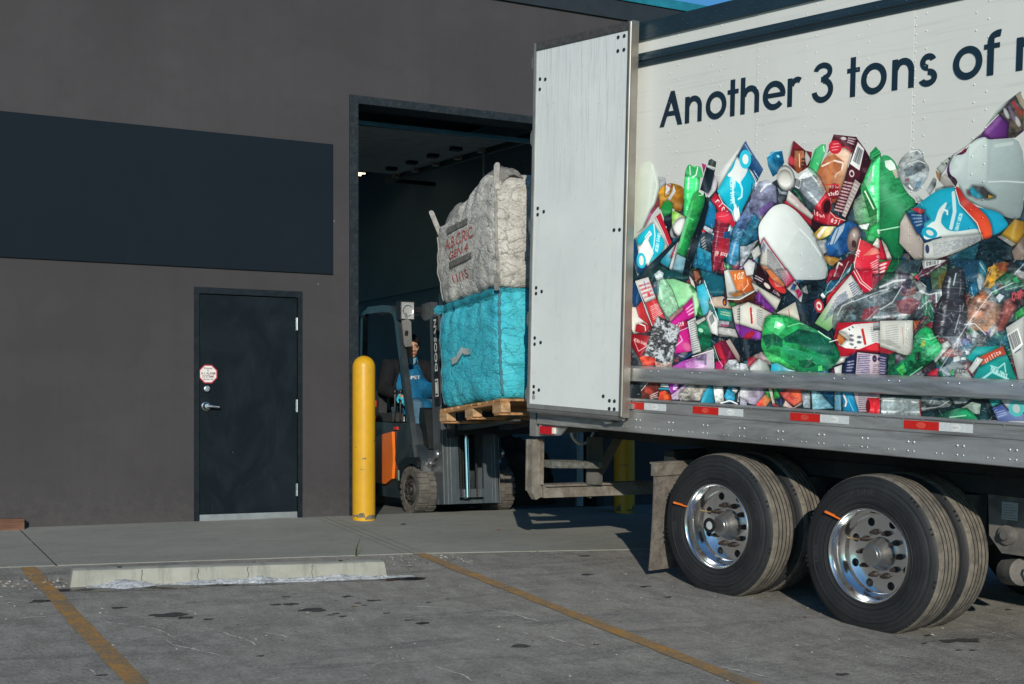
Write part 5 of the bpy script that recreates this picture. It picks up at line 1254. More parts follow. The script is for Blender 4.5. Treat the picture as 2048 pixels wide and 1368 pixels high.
["P","b0b2ae",[[2013,1899],[2125,1966],[2139,1609],[2102,1607]],None,None,0.04,1,0.35],
["K",[[2022,1860],[2090,1899],[2125,1805],[2065,1754]]],
["S","40506a",6.5,[[2077,1758],[2110,1780]],1],
["M","8a8c90",[[2103,1664],[2137,1679],[2139,1609],[2109,1608]],4,0.5],
["S","903038",4.7,[[2050,1747],[2094,1607]],1],
["P","c4c4bc",[[1153,1939],[1395,1942],[1397,1732],[1342,1731],[1159,1777]],None,None,0.04,1,0.35],
["M","686c70",[[1191,1908],[1282,1923],[1295,1794],[1214,1786]],9,0.35],
["S","b86a60",4.7,[[1318,1901],[1331,1795]],0.7],
["P","a82030",[[1159,1777],[1270,1748],[1216,1732],[1160,1739]],None,None,0.06,1,0.35],
["P","8a8c84",[[1157,1823],[1231,1824],[1314,1779],[1305,1764],[1158,1808]],None,None,0.06,0.5,0],
["P","a8502c",[[1397,1938],[1445,1942],[1403,1878]],None,None,0.1,1,0.35],
["P","1f9a58",[[1400,1841],[1434,1879],[1485,1909],[1529,1886],[1548,1842],[1601,1791],[1586,1746],[1519,1685],[1434,1631],[1374,1603],[1239,1602],[1237,1648],[1395,1735]],"0c5438",[[1513,1857],[1310,1627]],0.5,1,0.35],
["P","6ad890",[[1496,1856],[1530,1864],[1548,1842],[1514,1827]],None,None,0.3,0.6,0],
["P","70d098",[[1456,1751],[1575,1813],[1593,1783],[1467,1692]],None,None,0.5,0.45,0],
["S","c0f0d0",5.6,[[1453,1834],[1514,1827],[1574,1850]],0.6],
["P","b8a028",[[1463,1819],[1488,1827],[1481,1789],[1446,1781]],None,None,0.4,0.6,0],
["P","1c2820",[[1422,1743],[1448,1751],[1440,1706],[1423,1706]],None,None,0.06,1,0.35],
["S","90e0b0",7.5,[[1382,1607],[1468,1662]],0.7],
["P","3cb848",[[1282,1642],[1335,1681],[1355,1629],[1329,1605]],None,None,0.5,0.7,0],
["P","203048",[[1160,1739],[1211,1732],[1211,1605],[1165,1604]],None,None,0.1,1,0.35],
["M","a890b0",[[1161,1723],[1202,1716],[1202,1609],[1165,1608]],7,0.8],
["P","a82838",[[1478,1640],[1581,1657],[1574,1612],[1505,1610]],None,None,0.3,1,0.35],
["P","38303a",[[1469,1647],[1545,1693],[1555,1656],[1496,1618]],None,None,0.4,1,0.35],
["P","1c9c9c",[[1763,1720],[1826,1786],[2001,1796],[2094,1604],[1816,1605],[1854,1679]],"18887c",[[1820,1714],[2054,1648]],0.08,1,0.35],
["P","c85038",[[1852,1729],[2001,1796],[2019,1747],[1964,1731],[1862,1679]],None,None,0.06,1,0.35],
["T","trifico","e8d0c8",[[1894,1694],[1995,1757],[1881,1715]]],
["P","d0d4d0",[[1782,1655],[1836,1729],[1877,1715],[1807,1630]],None,None,0.05,1,0.35],
["S","b8d8d8",8.4,[[1926,1680],[1975,1667],[2013,1697],[2022,1647]],0.8],
["T","FRESH.FRAIS","c8e0e0",[[1927,1652],[2032,1612],[1931,1673]]],
["S","b0d8d8",13.0,[[1873,1600],[1936,1645],[2040,1605]],0.8],
["P","9a9e9c",[[1707,1653],[1774,1648],[1808,1605],[1692,1605]],None,None,0.4,1,0.35],
["T","DO","303840",[[1725,1628],[1766,1640],[1720,1653]]],
["P","12282c",[[1169,1500],[2143,1503],[2149,1370],[1174,1353]],None,None,0.5,1,0],
["B","clear","b4b8b8",[[1181,1408],[1464,1414]],[[0,67],[0.1,73],[1,58]],0.95],
["M","707880",[[1298,1452],[1441,1443],[1443,1383],[1310,1376]],6,0.4],
["S","a83038",6.5,[[1454,1459],[1466,1369]],1],
["S","e0e4e4",6.5,[[1170,1454],[1280,1466]],0.5],
["P","5a666a",[[1466,1489],[1713,1492],[1665,1431],[1469,1392]],None,None,0.6,1,0.35],
["S","c8d0d0",5.6,[[1528,1447],[1553,1485],[1630,1481]],0.7],
["S","c8d0d0",5.6,[[1477,1407],[1598,1428],[1664,1468]],0.6],
["P","909a9c",[[1672,1483],[1812,1493],[1773,1458],[1698,1447]],None,None,0.5,1,0.35],
["P","1a7a50",[[1582,1375],[1699,1418],[1765,1432],[1815,1409],[1858,1364],[1617,1358]],"0a4430",[[1716,1419],[1668,1365]],0.35,1,0.35],
["S","a8d8b8",7.5,[[1668,1368],[1775,1385]],0.8],
["P","7a8a80",[[1741,1427],[1813,1467],[1871,1455],[1865,1397],[1832,1396],[1782,1429]],None,None,0.3,1,0.35],
["P","0c1a20",[[1877,1492],[1942,1480],[1978,1367],[1930,1368],[1911,1443]],None,None,0.2,1,0.35],
["P","168a88",[[1917,1494],[2005,1494],[2010,1469],[1943,1444]],None,None,0.06,1,0.35],
["P","a4acb0",[[1997,1493],[2144,1496],[2146,1426],[2046,1435],[2010,1469]],None,None,0.04,1,0.35],
["P","3c4c88",[[1944,1437],[2006,1462],[2047,1428],[2147,1412],[2149,1370],[1986,1364]],"7888b0",[[1976,1432],[2118,1382]],0.15,1,0.35],
["E","4aa8a8",[[2097,1441],[2146,1440],[2095,1487]],1,0,None],
["E","a8b0b0",[[2097,1441],[2120,1439],[2096,1466]],1,0,None],
["M","b0b8cc",[[1968,1417],[2023,1434],[2040,1399],[1985,1382]],3,0.6],
]

# ================================================================== TRAILER
# local frame of the trailer: x = towards its nose, y = inwards from the near side, z = up
TA, TB = Vector((0.18131, -0.98194, -0.05408)), Vector((-0.01618, -0.05797, 0.99819))
TN = TA.cross(TB)
TR = thing('semi_trailer', 'white box trailer wrapped with a recycling picture, rear door folded open', 'trailer')
TM = Matrix(((TA.x, -TN.x, TB.x, 5.811), (TA.y, -TN.y, TB.y, -4.315), (TA.z, -TN.z, TB.z, -0.350), (0, 0, 0, 1)))
TR.matrix_world = TM
S0, S1 = -2.16, 8.9
WID = 2.58
# ---- printed wrap: drawn here as pixels in print millimetres
def paint_wrap():
    X0, X1, Y0, Y1, PX = -1130, 2170, 1340, 3240, 1.65
    W, H = int((X1 - X0) / PX), int((Y1 - Y0) / PX)
    xs = X0 + (np.arange(W) + .5) * PX; ys = Y0 + (np.arange(H) + .5) * PX
    img = np.zeros((H, W, 3), np.float32); img[:] = np.array([216, 219, 213]) / 255; alpha = np.zeros((H, W), np.float32)
    rng = np.random.default_rng(5)
    def smooth(n):
        a = rng.random((n, n)).astype(np.float32)
        yi = np.linspace(0, n - 1.001, H); xi = np.linspace(0, n - 1.001, W)
        y0, x0 = yi.astype(int), xi.astype(int); fy, fx = (yi - y0)[:, None], (xi - x0)[None]
        fy, fx = fy * fy * (3 - 2 * fy), fx * fx * (3 - 2 * fx)
        return (a[y0][:, x0] * (1 - fy) * (1 - fx) + a[y0 + 1][:, x0] * fy * (1 - fx) + a[y0][:, x0 + 1] * (1 - fy) * fx + a[y0 + 1][:, x0 + 1] * fy * fx)
    NZ = (.42 * smooth(40) + .33 * smooth(110) + .25 * smooth(260)) * 2 - 1
    NC = np.clip(np.abs(NZ) * 4, 0, 1)                     # creased folds
    def hexc(c): return np.array([int(c[i:i + 2], 16) for i in (0, 2, 4)], np.float32) / 255
    def win(p, pad):
        p = np.asarray(p, np.float32); a, b = p.min(0) - pad, p.max(0) + pad
        i0, i1 = max(0, int((a[0] - X0) / PX)), min(W, int((b[0] - X0) / PX) + 1); j0, j1 = max(0, int((a[1] - Y0) / PX)), min(H, int((b[1] - Y0) / PX) + 1)
        if i1 <= i0 or j1 <= j0: return None
        return slice(j0, j1), slice(i0, i1), xs[i0:i1][None], ys[j0:j1][:, None]
    def seg(x, y, a, b):
        dx, dy = b[0] - a[0], b[1] - a[1]; L = dx * dx + dy * dy + 1e-6
        t = np.clip(((x - a[0]) * dx + (y - a[1]) * dy) / L, 0, 1)
        return np.hypot(x - a[0] - t * dx, y - a[1] - t * dy)
    def sdf(p, x, y):
        ins = np.zeros(np.broadcast(x, y).shape, bool); d = np.full(ins.shape, 1e9, np.float32); n = len(p)
        for k in range(n):
            a, b = p[k], p[(k + 1) % n]; d = np.minimum(d, seg(x, y, a, b))
            if a[1] != b[1]:
                c = ((a[1] > y) != (b[1] > y)) & (x < (b[0] - a[0]) * (y - a[1]) / (b[1] - a[1]) + a[0]); ins ^= c
        return np.where(ins, -d, d)
    def put(w, m, c):
        s = img[w[0], w[1]]; img[w[0], w[1]] = s + (c - s) * m[..., None]
        alpha[w[0], w[1]] = np.maximum(alpha[w[0], w[1]], np.minimum(1, m * 1.0) if True else 0)
    def poly(c, p, c2, g, n, a, e):
        if len(p) >= 9:                                     # soft bodies get rounded outlines
            for _ in range(2): p = [q for i in range(len(p)) for q in ((p[i][0] * .8 + p[(i + 1) % len(p)][0] * .2, p[i][1] * .8 + p[(i + 1) % len(p)][1] * .2), (p[i][0] * .2 + p[(i + 1) % len(p)][0] * .8, p[i][1] * .2 + p[(i + 1) % len(p)][1] * .8))]
        w = win(p, 14)
        if w is None: return
        d = sdf(p, w[2], w[3]); nz = NZ[w[0], w[1]]; k = hexc(c) * np.ones(d.shape + (3,), np.float32)
        if c2:
            if g: gx, gy = g[1][0] - g[0][0], g[1][1] - g[0][1]; t = np.clip(((w[2] - g[0][0]) * gx + (w[3] - g[0][1]) * gy) / (gx * gx + gy * gy + 1e-6), 0, 1)
            else: t = np.clip(nz + .5, 0, 1)
            t = t + np.zeros(d.shape); k = k + (hexc(c2) - k) * t[..., None]
        if n > .15:
            nc = NC[w[0], w[1]]; k = k * (1 + n * 1.1 * nz * 1.4)[..., None]; k = k + (np.clip((.12 - nc) * 6, 0, 1) * n * .8)[..., None] * (1 - k) * .8
        else: k = k * (1 + n * nz)[..., None]
        k = k * (1 - e * .5 * np.exp(d / 20.0))[..., None]
        if a > .5:                                          # sheen of the printed packages: one broad fall of tone and one soft glint
            th = rng.uniform(0, 6.28); t = (w[2] * np.cos(th) + w[3] * np.sin(th)) + np.zeros(d.shape); t = (t - t.min()) / (np.ptp(t) + 1e-6)
            k = k * (.86 + .26 * t)[..., None]; hl = .16 * np.exp(-((t - rng.uniform(.25, .8) - .05 * nz) / rng.uniform(.03, .09)) ** 2); k = k + hl[..., None] * (1 - k)
        if e > .15 and a > .85:                            # soft print shade beside overlapping items
            s = np.clip(1 - d / 22, 0, 1) ** 1.5 * .42 * (d > 0) * alpha[w[0], w[1]]; img[w[0], w[1]] *= (1 - s)[..., None]
        put(w, np.clip(.5 - d / PX, 0, 1) * a, np.clip(k, 0, 1))
    STY = {'green': (.55, .85, .9, .6), 'clear': (.4, .85, 1.0, .8), 'solid': (.5, .7, .35, .2), 'dark': (.3, .8, .6, .3), 'metal': (.5, .7, .6, .4)}
    def bottle(sty, c, ax, prof, a):
        p0, p1 = np.array(ax[0], float), np.array(ax[1], float); v = p1 - p0; L = np.hypot(*v); v /= L; q = np.array([-v[1], v[0]]); rm = max(r for _, r in prof)
        w = win([p0, p1], rm + 6)
        if w is None: return
        X, Y = w[2] - p0[0], w[3] - p0[1]; t = (X * v[0] + Y * v[1]) / L; o = X * q[0] + Y * q[1]
        ts, rs = [z[0] for z in prof], [z[1] for z in prof]
        r = np.interp(t, ts, rs); u = o / np.maximum(r, 1); lo, hi, sp, rim = STY[sty]; nz = NZ[w[0], w[1]]
        m = np.clip((r - np.abs(o)) / PX + .5, 0, 1) * np.clip(t * L / PX + .5, 0, 1) * np.clip((1 - t) * L / PX + .5, 0, 1) * a
        uu = np.clip(np.abs(u), 0, 1); sh = lo + hi * np.sqrt(1 - uu * uu)
        k = hexc(c) * (sh * (1 + .25 * nz))[..., None]
        if sty == 'clear': k = k * .55 + img[w[0], w[1]] * .45 * (1 + .5 * nz)[..., None]; k *= (1 - .45 * np.exp(-((uu - .97) / .07) ** 2))[..., None]
        h = sp * np.exp(-((u + .42 + .06 * nz) / .10) ** 2) * np.clip(.6 + 1.6 * nz, 0, 1) + rim * np.exp(-((u - .55) / .06) ** 2) * np.clip(.5 + 2 * nz, 0, 1)
        h = h + .28 * (np.abs((t * L / 34) % 1 - .5) < .07) * (uu < .92) * (.4 + nz)
        k = k + np.clip(h, 0, 1)[..., None] * (1 - k); put(w, m, np.clip(k, 0, 1))
    def stroke(c, wd, p, a=1):
        w = win(p, wd + 3)
        if w is None: return
        d = np.full(np.broadcast(w[2], w[3]).shape, 1e9, np.float32)
        for s, b in zip(p[:-1], p[1:]): d = np.minimum(d, seg(w[2], w[3], s, b))
        put(w, np.clip((wd / 2 - d) / PX + .5, 0, 1) * a, hexc(c))
    def ellipse(c, p, a, e, c2):
        o, A, B_ = [np.array(z, float) for z in p]; A, B_ = A - o, B_ - o; r = max(np.hypot(*A), np.hypot(*B_)) * 1.5
        w = win([o - r, o + r], 2)
        if w is None: return
        det = A[0] * B_[1] - A[1] * B_[0]
        if abs(det) < 1: return
        X, Y = w[2] - o[0], w[3] - o[1]; u = (X * B_[1] - Y * B_[0]) / det; v = (A[0] * Y - A[1] * X) / det; rr = np.hypot(u, v); sc = min(np.hypot(*A), np.hypot(*B_))
        k = hexc(c) * (1 - e * rr ** 4)[..., None]
        if c2: k = k + (hexc(c2) - k) * np.clip(.5 - v * .7, 0, 1)[..., None]
        put(w, np.clip((1 - rr) * sc / PX + .5, 0, 1) * a, np.clip(k, 0, 1))
    GL = {'A': '02,12,04,42 11,31', 'B': '00,04,34,33,22,02 22,31,30,00', 'C': '33,24,14,03,01,10,20,31', 'D': '00,04,24,32,20,00', 'E': '34,04,00,30 02,22', 'F': '00,04,34 02,22', 'H': '00,04 30,34 02,32', 'I': '10,14', 'K': '00,04 34,02,30', 'L': '04,00,30', 'M': '00,04,22,44,40', 'N': '00,04,30,34', 'O': '10,01,03,14,24,33,31,20,10', 'P': '00,04,24,33,22,02', 'R': '00,04,24,33,22,02 12,30', 'S': '33,24,14,03,12,22,31,20,10,01', 'T': '20,24 04,44', 'U': '04,01,10,20,31,34', 'W': '04,10,22,30,44', 'Z': '04,34,00,30', '-': '12,22', '.': '10,10', '0': '10,01,03,14,24,33,31,20,10', '1': '03,14,10', '2': '03,14,24,33,00,30', '6': '24,13,01,10,20,31,22,02',
          'a': '03,13,22,20,10,01,12,22', 'c': '22,13,03,01,10,20', 'd': '24,20,00,02,22', 'e': '01,21,22,13,02,00,20', 'f': '24,14,10 03,23', 'h': '04,00 02,13,22,20', 'i': '10,12 13,14', 'l': '14,10', 'o': '00,02,22,20,00', 'r': '00,03 02,13,23', 's': '22,02,11,20,00', 't': '14,10,20 03,23', 'w': '03,10,21,30,43'}
    def text(s, c, p):
        o, e, u = [np.array(z, float) for z in p]; adv = (e - o) / len(s); uh = u - o
        wd = max(2.2, np.hypot(*uh) * .17)
        for i, ch in enumerate(s):
            g = GL.get(ch)
            if not g: continue
            for st in g.split():
                pts_ = [tuple(o + adv * (i + .08 + float(q[0]) / 4.6) + uh * float(q[1]) / 4) for q in st.split(',')]
                if len(pts_) == 1 or pts_[0] == pts_[-1] and len(pts_) == 2: pts_ = [pts_[0], (pts_[0][0] + 1, pts_[0][1])]
                stroke(c, wd, pts_)
    def quadpt(q, s, t):
        q = [np.array(z, float) for z in q]; return (q[0] * (1 - s) + q[1] * s) * (1 - t) + (q[3] * (1 - s) + q[2] * s) * t
    def micro(c, q, rows, a):
        for r in range(rows):
            t = (r + .5) / rows; x = 0.0
            h = np.hypot(*(quadpt(q, .5, min(1, t + .3 / rows)) - quadpt(q, .5, max(0, t - .3 / rows)))) * .9
            while x < .95:
                l = rng.uniform(.05, .2); stroke(c, max(1.8, h), [tuple(quadpt(q, x, t)), tuple(quadpt(q, min(1, x + l), t))], a * rng.uniform(.6, 1)); x += l + rng.uniform(.03, .07)
    def barcode(q):
        poly('d8d8d4', q, None, None, .02, 1, 0); x = .08
        while x < .92:
            l = rng.uniform(.012, .045); stroke('20242c', max(1.7, l * np.hypot(*(quadpt(q, 1, .5) - quadpt(q, 0, .5)))), [tuple(quadpt(q, x, .1)), tuple(quadpt(q, x, .85))]); x += l * 2.3
    def foil(p, c):
        w = win(p, 4)
        if w is None: return
        d = sdf(p, w[2], w[3]); nz = NZ[w[0], w[1]]; v = .70 + .42 * np.sin(nz * 5.5); k = hexc(c) * np.clip(v, .15, 1.35)[..., None]
        put(w, np.clip(.5 - d / PX, 0, 1), np.clip(k * (1 - .4 * np.exp(d / 10.0))[..., None], 0, 1))
    # crowded ground of the pile
    top = [(-1130, 2560), (-900, 2500), (-700, 2620), (-560, 2900), (-350, 2760), (-100, 3050), (150, 2800), (330, 2900), (560, 2850), (800, 3000), (1000, 2760), (1200, 2700), (1500, 2620), (1750, 2500), (2170, 2700)]
    poly('12242e', top + [(2170, 1340), (-1130, 1340)], None, None, .6, 1, 0)
    img[alpha < .5] = np.array([216, 219, 213]) / 255
    cl = ['1d6a3c', '8a9498', '14506e', '7a2030', 'a8a49c', '0e1c26', '2aa0b8', '5a2a60', 'c8c8c0', '2a7a48', '903028', '707880']
    for k in range(520):
        x = rng.uniform(-1130, 2170); yt = np.interp(x, [q[0] for q in top], [q[1] for q in top]); y = rng.uniform(1340, yt - 330)
        r = rng.uniform(25, 80); th = rng.uniform(0, 6.28)
        if k % 5 < 3:                                       # small bottles with neck, shoulder and cap
            L = r * 2.2; dx, dy = np.cos(th), np.sin(th); p0, p1 = (x - dx * L, y - dy * L), (x + dx * L, y + dy * L)
            bottle(['clear', 'green', 'clear', 'solid', 'dark'][k % 5], cl[rng.integers(12)], [p0, p1], [(0, r * .26), (.07, r * .26), (.09, r * .3), (.11, r * .24), (.16, r * .24), (.30, r * .74), (.36, r * .8), (.55, r * .76), (.75, r * .8), (.94, r * .8), (1, r * .66)], .92)
            bottle('solid', ['c01f30', 'e8e8e4', '1a6aa0', '2a9a4a'][k % 4], [p0, (x - dx * L * .84, y - dy * L * .84)], [(0, r * .27), (.1, r * .31), (1, r * .31)], .95)
        else: poly(cl[rng.integers(12)], [(x + r * rng.uniform(.6, 1.2) * np.cos(th + q), y + r * rng.uniform(.6, 1.2) * np.sin(th + q)) for q in (0, 1.4, 2.9, 4.4)], cl[rng.integers(12)], None, .35, .85, .4)
    for it in ART:
        k = it[0]
        if k == 'P': poly(*it[1:])
        elif k == 'B': bottle(*it[1:])
        elif k == 'E': ellipse(*it[1:])
        elif k == 'S': stroke(*it[1:])
        elif k == 'T': text(*it[1:])
        elif k == 'M': micro(*it[1:])
        elif k == 'K': barcode(it[1])
        elif k == 'F': foil(it[1], it[2])
    # glints and folds of the clear plastic in the printed picture
    for k in range(1100):
        x = rng.uniform(-1130, 2170); yt = np.interp(x, [q[0] for q in top], [q[1] for q in top]); y = rng.uniform(1345, yt - 260)
        lum = img[min(H - 1, int((y - Y0) / PX)), min(W - 1, int((x - X0) / PX))]
        if lum.mean() > .55 or (lum.max() - lum.min() > .3 and k % 2): continue
        th = rng.uniform(0, 3.14); l = rng.uniform(8, 46); b = rng.uniform(-.6, .6)
        p = [(x + l * t * np.cos(th + b * t), y + l * t * np.sin(th + b * t)) for t in (0, .35, .7, 1)]
        stroke(['e8eeee', 'f4f6f4', 'ffffff', 'c8d4d8', '1a2830'][k % 5], rng.uniform(1.6, 4.0), p, rng.uniform(.12, .5))
    im = bpy.data.images.new('recycling_print', W, H, alpha=True, float_buffer=False)
    px = np.ones((H, W, 4), np.float32); px[..., :3] = np.clip(img, 0, 1); px[..., 3] = np.clip(alpha * 1.2, 0, 1)
    im.alpha_mode = 'CHANNEL_PACKED'; im.pixels.foreach_set(px.ravel()); im.update(); im.pack()
    return im, (X0, X1, Y0, Y1)
IMG, (WX0, WX1, WY0, WY1) = paint_wrap()
def wrap_mat():
    t = NT('printed_wrap')
    ti = t.n('ShaderNodeTexImage'); ti.image = IMG; ti.extension = 'REPEAT'; ti.interpolation = 'Cubic'
    t.l(t.uv, ti.inputs[0])
    n1 = t.noise(.9, 5, .6, t.map((1, 1, .4))); paint = t.mix(t.ramp(n1, .3, .7), (.66, .665, .63), (.74, .745, .71))
    ln = t.noise(14, 4, .6, t.map((.08, 1, 2.6))); paint = t.mix(t.math('MULTIPLY', t.ramp(ln, .56, .66), .22), paint, (.42, .43, .42))
    pr = t.mix(1.0, ti.outputs[0], (1.5, 1.5, 1.48), 'MULTIPLY')
    sx = t.n('ShaderNodeSeparateXYZ'); t.l(t.uv, sx.inputs[0])
    inside = t.math('LESS_THAN', sx.outputs[1], .995)
    t.col(t.mix(t.math('MULTIPLY', ti.outputs[1], inside), paint, pr))
    t.set(rough=.33, spec=.5)
    t.bump(t.math('ADD', t.noise(3.2, 3, .5, t.map((1, 1, .5))), t.math('MULTIPLY', t.noise(34, 4, .6, t.map((.1, 1, 1))), .12)), .10, .02)
    return t.m
M_WRAP = wrap_mat()
M_TWHITE = mat('trailer_white', (.66, .67, .64), .4, var=.05, vscale=2, bump=.05, bscale=8)
M_NAVYRAIL = mat('navy_rail', (.022, .045, .062), .4, .3, .15, 4, .06, 20)
M_UNDER = mat('under_frame', (.012, .015, .017), .7, var=.4, dirt=(.05, .045, .04), dscale=4, damt=.4)
M_GALV = mat('worn_galvanised', (.30, .275, .24), .55, .5, .3, 9, .15, 40, (.13, .095, .07), 7, .7)
M_GREYPOST = mat('grey_post', (.36, .37, .36), .5, .6, .12, 6, .08, 30, (.2, .19, .18), 5, .5)
def rivet(mb, s, t, y, r=.0062):
    c = mb.bm.verts.new((s, y - r * .62, t)); A = [mb.bm.verts.new((s + r * .62 * math.cos(k * 1.0472), y - r * .45, t + r * .62 * math.sin(k * 1.0472))) for k in range(6)]; B_ = [mb.bm.verts.new((s + r * math.cos(k * 1.0472), y, t + r * math.sin(k * 1.0472))) for k in range(6)]
    for k in range(6): mb.face([c, A[k], A[(k + 1) % 6]]); mb.face([A[k], B_[k], B_[(k + 1) % 6], A[(k + 1) % 6]])
def uv_wrap(o):
    me = o.data; uvl = me.uv_layers.new(name='UVMap'); co = np.zeros(len(me.vertices) * 3); me.vertices.foreach_get('co', co); co = co.reshape(-1, 3)
    li = np.zeros(len(me.loops), int); me.loops.foreach_get('vertex_index', li)
    uvl.data.foreach_set('uv', np.stack([(co[li, 0] * 1000 - WX0) / (WX1 - WX0), (co[li, 2] * 1000 - WY0) / (WY1 - WY0)], 1).ravel().astype(np.float32))
# side skin in 1.24 m sheets, each lapping the next by 2 mm
mb = MB(); x = S0; seams = [.10 + 1.24 * k for k in range(-1, 8)]
ed = [S0] + [q for q in seams if S0 + .1 < q < S1] + [S1]
for i, (a_, b_) in enumerate(zip(ed[:-1], ed[1:])):
    mb.box(a_ + (.0 if i == 0 else .0005), b_ + .0, .0 + .0015 * (i % 2), .03, 1.355, 4.03)
for q in seams:
    if q > S1 - .1: continue
    tt = 1.68
    while tt < 3.80: rivet(mb, q + .012, tt, .0005 if True else 0); tt += .052
    for off in (.085, .42, .50, .83, .91):
        tt = 1.40 + (.05 if off in (.42, .83) else 0)
        while tt < 4.0:
            if not (1.47 < tt < 1.62 or 3.80 < tt < 3.92): rivet(mb, q + off, tt, .0005)
            tt += .103
sp = mb.build('side_panel', M_WRAP, TR, angle=50); uv_wrap(sp)
# far side, front, roof, floor
mb = MB(); mb.box(S0, S1, WID - .03, WID, 1.12, 4.09); mb.build('side_panel', M_TWHITE, TR)
mb = MB(); mb.box(S1 - .03, S1 + .01, .031, WID - .031, 1.12, 4.09); mb.build('front_wall', M_TWHITE, TR)
mb = MB(); mb.box(S0, S1, .02, WID - .02, 4.095, 4.11); mb.build('roof', M_TWHITE, TR)
mb = MB(); mb.box(S0, S1, .031, WID - .031, 1.16, 1.20); mb.build('cargo_floor', mat('floor_planks', (.16, .10, .06), .7, var=.35, vscale=8, stretch=(.2, 3, 1)), TR)
# rails
mb = MB(); mb.box(S0, S1, -.018, .05, 4.012, 4.094); mb.box(S0, S1, -.010, .05, 4.096, 4.128); mb.box(S0, S1, -.022, -.004, 4.000, 4.012)
k = S0 + .05
while k < 4: 
    for z in (4.035, 4.075): rivet(mb, k + (0 if z < 4.05 else .05), z, -.018, .006)
    k += .105
mb.build('top_rail', M_NAVYRAIL, TR, bev=.003)
mb = MB(); mb.prism([(3.806, -.001), (3.812, -.016), (3.838, -.022), (3.846, -.034), (3.872, -.034), (3.880, -.022), (3.902, -.016), (3.908, -.001)], lambda a, b, d: (d, b, a), S0 + .02, S1)
k = S0 + .1
while k < 4: rivet(mb, k, 3.859, -.0345, .007); k += .21
mb.build('upper_rub_rail', M_NAVYRAIL, TR)
mb = MB(); mb.prism([(1.487, -.001), (1.489, -.034), (1.496, -.042), (1.582, -.042), (1.588, -.040), (1.603, -.014), (1.606, -.001)], lambda a, b, d: (d, b, a), S0 + .02, S1)
k = S0 + .1
while k < 5:
    rivet(mb, k, 1.572, -.043, .0065); rivet(mb, k + .077, 1.572, -.043, .0065); k += .415
mb.build('rub_rail', M_ALU, TR)
mb = MB(); mb.prism([(1.112, .06), (1.108, -.020), (1.113, -.026), (1.262, -.022), (1.268, -.029), (1.277, -.029), (1.281, -.022), (1.340, -.021), (1.350, -.033), (1.362, -.030), (1.365, -.001)], lambda a, b, d: (d, b, a), S0 + .03, S1)
k = S0 + .16
while k < 5.5:
    for z in (1.15, 1.205):
        for q in (0, .042): rivet(mb, k + q, z, -.0235, .0095)
    rivet(mb, k + .2, 1.15, -.0235, .008); rivet(mb, k + .24, 1.15, -.0235, .008)
    for q in (.10, .30): rivet(mb, k + q, 1.345, -.026, .006)
    k += .34
mb.build('bottom_rail', mat('bottom_rail_aluminium', (.44, .445, .44), .48, .6, .16, 4, .1, 30, (.13, .125, .12), 3.2, .7, stretch=(.3, 1, 2.5)), TR)
# conspicuity tape
M_TRED = mat('red_reflective', (.55, .018, .014), .3, var=.12, vscale=40, bump=.06, bscale=160); M_TWH = mat('silver_reflective', (.60, .64, .66), .3, var=.08, vscale=40, bump=.06, bscale=160); M_EMB = mat('faint_emblem', (.72, .74, .72), .4)
k = -1.16 + .0
for i in range(8):
    a_ = -1.14 if i == 0 else -.400 + .884 * (i - 1)
    mb = MB(); mb.box(a_ - .0, a_ + .245, -.0248, -.0225, 1.285, 1.336)
    e = lambda m, cx, dep: m.prism([(cx + .034 * math.cos(q * .449), 1.3105 + .019 * math.sin(q * .449)) for q in range(14)], lambda a, b, d: (a, d, b), -.0249, dep)
    o_ = mb.build('red_tape', M_TRED, TR)
    mb = MB(); e(mb, a_ + .12, -.0255); mb.build('emblem', mat('red_emblem', (.62, .07, .05), .35), o_)
    mb = MB(); mb.box(a_ + .246, a_ + .47, -.0248, -.0225, 1.285, 1.336); o_ = mb.build('white_tape', M_TWH, TR)
    mb = MB(); e(mb, a_ + .358, -.0255); mb.build('emblem', M_EMB, o_)
    if i < 5:
        merge(o_, text_bm('UTILITY', (a_ + .334, -.0256, 1.304), (1, 0, 0), (0, 0, 1), .048, .011, .01, .0006), mat('grey_ink', (.35, .36, .36), .6))
# ---- slogan lettering, vinyl cut letters
M_LET = mat('navy_vinyl', (.010, .026, .042), .4, var=.08, bump=.03)
LT = MB(); WORDS = []
def word_end():
    global LT
    WORDS.append(LT.build('lettering', M_LET, TR, flat=True)); LT = MB()
BL, XH, CH, SW = 3.343, 3.528, 3.590, .0400
kz = [0]
def lp(outer, inner=None):
    kz[0] = (kz[0] + 1) % 5; d = -.0022 - .0005 * kz[0]
    if inner is None: LT.prism(outer, lambda a, b, q: (a, q, b), -.0005, d)
    else:
        n = len(outer); O0 = [LT.bm.verts.new((a, d, b)) for a, b in outer]; I0 = [LT.bm.verts.new((a, d, b)) for a, b in inner]; O1 = [LT.bm.verts.new((a, -.0005, b)) for a, b in outer]; I1 = [LT.bm.verts.new((a, -.0005, b)) for a, b in inner]
        for i in range(n):
            j = (i + 1) % n; LT.face([O0[i], O0[j], I0[j], I0[i]]); LT.face([O0[i], O1[i], O1[j], O0[j]]); LT.face([I0[i], I0[j], I1[j], I1[i]])
def stem(x0, x1, y0, y1): lp([(x0, y0), (x1, y0), (x1, y1), (x0, y1)])
def arc(cx, cy, rx, ry, a0, a1, w=SW, n=28, endw=None):
    A, B_ = [], []
    for i in range(n + 1):
        t = R(a0 + (a1 - a0) * i / n); A.append((cx + rx * math.cos(t), cy + ry * math.sin(t))); B_.append((cx + (rx - w) * math.cos(t), cy + (ry - w) * math.sin(t)))
    lp(A + B_[::-1])
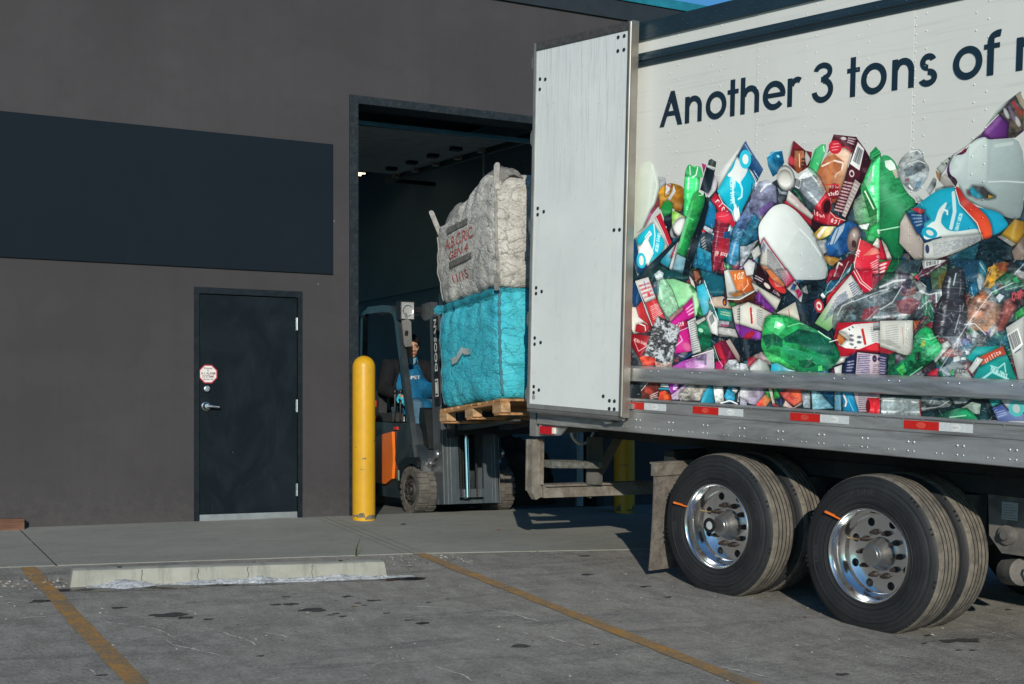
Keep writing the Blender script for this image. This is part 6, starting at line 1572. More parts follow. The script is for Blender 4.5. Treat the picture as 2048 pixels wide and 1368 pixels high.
def ringO(cx, cy, rx, ry, w=SW, n=40): lp([(cx + rx * math.cos(6.2832 * i / n), cy + ry * math.sin(6.2832 * i / n)) for i in range(n)], [(cx + (rx - w) * math.cos(6.2832 * i / n), cy + (ry - w) * math.sin(6.2832 * i / n)) for i in range(n)])
MID = (BL + XH) / 2; RY = (XH - BL) / 2 + .004
# A
lp([(-.813, BL), (-.768, BL), (-.683, CH - .045), (-.667, CH), (-.705, CH)]); lp([(-.705, CH), (-.667, CH), (-.585, BL), (-.630, BL), (-.702, CH - .065)]); stem(-.752, -.645, 3.415, 3.448)
def let_n(x0, x1):
    r = (x1 - x0) / 2; stem(x0, x0 + SW, BL, XH); arc((x0 + x1) / 2 + .002, XH - r * .98, r - .002, r * 1.0, 0, 165, SW); stem(x1 - SW, x1, BL, XH - r * .97)
def let_t(cx): stem(cx - SW / 2, cx + SW / 2, BL, CH); stem(cx - .045, cx + .052, 3.494, 3.523)
let_n(-.557, -.396); ringO(-.261, MID, .096, RY); let_t(-.108)
stem(-.036, .004, BL, CH); arc(.052, XH - .078, .078, .080, 0, 168); stem(.090, .130, BL, XH - .076)
arc(.260, MID, .097, RY, 0, 318); stem(.185, .352, MID - .014, MID + .016)
stem(.373, .413, BL, XH); arc(.452, XH - .068, .066, .072, 55, 160, .038)
word_end()
# 3
arc(.661, 3.533, .075, .059, -85, 168, .036); arc(.661, 3.417, .085, .080, -172, 85, .038); stem(.650, .672, 3.468, 3.502)
word_end(); let_t(.898); ringO(1.057, MID, .095, RY); let_n(1.192, 1.349)
arc(1.446, 3.480, .056, .051, 20, 270, .036); arc(1.446, 3.388, .064, .053, -160, 90, .037); 
word_end(); ringO(1.713, MID, .096, RY); stem(1.842, 1.882, BL, 3.545); arc(1.914, 3.545, .072, .050, 80, 180, .040); stem(1.818, 1.918, 3.494, 3.522)
word_end(); stem(2.024, 2.064, BL, XH); arc(2.103, XH - .068, .066, .072, 55, 160, .038)
for x0, x1 in ((2.21, 2.36), (2.55, 2.70)): let_n(x0, x1)
ringO(2.96, MID, .095, RY); stem(3.1, 3.14, BL, CH)
word_end()
# ---- rear frame post and corner casting
mb = MB(); mb.box(S0 - .075, S0 - .001, -.015, .11, 1.005, 4.125); mb.box(S0 - .075, S0 - .001, WID - .10, WID + .01, 1.005, 4.125); mb.box(S0 - .07, S0 - .002, .111, WID - .101, 3.98, 4.12); mb.box(S0 - .07, S0 - .002, .111, WID - .101, 1.02, 1.19)
mb.build('rear_frame', M_GREYPOST, TR, bev=.006)
# ---- rear door folded flat along the side (inner face outwards)
DXa, DXb, DZa, DZb = -2.142, -1.005, 1.236, 4.132
Y0, Y1 = -.105, -.060
def door_face():
    t = NT('scratched_door_liner')
    n1 = t.noise(1.4, 5, .6); c = t.mix(t.ramp(n1, .3, .7), (.66, .70, .70), (.76, .80, .79))
    s1 = t.noise(60, 4, .65, t.map((2.2, 1, .035))); sx = t.n('ShaderNodeSeparateXYZ'); t.l(t.co, sx.inputs[0])
    hi = t.ramp(sx.outputs[2], .0, 1.0); mr = t.n('ShaderNodeMapRange'); mr.inputs[1].default_value = 2.7; mr.inputs[2].default_value = 3.9; t.l(sx.outputs[2], mr.inputs[0])
    c = t.mix(t.math('MULTIPLY', t.ramp(s1, .53, .66), t.math('MULTIPLY', mr.outputs[0], .5)), c, (.22, .24, .245))
    s2 = t.noise(18, 6, .7, None, 1.5); c = t.mix(t.math('MULTIPLY', t.ramp(s2, .60, .75), .35), c, (.26, .27, .27))
    s3 = t.noise(5, 5, .7, t.map((3, 1, .3))); c = t.mix(t.math('MULTIPLY', t.ramp(s3, .55, .75), .22), c, (.36, .33, .29))
    t.col(c); t.set(rough=t.ramp(n1, .3, .7, (.36,) * 3, (.5,) * 3)); t.bump(t.math('ADD', s1, t.noise(2.2, 3)), .12, .006)
    return t.m
mb = MB(); mb.box(DXa + .03, DXb - .045, Y0, Y1, DZa + .035, DZb - .06); rd = mb.build('rear_door', door_face(), TR, bev=.004)
mb = MB(); mb.box(DXa + .001, DXa + .029, Y0 - .008, Y1 + .004, DZa, DZb); mb.box(DXa + .030, DXb - .046, Y0 - .008, Y1 + .004, DZa, DZa + .034)
mb.build('door_edge', M_GREYPOST, rd, bev=.006)
mb = MB(); mb.box(DXb - .044, DXb, Y0 - .016, Y1 + .006, DZa - .01, DZb); mb.cyl((DXb - .020, Y0 - .012, DZa + .0), (DXb - .020, Y0 - .012, DZb - .01), .016, n=14)
mb.build('lock_edge', mat('brown_steel_edge', (.30, .28, .25), .42, .7, .15, 5), rd, bev=.006)
mb = MB(); mb.box(DXa + .03, DXb - .046, Y0 - .010, Y1 + .006, DZb - .059, DZb); mb.build('top_gasket', mat('dark_gasket', (.055, .055, .055), .7, var=.4, vscale=25, bump=.3), rd, bev=.01)
mb = MB(); mb.box(DXa + .02, DXb - .06, Y0 - .004, Y1, DZa - .034, DZa - .002); mb.cyl((DXa, Y0 + .01, DZa - .02), (DXb - .02, Y0 + .01, DZa - .02), .017, n=12); mb.build('bottom_seal', mat('rubber_seal', (.10, .10, .10), .7), rd)
bolts = []
for z in (3.845, 3.765): bolts += [(DXa + .075, z)]
bolts += [(DXa + .14, 3.835)]
for z in (4.035, 3.935): bolts += [(DXb - .10, z), (DXb - .165, z)]
for z in (2.83, 2.78): bolts += [(DXa + .08, z)]
bolts += [(DXa + .155, 2.80), (DXb - .10, 2.62), (DXb - .16, 2.62)]
for z in (2.20, 2.155): bolts += [(DXa + .08, z)]
bolts += [(DXa + .15, 2.17)]
for z in (1.80, 1.75): bolts += [(DXa + .075, z)]
bolts += [(DXa + .15, 1.765)]
for z in (1.41, 1.362): bolts += [(DXa + .075, z)]
bolts += [(DXa + .14, 1.385), (DXb - .235, 1.375)]
for z in (1.345, 1.285): bolts += [(DXb - .11, z), (DXb - .165, z)]
for x, z in bolts:
    mb = MB(); mb.lathe([(0, 0), (0, .0145), (.004, .0135), (.006, .008), (.006, 0)], (x, Y0 - .0005, z), (0, -1, 0), 14); mb.build('bolt', mat('dark_bolt', (.03, .045, .055), .4, .4), rd)
mb = MB(); n = 20; mb.prism([(DXa + .075 + .022 * math.cos(6.2832 * k / n), 1.325 + .022 * math.sin(6.2832 * k / n)) for k in range(n)], lambda a, b, d: (a, d, b), Y0 - .0005, Y0 - .0015)
stc = mb.build('round_sticker', mat('sticker_grey', (.46, .48, .47), .5), rd)
for k in range(5):
    mb = MB(); mb.box(DXa + .058, DXa + .092 - .006 * (k % 2), Y0 - .0022, Y0 - .0016, 1.311 + .0065 * k, 1.3135 + .0065 * k); merge(stc, mb, mat('sticker_print', (.14, .16, .18), .6))
mb = MB()
for z in (1.34, 1.95, 2.70, 3.40, 4.0): mb.cyl((S0 - .045, -.05, z - .06), (S0 - .045, -.05, z + .06), .018, n=12); mb.box(S0 - .07, S0 - .01, -.06, -.012, z - .04, z + .04)
mb.build('hinge', M_GREYPOST, rd)
mb = MB(); mb.box(-1.10, -1.03, -.08, -.035, 1.325, 1.37); mb.tube([(-1.035, -.04, 1.30), (-1.035, -.085, 1.31), (-1.035, -.10, 1.35), (-1.035, -.085, 1.385), (-1.035, -.045, 1.39)], .009, 8); mb.box(-1.06, -1.0, -.045, -.024, 1.285, 1.325); mb.tube([(-1.12, -.05, 1.31), (-1.03, -.05, 1.33)], .007, 8)
mb.build('door_hold_back', M_GREYPOST, TR, bev=.003)
mb = MB(); mb.prism([(-1.30, 1.20), (-1.22, 1.20), (-1.17, 1.175), (-1.22, 1.165), (-1.25, 1.16), (-1.29, 1.175)], lambda a, b, d: (a, d, b), -.075, -.03); mb.cyl((-1.25, -.052, 1.16), (-1.25, -.052, 1.215), .012, n=10)
mb.build('lock_cam', M_GREYPOST, TR, bev=.003)
rd.rotation_euler = (0, .010, 0); rd.location = (-.027, 0, -.016)
# ---- lights, bracket and bumper at the rear
mb = MB(); mb.prism([(-2.155, 1.104), (-1.80, 1.104), (-1.88, 1.03), (-2.155, 1.005)], lambda a, b, d: (a, d, b), .012, .03); mb.build('lamp_bracket', M_GREYPOST, TR)
mb = MB(); mb.box(-2.105, -1.955, -.018, .011, 1.032, 1.094); tl = mb.build('marker_lamp', mat('red_lens', (.50, .012, .02), .15, var=.15, vscale=50, bump=.15, bscale=120, spec=.8), TR, bev=.008)
mb = MB(); mb.box(-1.958, -1.935, -.014, .012, 1.040, 1.088); mb.box(-2.112, -2.106, -.010, .010, 1.03, 1.096); mb.build('lamp_clip', M_TWHITE, tl)
M_BUMP = M_GALV
def bend(mb):
    for v in mb.bm.verts:
        y = min(max(v.co.y - .1, 0), 1.25); v.co.x += .27 * y; v.co.z -= .035 * y
    return mb
mb = MB()
mb.prism([(.010, .972), (.105, .980), (.098, .62), (.110, .575), (.118, .50), (.055, .475), (.005, .545)], lambda a, b, d: (d, a, b), -2.285, -2.225)
mb.box(-2.30, -2.286, .0, .018, .55, .972); mb.box(-2.224, -2.20, .085, .110, .60, .978)
bend(mb).build('bumper_post', M_BUMP, TR, bev=.004)
mb = MB(); mb.box(-2.295, -2.20, .119, 2.46, .490, .60); mb.box(-2.20, -2.17, .119, 2.46, .585, .60)
mb.prism([(2.461, .49), (2.575, .545), (2.575, .95), (2.475, .96), (2.475, .62)], lambda a, b, d: (d, a, b), -2.285, -2.225)
bumper = bend(mb).build('bumper', M_BUMP, TR, bev=.004)
mb = MB(); mb.box(-2.2975, -2.2955, .24, .36, .515, .585); lb = bend(mb).build('bumper_label', mat('worn_label', (.5, .49, .46), .7, var=.1, dirt=(.2, .17, .14), dscale=60, damt=.8), bumper)
for k in range(5):
    mb = MB(); mb.box(-2.2985, -2.2978, .25, .345 - .02 * (k % 3), .523 + .012 * k, .527 + .012 * k); merge(lb, bend(mb), mat('label_print', (.18, .17, .16), .7))
mb = MB(); mb.box(-2.30, -2.10, .112, .565, .745, .795)
for j in range(20):
    for i in range(4): mb.box(-2.285 + i * .048, -2.262 + i * .048, .125 + j * .022, .137 + j * .022, .7952, .801)
bend(mb).build('step_tread', mat('step_steel', (.20, .205, .19), .5, .6, .4, 30, .3, 60, (.05, .05, .045), 24, .7), TR)
mb = MB(); mb.box(-2.22, -2.205, .50, .64, .601, 1.0); bend(mb).build('step_bracket', mat('bracket_plate', (.07, .07, .065), .7, var=.4), TR)
mb = MB(); mb.bar((-2.31, .575, .49), (-2.29, .86, 1.03), .06, .03, (1, 0, 0)); mb.bar((-2.20, 1.9, .60), (-2.15, 2.05, 1.05), .06, .03, (1, 0, 0)); split(bend(mb).build('bumper_brace', mat('brace_steel', (.17, .15, .125), .6, .5, .3, 12, .2), TR, bev=.003))
pts = [(-2.16, .42 + .16 * (k / 14), 1.09 - .115 * math.sin(math.pi * k / 14)) for k in range(15)]
mb = MB(); mb.tube([(-2.3, .62 + .13 * math.cos(q), 1.06 + .13 * math.sin(q) - .02) for q in [R(185 + 14 * k) for k in range(13)]], .013, 10); mb.build('air_hose_loop', mat('pale_hose', (.55, .53, .48), .5), TR)
# ---- under frame
mb = MB()
for y in (.62, WID - .70): mb.box(-2.1, S1 - .6, y, y + .08, .98, 1.15); mb.box(-.9, 2.6, y - .01, y + .09, .86, .978)
k = -2.0
while k < S1 - .3: mb.box(k, k + .05, .07, WID - .04, 1.105, 1.158); k += .34
mb.box(-.95, -.85, .25, WID - .25, .88, .97)
mb.build('chassis', M_UNDER, TR)
for sx in (-.16, 1.13):
    mb = MB(); mb.cyl((sx, .5, .49), (sx, WID - .5, .49), .065, n=20); mb.cyl((sx - .25, .75, .60), (sx - .25, 1.0, .60), .08, n=16)
    for y in (.66, WID - .66): mb.bar((sx - .55, y, .86), (sx + .1, y, .45), .09, .12); mb.cyl((sx + .25, y, .45), (sx + .25, y, .85), .12, n=18)
    mb.build('axle', M_UNDER, TR)
mb = MB(); mb.prism([(1.54, 1.0), (2.15, 1.0), (2.12, .50), (1.66, .50), (1.57, .60)], lambda a, b, d: (a, d, b), .62, .70)
mb.lathe([(0, 0), (0, .062), (.02, .062), (.03, .03), (.05, .028), (.05, 0)], (1.70, .62, .62), (0, -1, 0), 18); mb.lathe([(0, 0), (0, .085), (.16, .085), (.18, .05), (.20, 0)], (1.64, .74, .37), (.62, -.35, .10), 20)
hb = mb.build('suspension_hanger', mat('dusty_hanger', (.10, .095, .09), .8, var=.4, dirt=(.20, .18, .16), dscale=6, damt=.6), TR, bev=.004)
mb = MB(); mb.box(1.655, 1.765, .612, .6165, .715, .825); pl = mb.build('data_plate', mat('data_plate', (.30, .33, .34), .5), hb)
for k in range(6):
    mb = MB(); mb.box(1.664, 1.755 - .01 * (k % 3), .6105, .6115, .725 + .016 * k, .7295 + .016 * k); merge(pl, mb, mat('label_print', (.18, .17, .16), .7))
mb = MB(); mb.tube([(1.82, .62, .42), (1.86, .58, .42), (1.90, .58, .39)], .008, 8); mb.build('hose_end', mat('teal_hose', (.03, .25, .3), .4), TR)
# mud flaps
def flapmat(): return mat('dusty_mud_flap', (.15, .13, .115), .85, var=.3, vscale=7, bump=.5, bscale=150, dirt=(.05, .045, .04), dscale=26, damt=.75)
for y0 in (.005, WID - .625):
    mb = MB(); n = 10
    for j in range(n):
        za, zb = .09 + (.80 - .09) * j / n, .09 + (.80 - .09) * (j + 1) / n; q = lambda z: -.80 - .035 * ((.80 - z) / .7) ** 2
        v = [mb.bm.verts.new(p) for p in ((q(za), y0, za), (q(za), y0 + .62, za), (q(zb), y0 + .62, zb), (q(zb), y0, zb))]; mb.face(v)
    bmesh.ops.remove_doubles(mb.bm, verts=mb.bm.verts, dist=1e-5); bmesh.ops.solidify(mb.bm, geom=mb.bm.faces[:], thickness=.012)
    for (yy, zz) in ((.09, .74), (.09, .5), (.095, .12), (.07, .3)): mb.ell((-.815 - .03 * ((.8 - zz) / .7) ** 2, y0 + yy, zz), .012, .009, .009, 8, 6)
    fl = mb.build('mud_flap', flapmat(), TR)
    mb = MB(); mb.box(-.835, -.785, y0 - .004, y0 + .66, .80, .885); mb.box(-.85, -.78, y0 - .004, y0 + .9, .886, .90); mb.build('flap_bracket', M_GALV, fl, bev=.003)
# ---- wheels
def rubber(name, c0, c1, scale):
    t = NT(name); n1 = t.noise(scale, 6, .65); c = t.mix(t.ramp(n1, .35, .7), c0, c1)
    rg = t.n('ShaderNodeTexWave'); rg.wave_type = 'RINGS'; rg.rings_direction = 'Y'; rg.inputs['Scale'].default_value = 11; rg.inputs['Distortion'].default_value = 3; rg.inputs['Detail'].default_value = 4; t.l(t.co, rg.inputs[0])
    c = t.mix(t.math('MULTIPLY', t.ramp(rg.outputs[1], .5, .9), .22), c, tuple(x * 1.9 for x in c1))
    t.col(c); t.set(rough=.62, spec=.4); t.bump(t.noise(70, 4), .2, .004); return t.m
M_SIDEW = rubber('tyre_sidewall', (.010, .012, .0145), (.022, .023, .025), 5)
M_TREAD = mat('tyre_tread', (.155, .138, .116), .9, var=.35, vscale=14, bump=.5, bscale=90, dirt=(.03, .03, .03), dscale=9, damt=.6)
M_POL = mat('polished_aluminium', (.86, .86, .86), .15, 1.0, .05, 3, .012, 14)
M_HUB = mat('cast_hub', (.34, .34, .335), .32, .85, .15)
M_LUG = mat('rusty_lug', (.06, .045, .04), .5, .6, .4, 30)
M_ORG = mat('orange_plastic', (.80, .17, .02), .45)
RW = .512
def tyre_bm(y0, w):
    side = [(.018, .294), (.006, .315), (.000, .35), (-.004, .40), (-.001, .445), (.004, .452), (.004, .458), (.012, .482), (.026, .503)]
    prof = [(y0 + a, r) for a, r in side]; mis = [0] * (len(side) - 1)
    tw0, tw1 = y0 + .036, y0 + w - .036; prof.append((tw0, .509)); mis.append(1)
    for g in (.2, .4, .6, .8):
        c = tw0 + (tw1 - tw0) * g
        for da, dr in ((-.0045, 0), (-.003, -.009), (.003, -.009), (.0045, 0)): prof.append((c + da, RW + dr)); mis.append(1 if da == -.0045 else 0)
    prof.append((tw1, .509)); mis.append(1)
    for a, r in side[::-1]: prof.append((y0 + w - a, r)); mis.append(0)
    mb = MB(); mb.lathe(prof, (0, 0, 0), (0, 1, 0), 96, 0, mis)
    # worn shoulder notches and raised sidewall ribs
    for k in range(96):
        a = 6.2832 * k / 96
        if noise.noise((k * .31, y0 * 9, 0)) > .12:
            for yy in (y0 + .014,):
                m = Matrix.Rotation(a, 4, 'Y'); mb.box(-.006, .006, yy, yy + .02, .488, .5015, 0, m)
    for r in (.335, .425):
        mb.lathe([(y0 - .001, r - .002), (y0 - .0055, r), (y0 - .001, r + .002)], (0, 0, 0), (0, 1, 0), 96)
    return mb
def rim_bm(y0, flip=1, holes=8):
    mb = MB(); n = 72
    prof = [(.020, .300), (.000, .304), (-.007, .300), (-.007, .292), (.004, .284), (.022, .279), (.040, .270), (.060, .266), (.110, .264), (.130, .260), (.142, .252)]
    mb.lathe([(y0 + a, r) for a, r in prof], (0, 0, 0), (0, 1, 0), n)
    yd = y0 + .142
    # dished disc with hand holes
    def circ(cx, cz, r, m): return [mb.bm.verts.new((cx + r * math.cos(6.2832 * k / m), yd, cz + r * math.sin(6.2832 * k / m))) for k in range(m)]
    loops = [circ(0, 0, .252, n), circ(0, 0, .10, 40)]; hs = []
    for k in range(holes):
        a = 6.2832 * (k + .5) / holes; c = circ(.212 * math.cos(a), .212 * math.sin(a), .0275, 20); hs.append((a, c)); loops.append(c)
    ee = []
    for l in loops:
        for i in range(len(l)): ee.append(mb.bm.edges.new((l[i], l[(i + 1) % len(l)])))
    bmesh.ops.triangle_fill(mb.bm, edges=ee, use_beauty=True)
    for a, c in hs:
        inn = [mb.bm.verts.new((v.co.x, yd + .02, v.co.z)) for v in c]
        for i in range(len(c)): mb.face([c[i], c[(i + 1) % len(c)], inn[(i + 1) % len(c)], inn[i]])
    return mb
WP = None
def wheel(sx, tz, full):
    mb = rim_bm(0.0); w = mb.build('wheel', M_POL, TR, angle=30); w.location = (sx, .012, tz)
    tyre_bm(-.002, .262).build('tyre', [M_SIDEW, M_TREAD], w, angle=35)
    mb = MB(); mb.lathe([(.30, 0), (.30, .21), (.172, .24), (.170, .09), (.172, 0)], (0, 0, 0), (0, 1, 0), 48); mb.build('brake_drum', M_UNDER, w)
    mb = MB(); mb.lathe([(.168, .128), (.150, .122), (.140, .106), (.085, .088), (.070, .079), (.056, .074), (.046, .072), (.040, .068), (.037, .052), (.033, .049), (.033, 0)], (0, 0, 0), (0, 1, 0), 40); hub = mb.build('hub', M_HUB, w)
    if full:
        mb = MB(); mb.lathe([(.03, .030), (-.005, .055), (-.011, .052), (-.011, .034), (-.005, .030), (-.005, 0)], (-.055, 0, -.0), (0, 1, 0), 30); mb.build('oil_window', mat('black_gloss', (.01, .011, .013), .12), w)
        mb = MB(); mb.lathe([(-.007, .029), (-.0085, .0)], (-.055, 0, 0), (0, 1, 0), 24); mb.build('oil_glass', mat('cloudy_lens', (.45, .48, .48), .1), w)
    for k in range(10):
        mb = MB(); a = 6.2832 * k / 10; x, z = .143 * math.cos(a), .143 * math.sin(a); mb.lathe([(.141, 0), (.141, .021), (.128, .020), (.124, .0165), (.108, .0165), (.106, .011), (.085, .0105), (.083, 0)], (x, 0, z), (0, 1, 0), 6); mb.build('lug_nut', M_LUG, w)
    mb = MB(); a = R(158) if full else R(135); d = Vector((math.cos(a), 0, math.sin(a))); d2 = Vector((math.cos(a + R(12 if full else 25)), 0, math.sin(a + R(12 if full else 25))))
    p = d * .30 + Vector((0, -.014, 0)); q = p + d2 * .11 + Vector((0, -.015, 0)); mb.bar(p, q, .008, .011, (0, 1, 0)); mb.bar(p + d2 * .04, q, .011, .0155, (0, 1, 0)); mb.build('tyre_check_flag', M_ORG, w, bev=.003)
    mb = MB(); mb.tube([(-.13, .09, .08), (-.16, .03, .09), (-.175, .02, .095)], .005, 8); mb.build('valve_stem', mat('brass', (.5, .36, .16), .3, 1.0), w)
    mb = rim_bm(.30); w2 = mb.build('wheel', M_UNDER, TR, angle=30); w2.location = (sx, .012, tz)
    tyre_bm(.318, .262).build('tyre', [M_SIDEW, M_TREAD], w2, angle=35)
    return w, w2
pairs = [wheel(-.19, .498, True), wheel(1.10, .462, False)]
for (sx, tz), pr in (((-.19, .50), pairs[0]), ((1.10, .47), pairs[1])):
    for w in pr:
        c = copy_tree(w, TR); c.location = (sx, WID - .012, tz); c.rotation_euler = (0, 0, math.pi)
# tyre sidewall lettering
for (w, _), words in zip(pairs, ((('LINE', 32, .385), ('TIRE', 200, .385)), (('X LINE', 112, .39), ('TIRE', 195, .39)))):
    for txt, a0, rr in words:
        mb = text_bm(txt, (0, 0, 0), (1, 0, 0), (0, 0, 1), .032 * len(txt), .034, .012, .0015, .012)
        for v in mb.bm.verts:
            a = R(a0) - v.co.x / rr; r = rr + v.co.z; dep = v.co.y
            v.co = Vector((r * math.cos(a), -.0062 + dep, r * math.sin(a)))
        merge([c for c in w.children if c.name.startswith('tyre') and not c.name.startswith('tyre_check')][0], mb, mat('raised_rubber', (.030, .032, .035), .55))

# ================================================================== FORKLIFT
XC = 5.86
FK = thing('forklift', 'dark grey and orange forklift facing out of the doorway with its mast raised', 'forklift', (XC, 0.155, 0))
M_FDK = mat('forklift_slate', (.020, .029, .037), .32, var=.15, bump=.03, bscale=25, dirt=(.07, .07, .065), dscale=6, damt=.4, coat=.2)
M_FOR = mat('forklift_orange', (.78, .17, .015), .35, var=.08, dirt=(.3, .08, .02), dscale=9, damt=.3, coat=.3)
M_FBL = mat('forklift_black', (.010, .012, .014), .42, var=.3, bump=.05, bscale=60)
M_MAST = mat('mast_steel', (.10, .125, .145), .38, .5, .25, 5, .06, 30, (.10, .095, .085), 5, .5, stretch=(1, 1, .3))
M_ROD = mat('hydraulic_rod', (.62, .64, .66), .12, 1.0, .05)
M_SEAT = mat('seat_vinyl', (.030, .033, .035), .55, bump=.15, bscale=70)
M_LENS = mat('lamp_lens', (.72, .74, .74), .08, .6, .1, 60, .3, 90)
M_LETW = mat('white_decal', (.62, .64, .65), .5)
# local frame: x to the right, -y forwards (towards the camera), z up
mb = MB()   # main body with sloped cowl
side = [(-.13, .20), (-.13, .50), (-.06, .62), (.02, .66), (.08, .80), (.14, .86), (1.10, .88), (1.10, .20), (.92, .12), (.28, .12), (.24, .20)]
mb.prism(side, lambda a, b, d: (d, a, b), -.46, .46)
mb.build('body', M_FDK, FK, bev=.018)
mb = MB(); mb.prism([(1.115, .16), (1.115, .92), (1.20, .96), (1.52, .90), (1.60, .74), (1.58, .30), (1.48, .15)], lambda a, b, d: (d, a, b), -.50, .50); cw = mb.build('counterweight', M_FOR, FK, bev=.05, seg=3)
merge(cw, text_bm('T5', (-.5025, 1.50, .60), (0, -1, 0), (0, 0, 1), .26, .11, .01, .0015), M_LETW); merge(cw, text_bm('SERIES', (-.5025, 1.52, .30), (0, -1, 0), (0, 0, 1), .22, .05, .01, .0015), M_LETW)
mb = MB()
for s in (-1, 1): mb.prism([(.50, .31), (.47, .50), (.50, .78), (.84, .74), (1.11, .66), (1.11, .25), (.66, .25)], lambda a, b, d: (d, a, b), s * .464, s * .495)
split(mb.build('side_panel', M_FOR, FK, bev=.012))
mb = MB()
for s in (-1, 1): mb.prism([(.06, .66), (.12, .80), (.40, .78), (.44, .50), (.34, .40), (.10, .42)], lambda a, b, d: (d, a, b), s * .464, s * .485)
split(mb.build('step_panel', M_FDK, FK, bev=.015))
mb = MB()
for s in (-1, 1):
    pr = [(.25 * math.cos(R(a)), .225 + .25 * math.sin(R(a))) for a in range(120, 0, -12)] + [(.29, .22), (.34, .25), (.32, .46), (.18, .53), (-.06, .54), (-.13, .50)]
    mb.prism(pr, lambda a, b, d: (d, a, b), s * .30, s * .50)
split(mb.build('fender', M_FBL, FK, bev=.01))
mb = MB(); mb.prism([(-.10, .62), (-.02, .90), (.02, 1.0), (.12, 1.02), (.14, .90), (.06, .66)], lambda a, b, d: (d, a, b), -.36, .36); mb.build('dashboard', M_FBL, FK, bev=.03, seg=3)
mb = MB(); mb.cyl((0, .10, .98), (.0, .22, 1.13), .022, n=12); ax = Vector((0, .17, .15)).normalized(); c = Vector((0, .23, 1.14)); a1 = Vector((1, 0, 0)); b1 = ax.cross(a1)
mb.tube([c + a1 * .155 * math.cos(R(k)) + b1 * .155 * math.sin(R(k)) for k in range(0, 361, 15)], .014, 8)
for q in (90, 210, 330): mb.tube([c, c + a1 * .155 * math.cos(R(q)) + b1 * .155 * math.sin(R(q))], .010, 6)
mb.build('steering_wheel', M_FBL, FK)
# wheels
M_FT = mat('forklift_tyre', (.085, .078, .070), .85, var=.35, vscale=14, bump=.4, bscale=60, dirt=(.14, .125, .11), dscale=6, damt=.75)
M_FR = mat('forklift_rim', (.035, .034, .033), .6, .2, .4, 14, .2, 40, (.11, .09, .07), 9, .6)
def fwheel(x, y, r, w, s):
    mb = MB(); mb.lathe([(0, .0), (.0, .055), (-.03, .06), (-.032, .10), (.0, .125), (-.02, .128), (-.026, .14), (.01, .14)], (0, 0, 0), (1, 0, 0), 32)
    mb.lathe([(-.034, .0), (-.034, .035), (-.02, .04)], (0, 0, 0), (1, 0, 0), 20)
    for k in range(8):
        a = .785 * k; mb.cyl((-.03, .085 * math.cos(a), .085 * math.sin(a)), (-.048, .085 * math.cos(a), .085 * math.sin(a)), .011, n=6)
    o = mb.build('wheel', M_FR, FK); o.location = (x, y, r - .004)
    if s > 0: o.rotation_euler = (0, 0, math.pi)
    mb = MB(); prof = [(-.012, .138), (-.03, .15), (-.034, .175), (-.028, r - .018), (-.012, r - .006), (w - .012, r - .006), (w, r - .02), (w + .01, .16), (w, .138)]
    mb.lathe(prof, (0, 0, 0), (1, 0, 0), 48)
    for k in range(22):
        a = 6.2832 * k / 22; m = Matrix.Rotation(a, 4, 'X')
        for sd_ in (0, 1):
            off = (.0 if sd_ == 0 else 6.2832 / 44); mm = Matrix.Rotation(a + off, 4, 'X')
            x0, x1 = (-.034, w * .46) if sd_ == 0 else (w * .54, w + .012)
            mb.box(x0, x1, -.022, .022, r - .03, r + .004, 0, mm)
    mb.build('tyre', M_FT, o, angle=30)
for s in (-1, 1): fwheel(s * .49, 0, .222, .165, s)
for s in (-1, 1): fwheel(s * .47, 1.26, .21, .15, s)
# mast, tilted back
MT = R(-4.0)
mast = Matrix.Translation((-.04, -.29, .09)) @ Matrix.Rotation(MT, 4, 'X') @ Matrix.Diagonal((.943, 1, 1, 1))
def mb_m(): return MB()
def put(mb, m=mast):
    for v in mb.bm.verts: v.co = m @ v.co
    return mb
for s in (-1, 1): 
    mb = MB(); mb.box(s * .315, s * .295, -.09, .10, 0, 1.83); mb.box(s * .294, s * .235, .075, .10, 0, 1.83); mb.box(s * .294, s * .235, -.09, -.07, 0, 1.83)
    mb.box(s * .294, s * .23, -.11, -.091, .0, .72); om = put(mb).build('outer_mast_rail', M_MAST, FK, bev=.003)
    mb = MB()
    for xx in (.3165, .268, .2315): mb.box(s * xx - .003, s * xx + .003, -.1135, -.111, .0, .72)
    mb.box(s * .318, s * .3155, -.095, -.085, .72, 1.83); merge(om, put(mb), mat('worn_edge', (.42, .45, .46), .3, .8, .3, 20))
mb = MB(); mb.box(-.294, .294, .101, .13, .0, .12); mb.box(-.294, .294, .101, .13, 1.74, 1.83); mb.box(-.32, .32, .02, .074, .0, .05)
split(put(mb).build('mast_crossbar', M_MAST, FK, bev=.003))
for s in (-1, 1):
    mb = MB(); mb.box(s * .225, s * .205, -.08, .065, .03, 2.05); mb.box(s * .204, s * .155, .045, .065, .03, 2.05); mb.box(s * .204, s * .155, -.08, -.06, .03, 2.05)
    mb.box(s * .228, s * .14, -.105, -.081, .0, .73); mb.box(s * .18, s * .165, -.112, -.1055, .0, .73); put(mb).build('inner_mast_rail', M_MAST, FK, bev=.003)
mb = MB(); mb.box(-.155, .155, .03, .06, 1.95, 2.05); mb.box(-.155, .155, -.06, -.02, .06, .14)
split(put(mb).build('mast_crossbar', M_MAST, FK, bev=.003))
mb = MB(); mb.cyl((-.03, -.02, .05), (-.03, -.02, .95), .042, n=20); put(mb).build('lift_cylinder', M_FBL, FK)
mb = MB(); mb.cyl((-.03, -.02, .95), (-.03, -.02, 1.75), .024, n=16); mb.cyl((-.03, -.065, .06), (-.03, -.065, .66), .030, n=16); put(mb).build('cylinder_rod', M_ROD, FK)
mb = MB()
for x in (-.105, .075):
    for k in range(64): mb.box(x - .008, x + .008, -.075 - .004 * (k % 2), -.06, .06 + k * .026, .08 + k * .026)
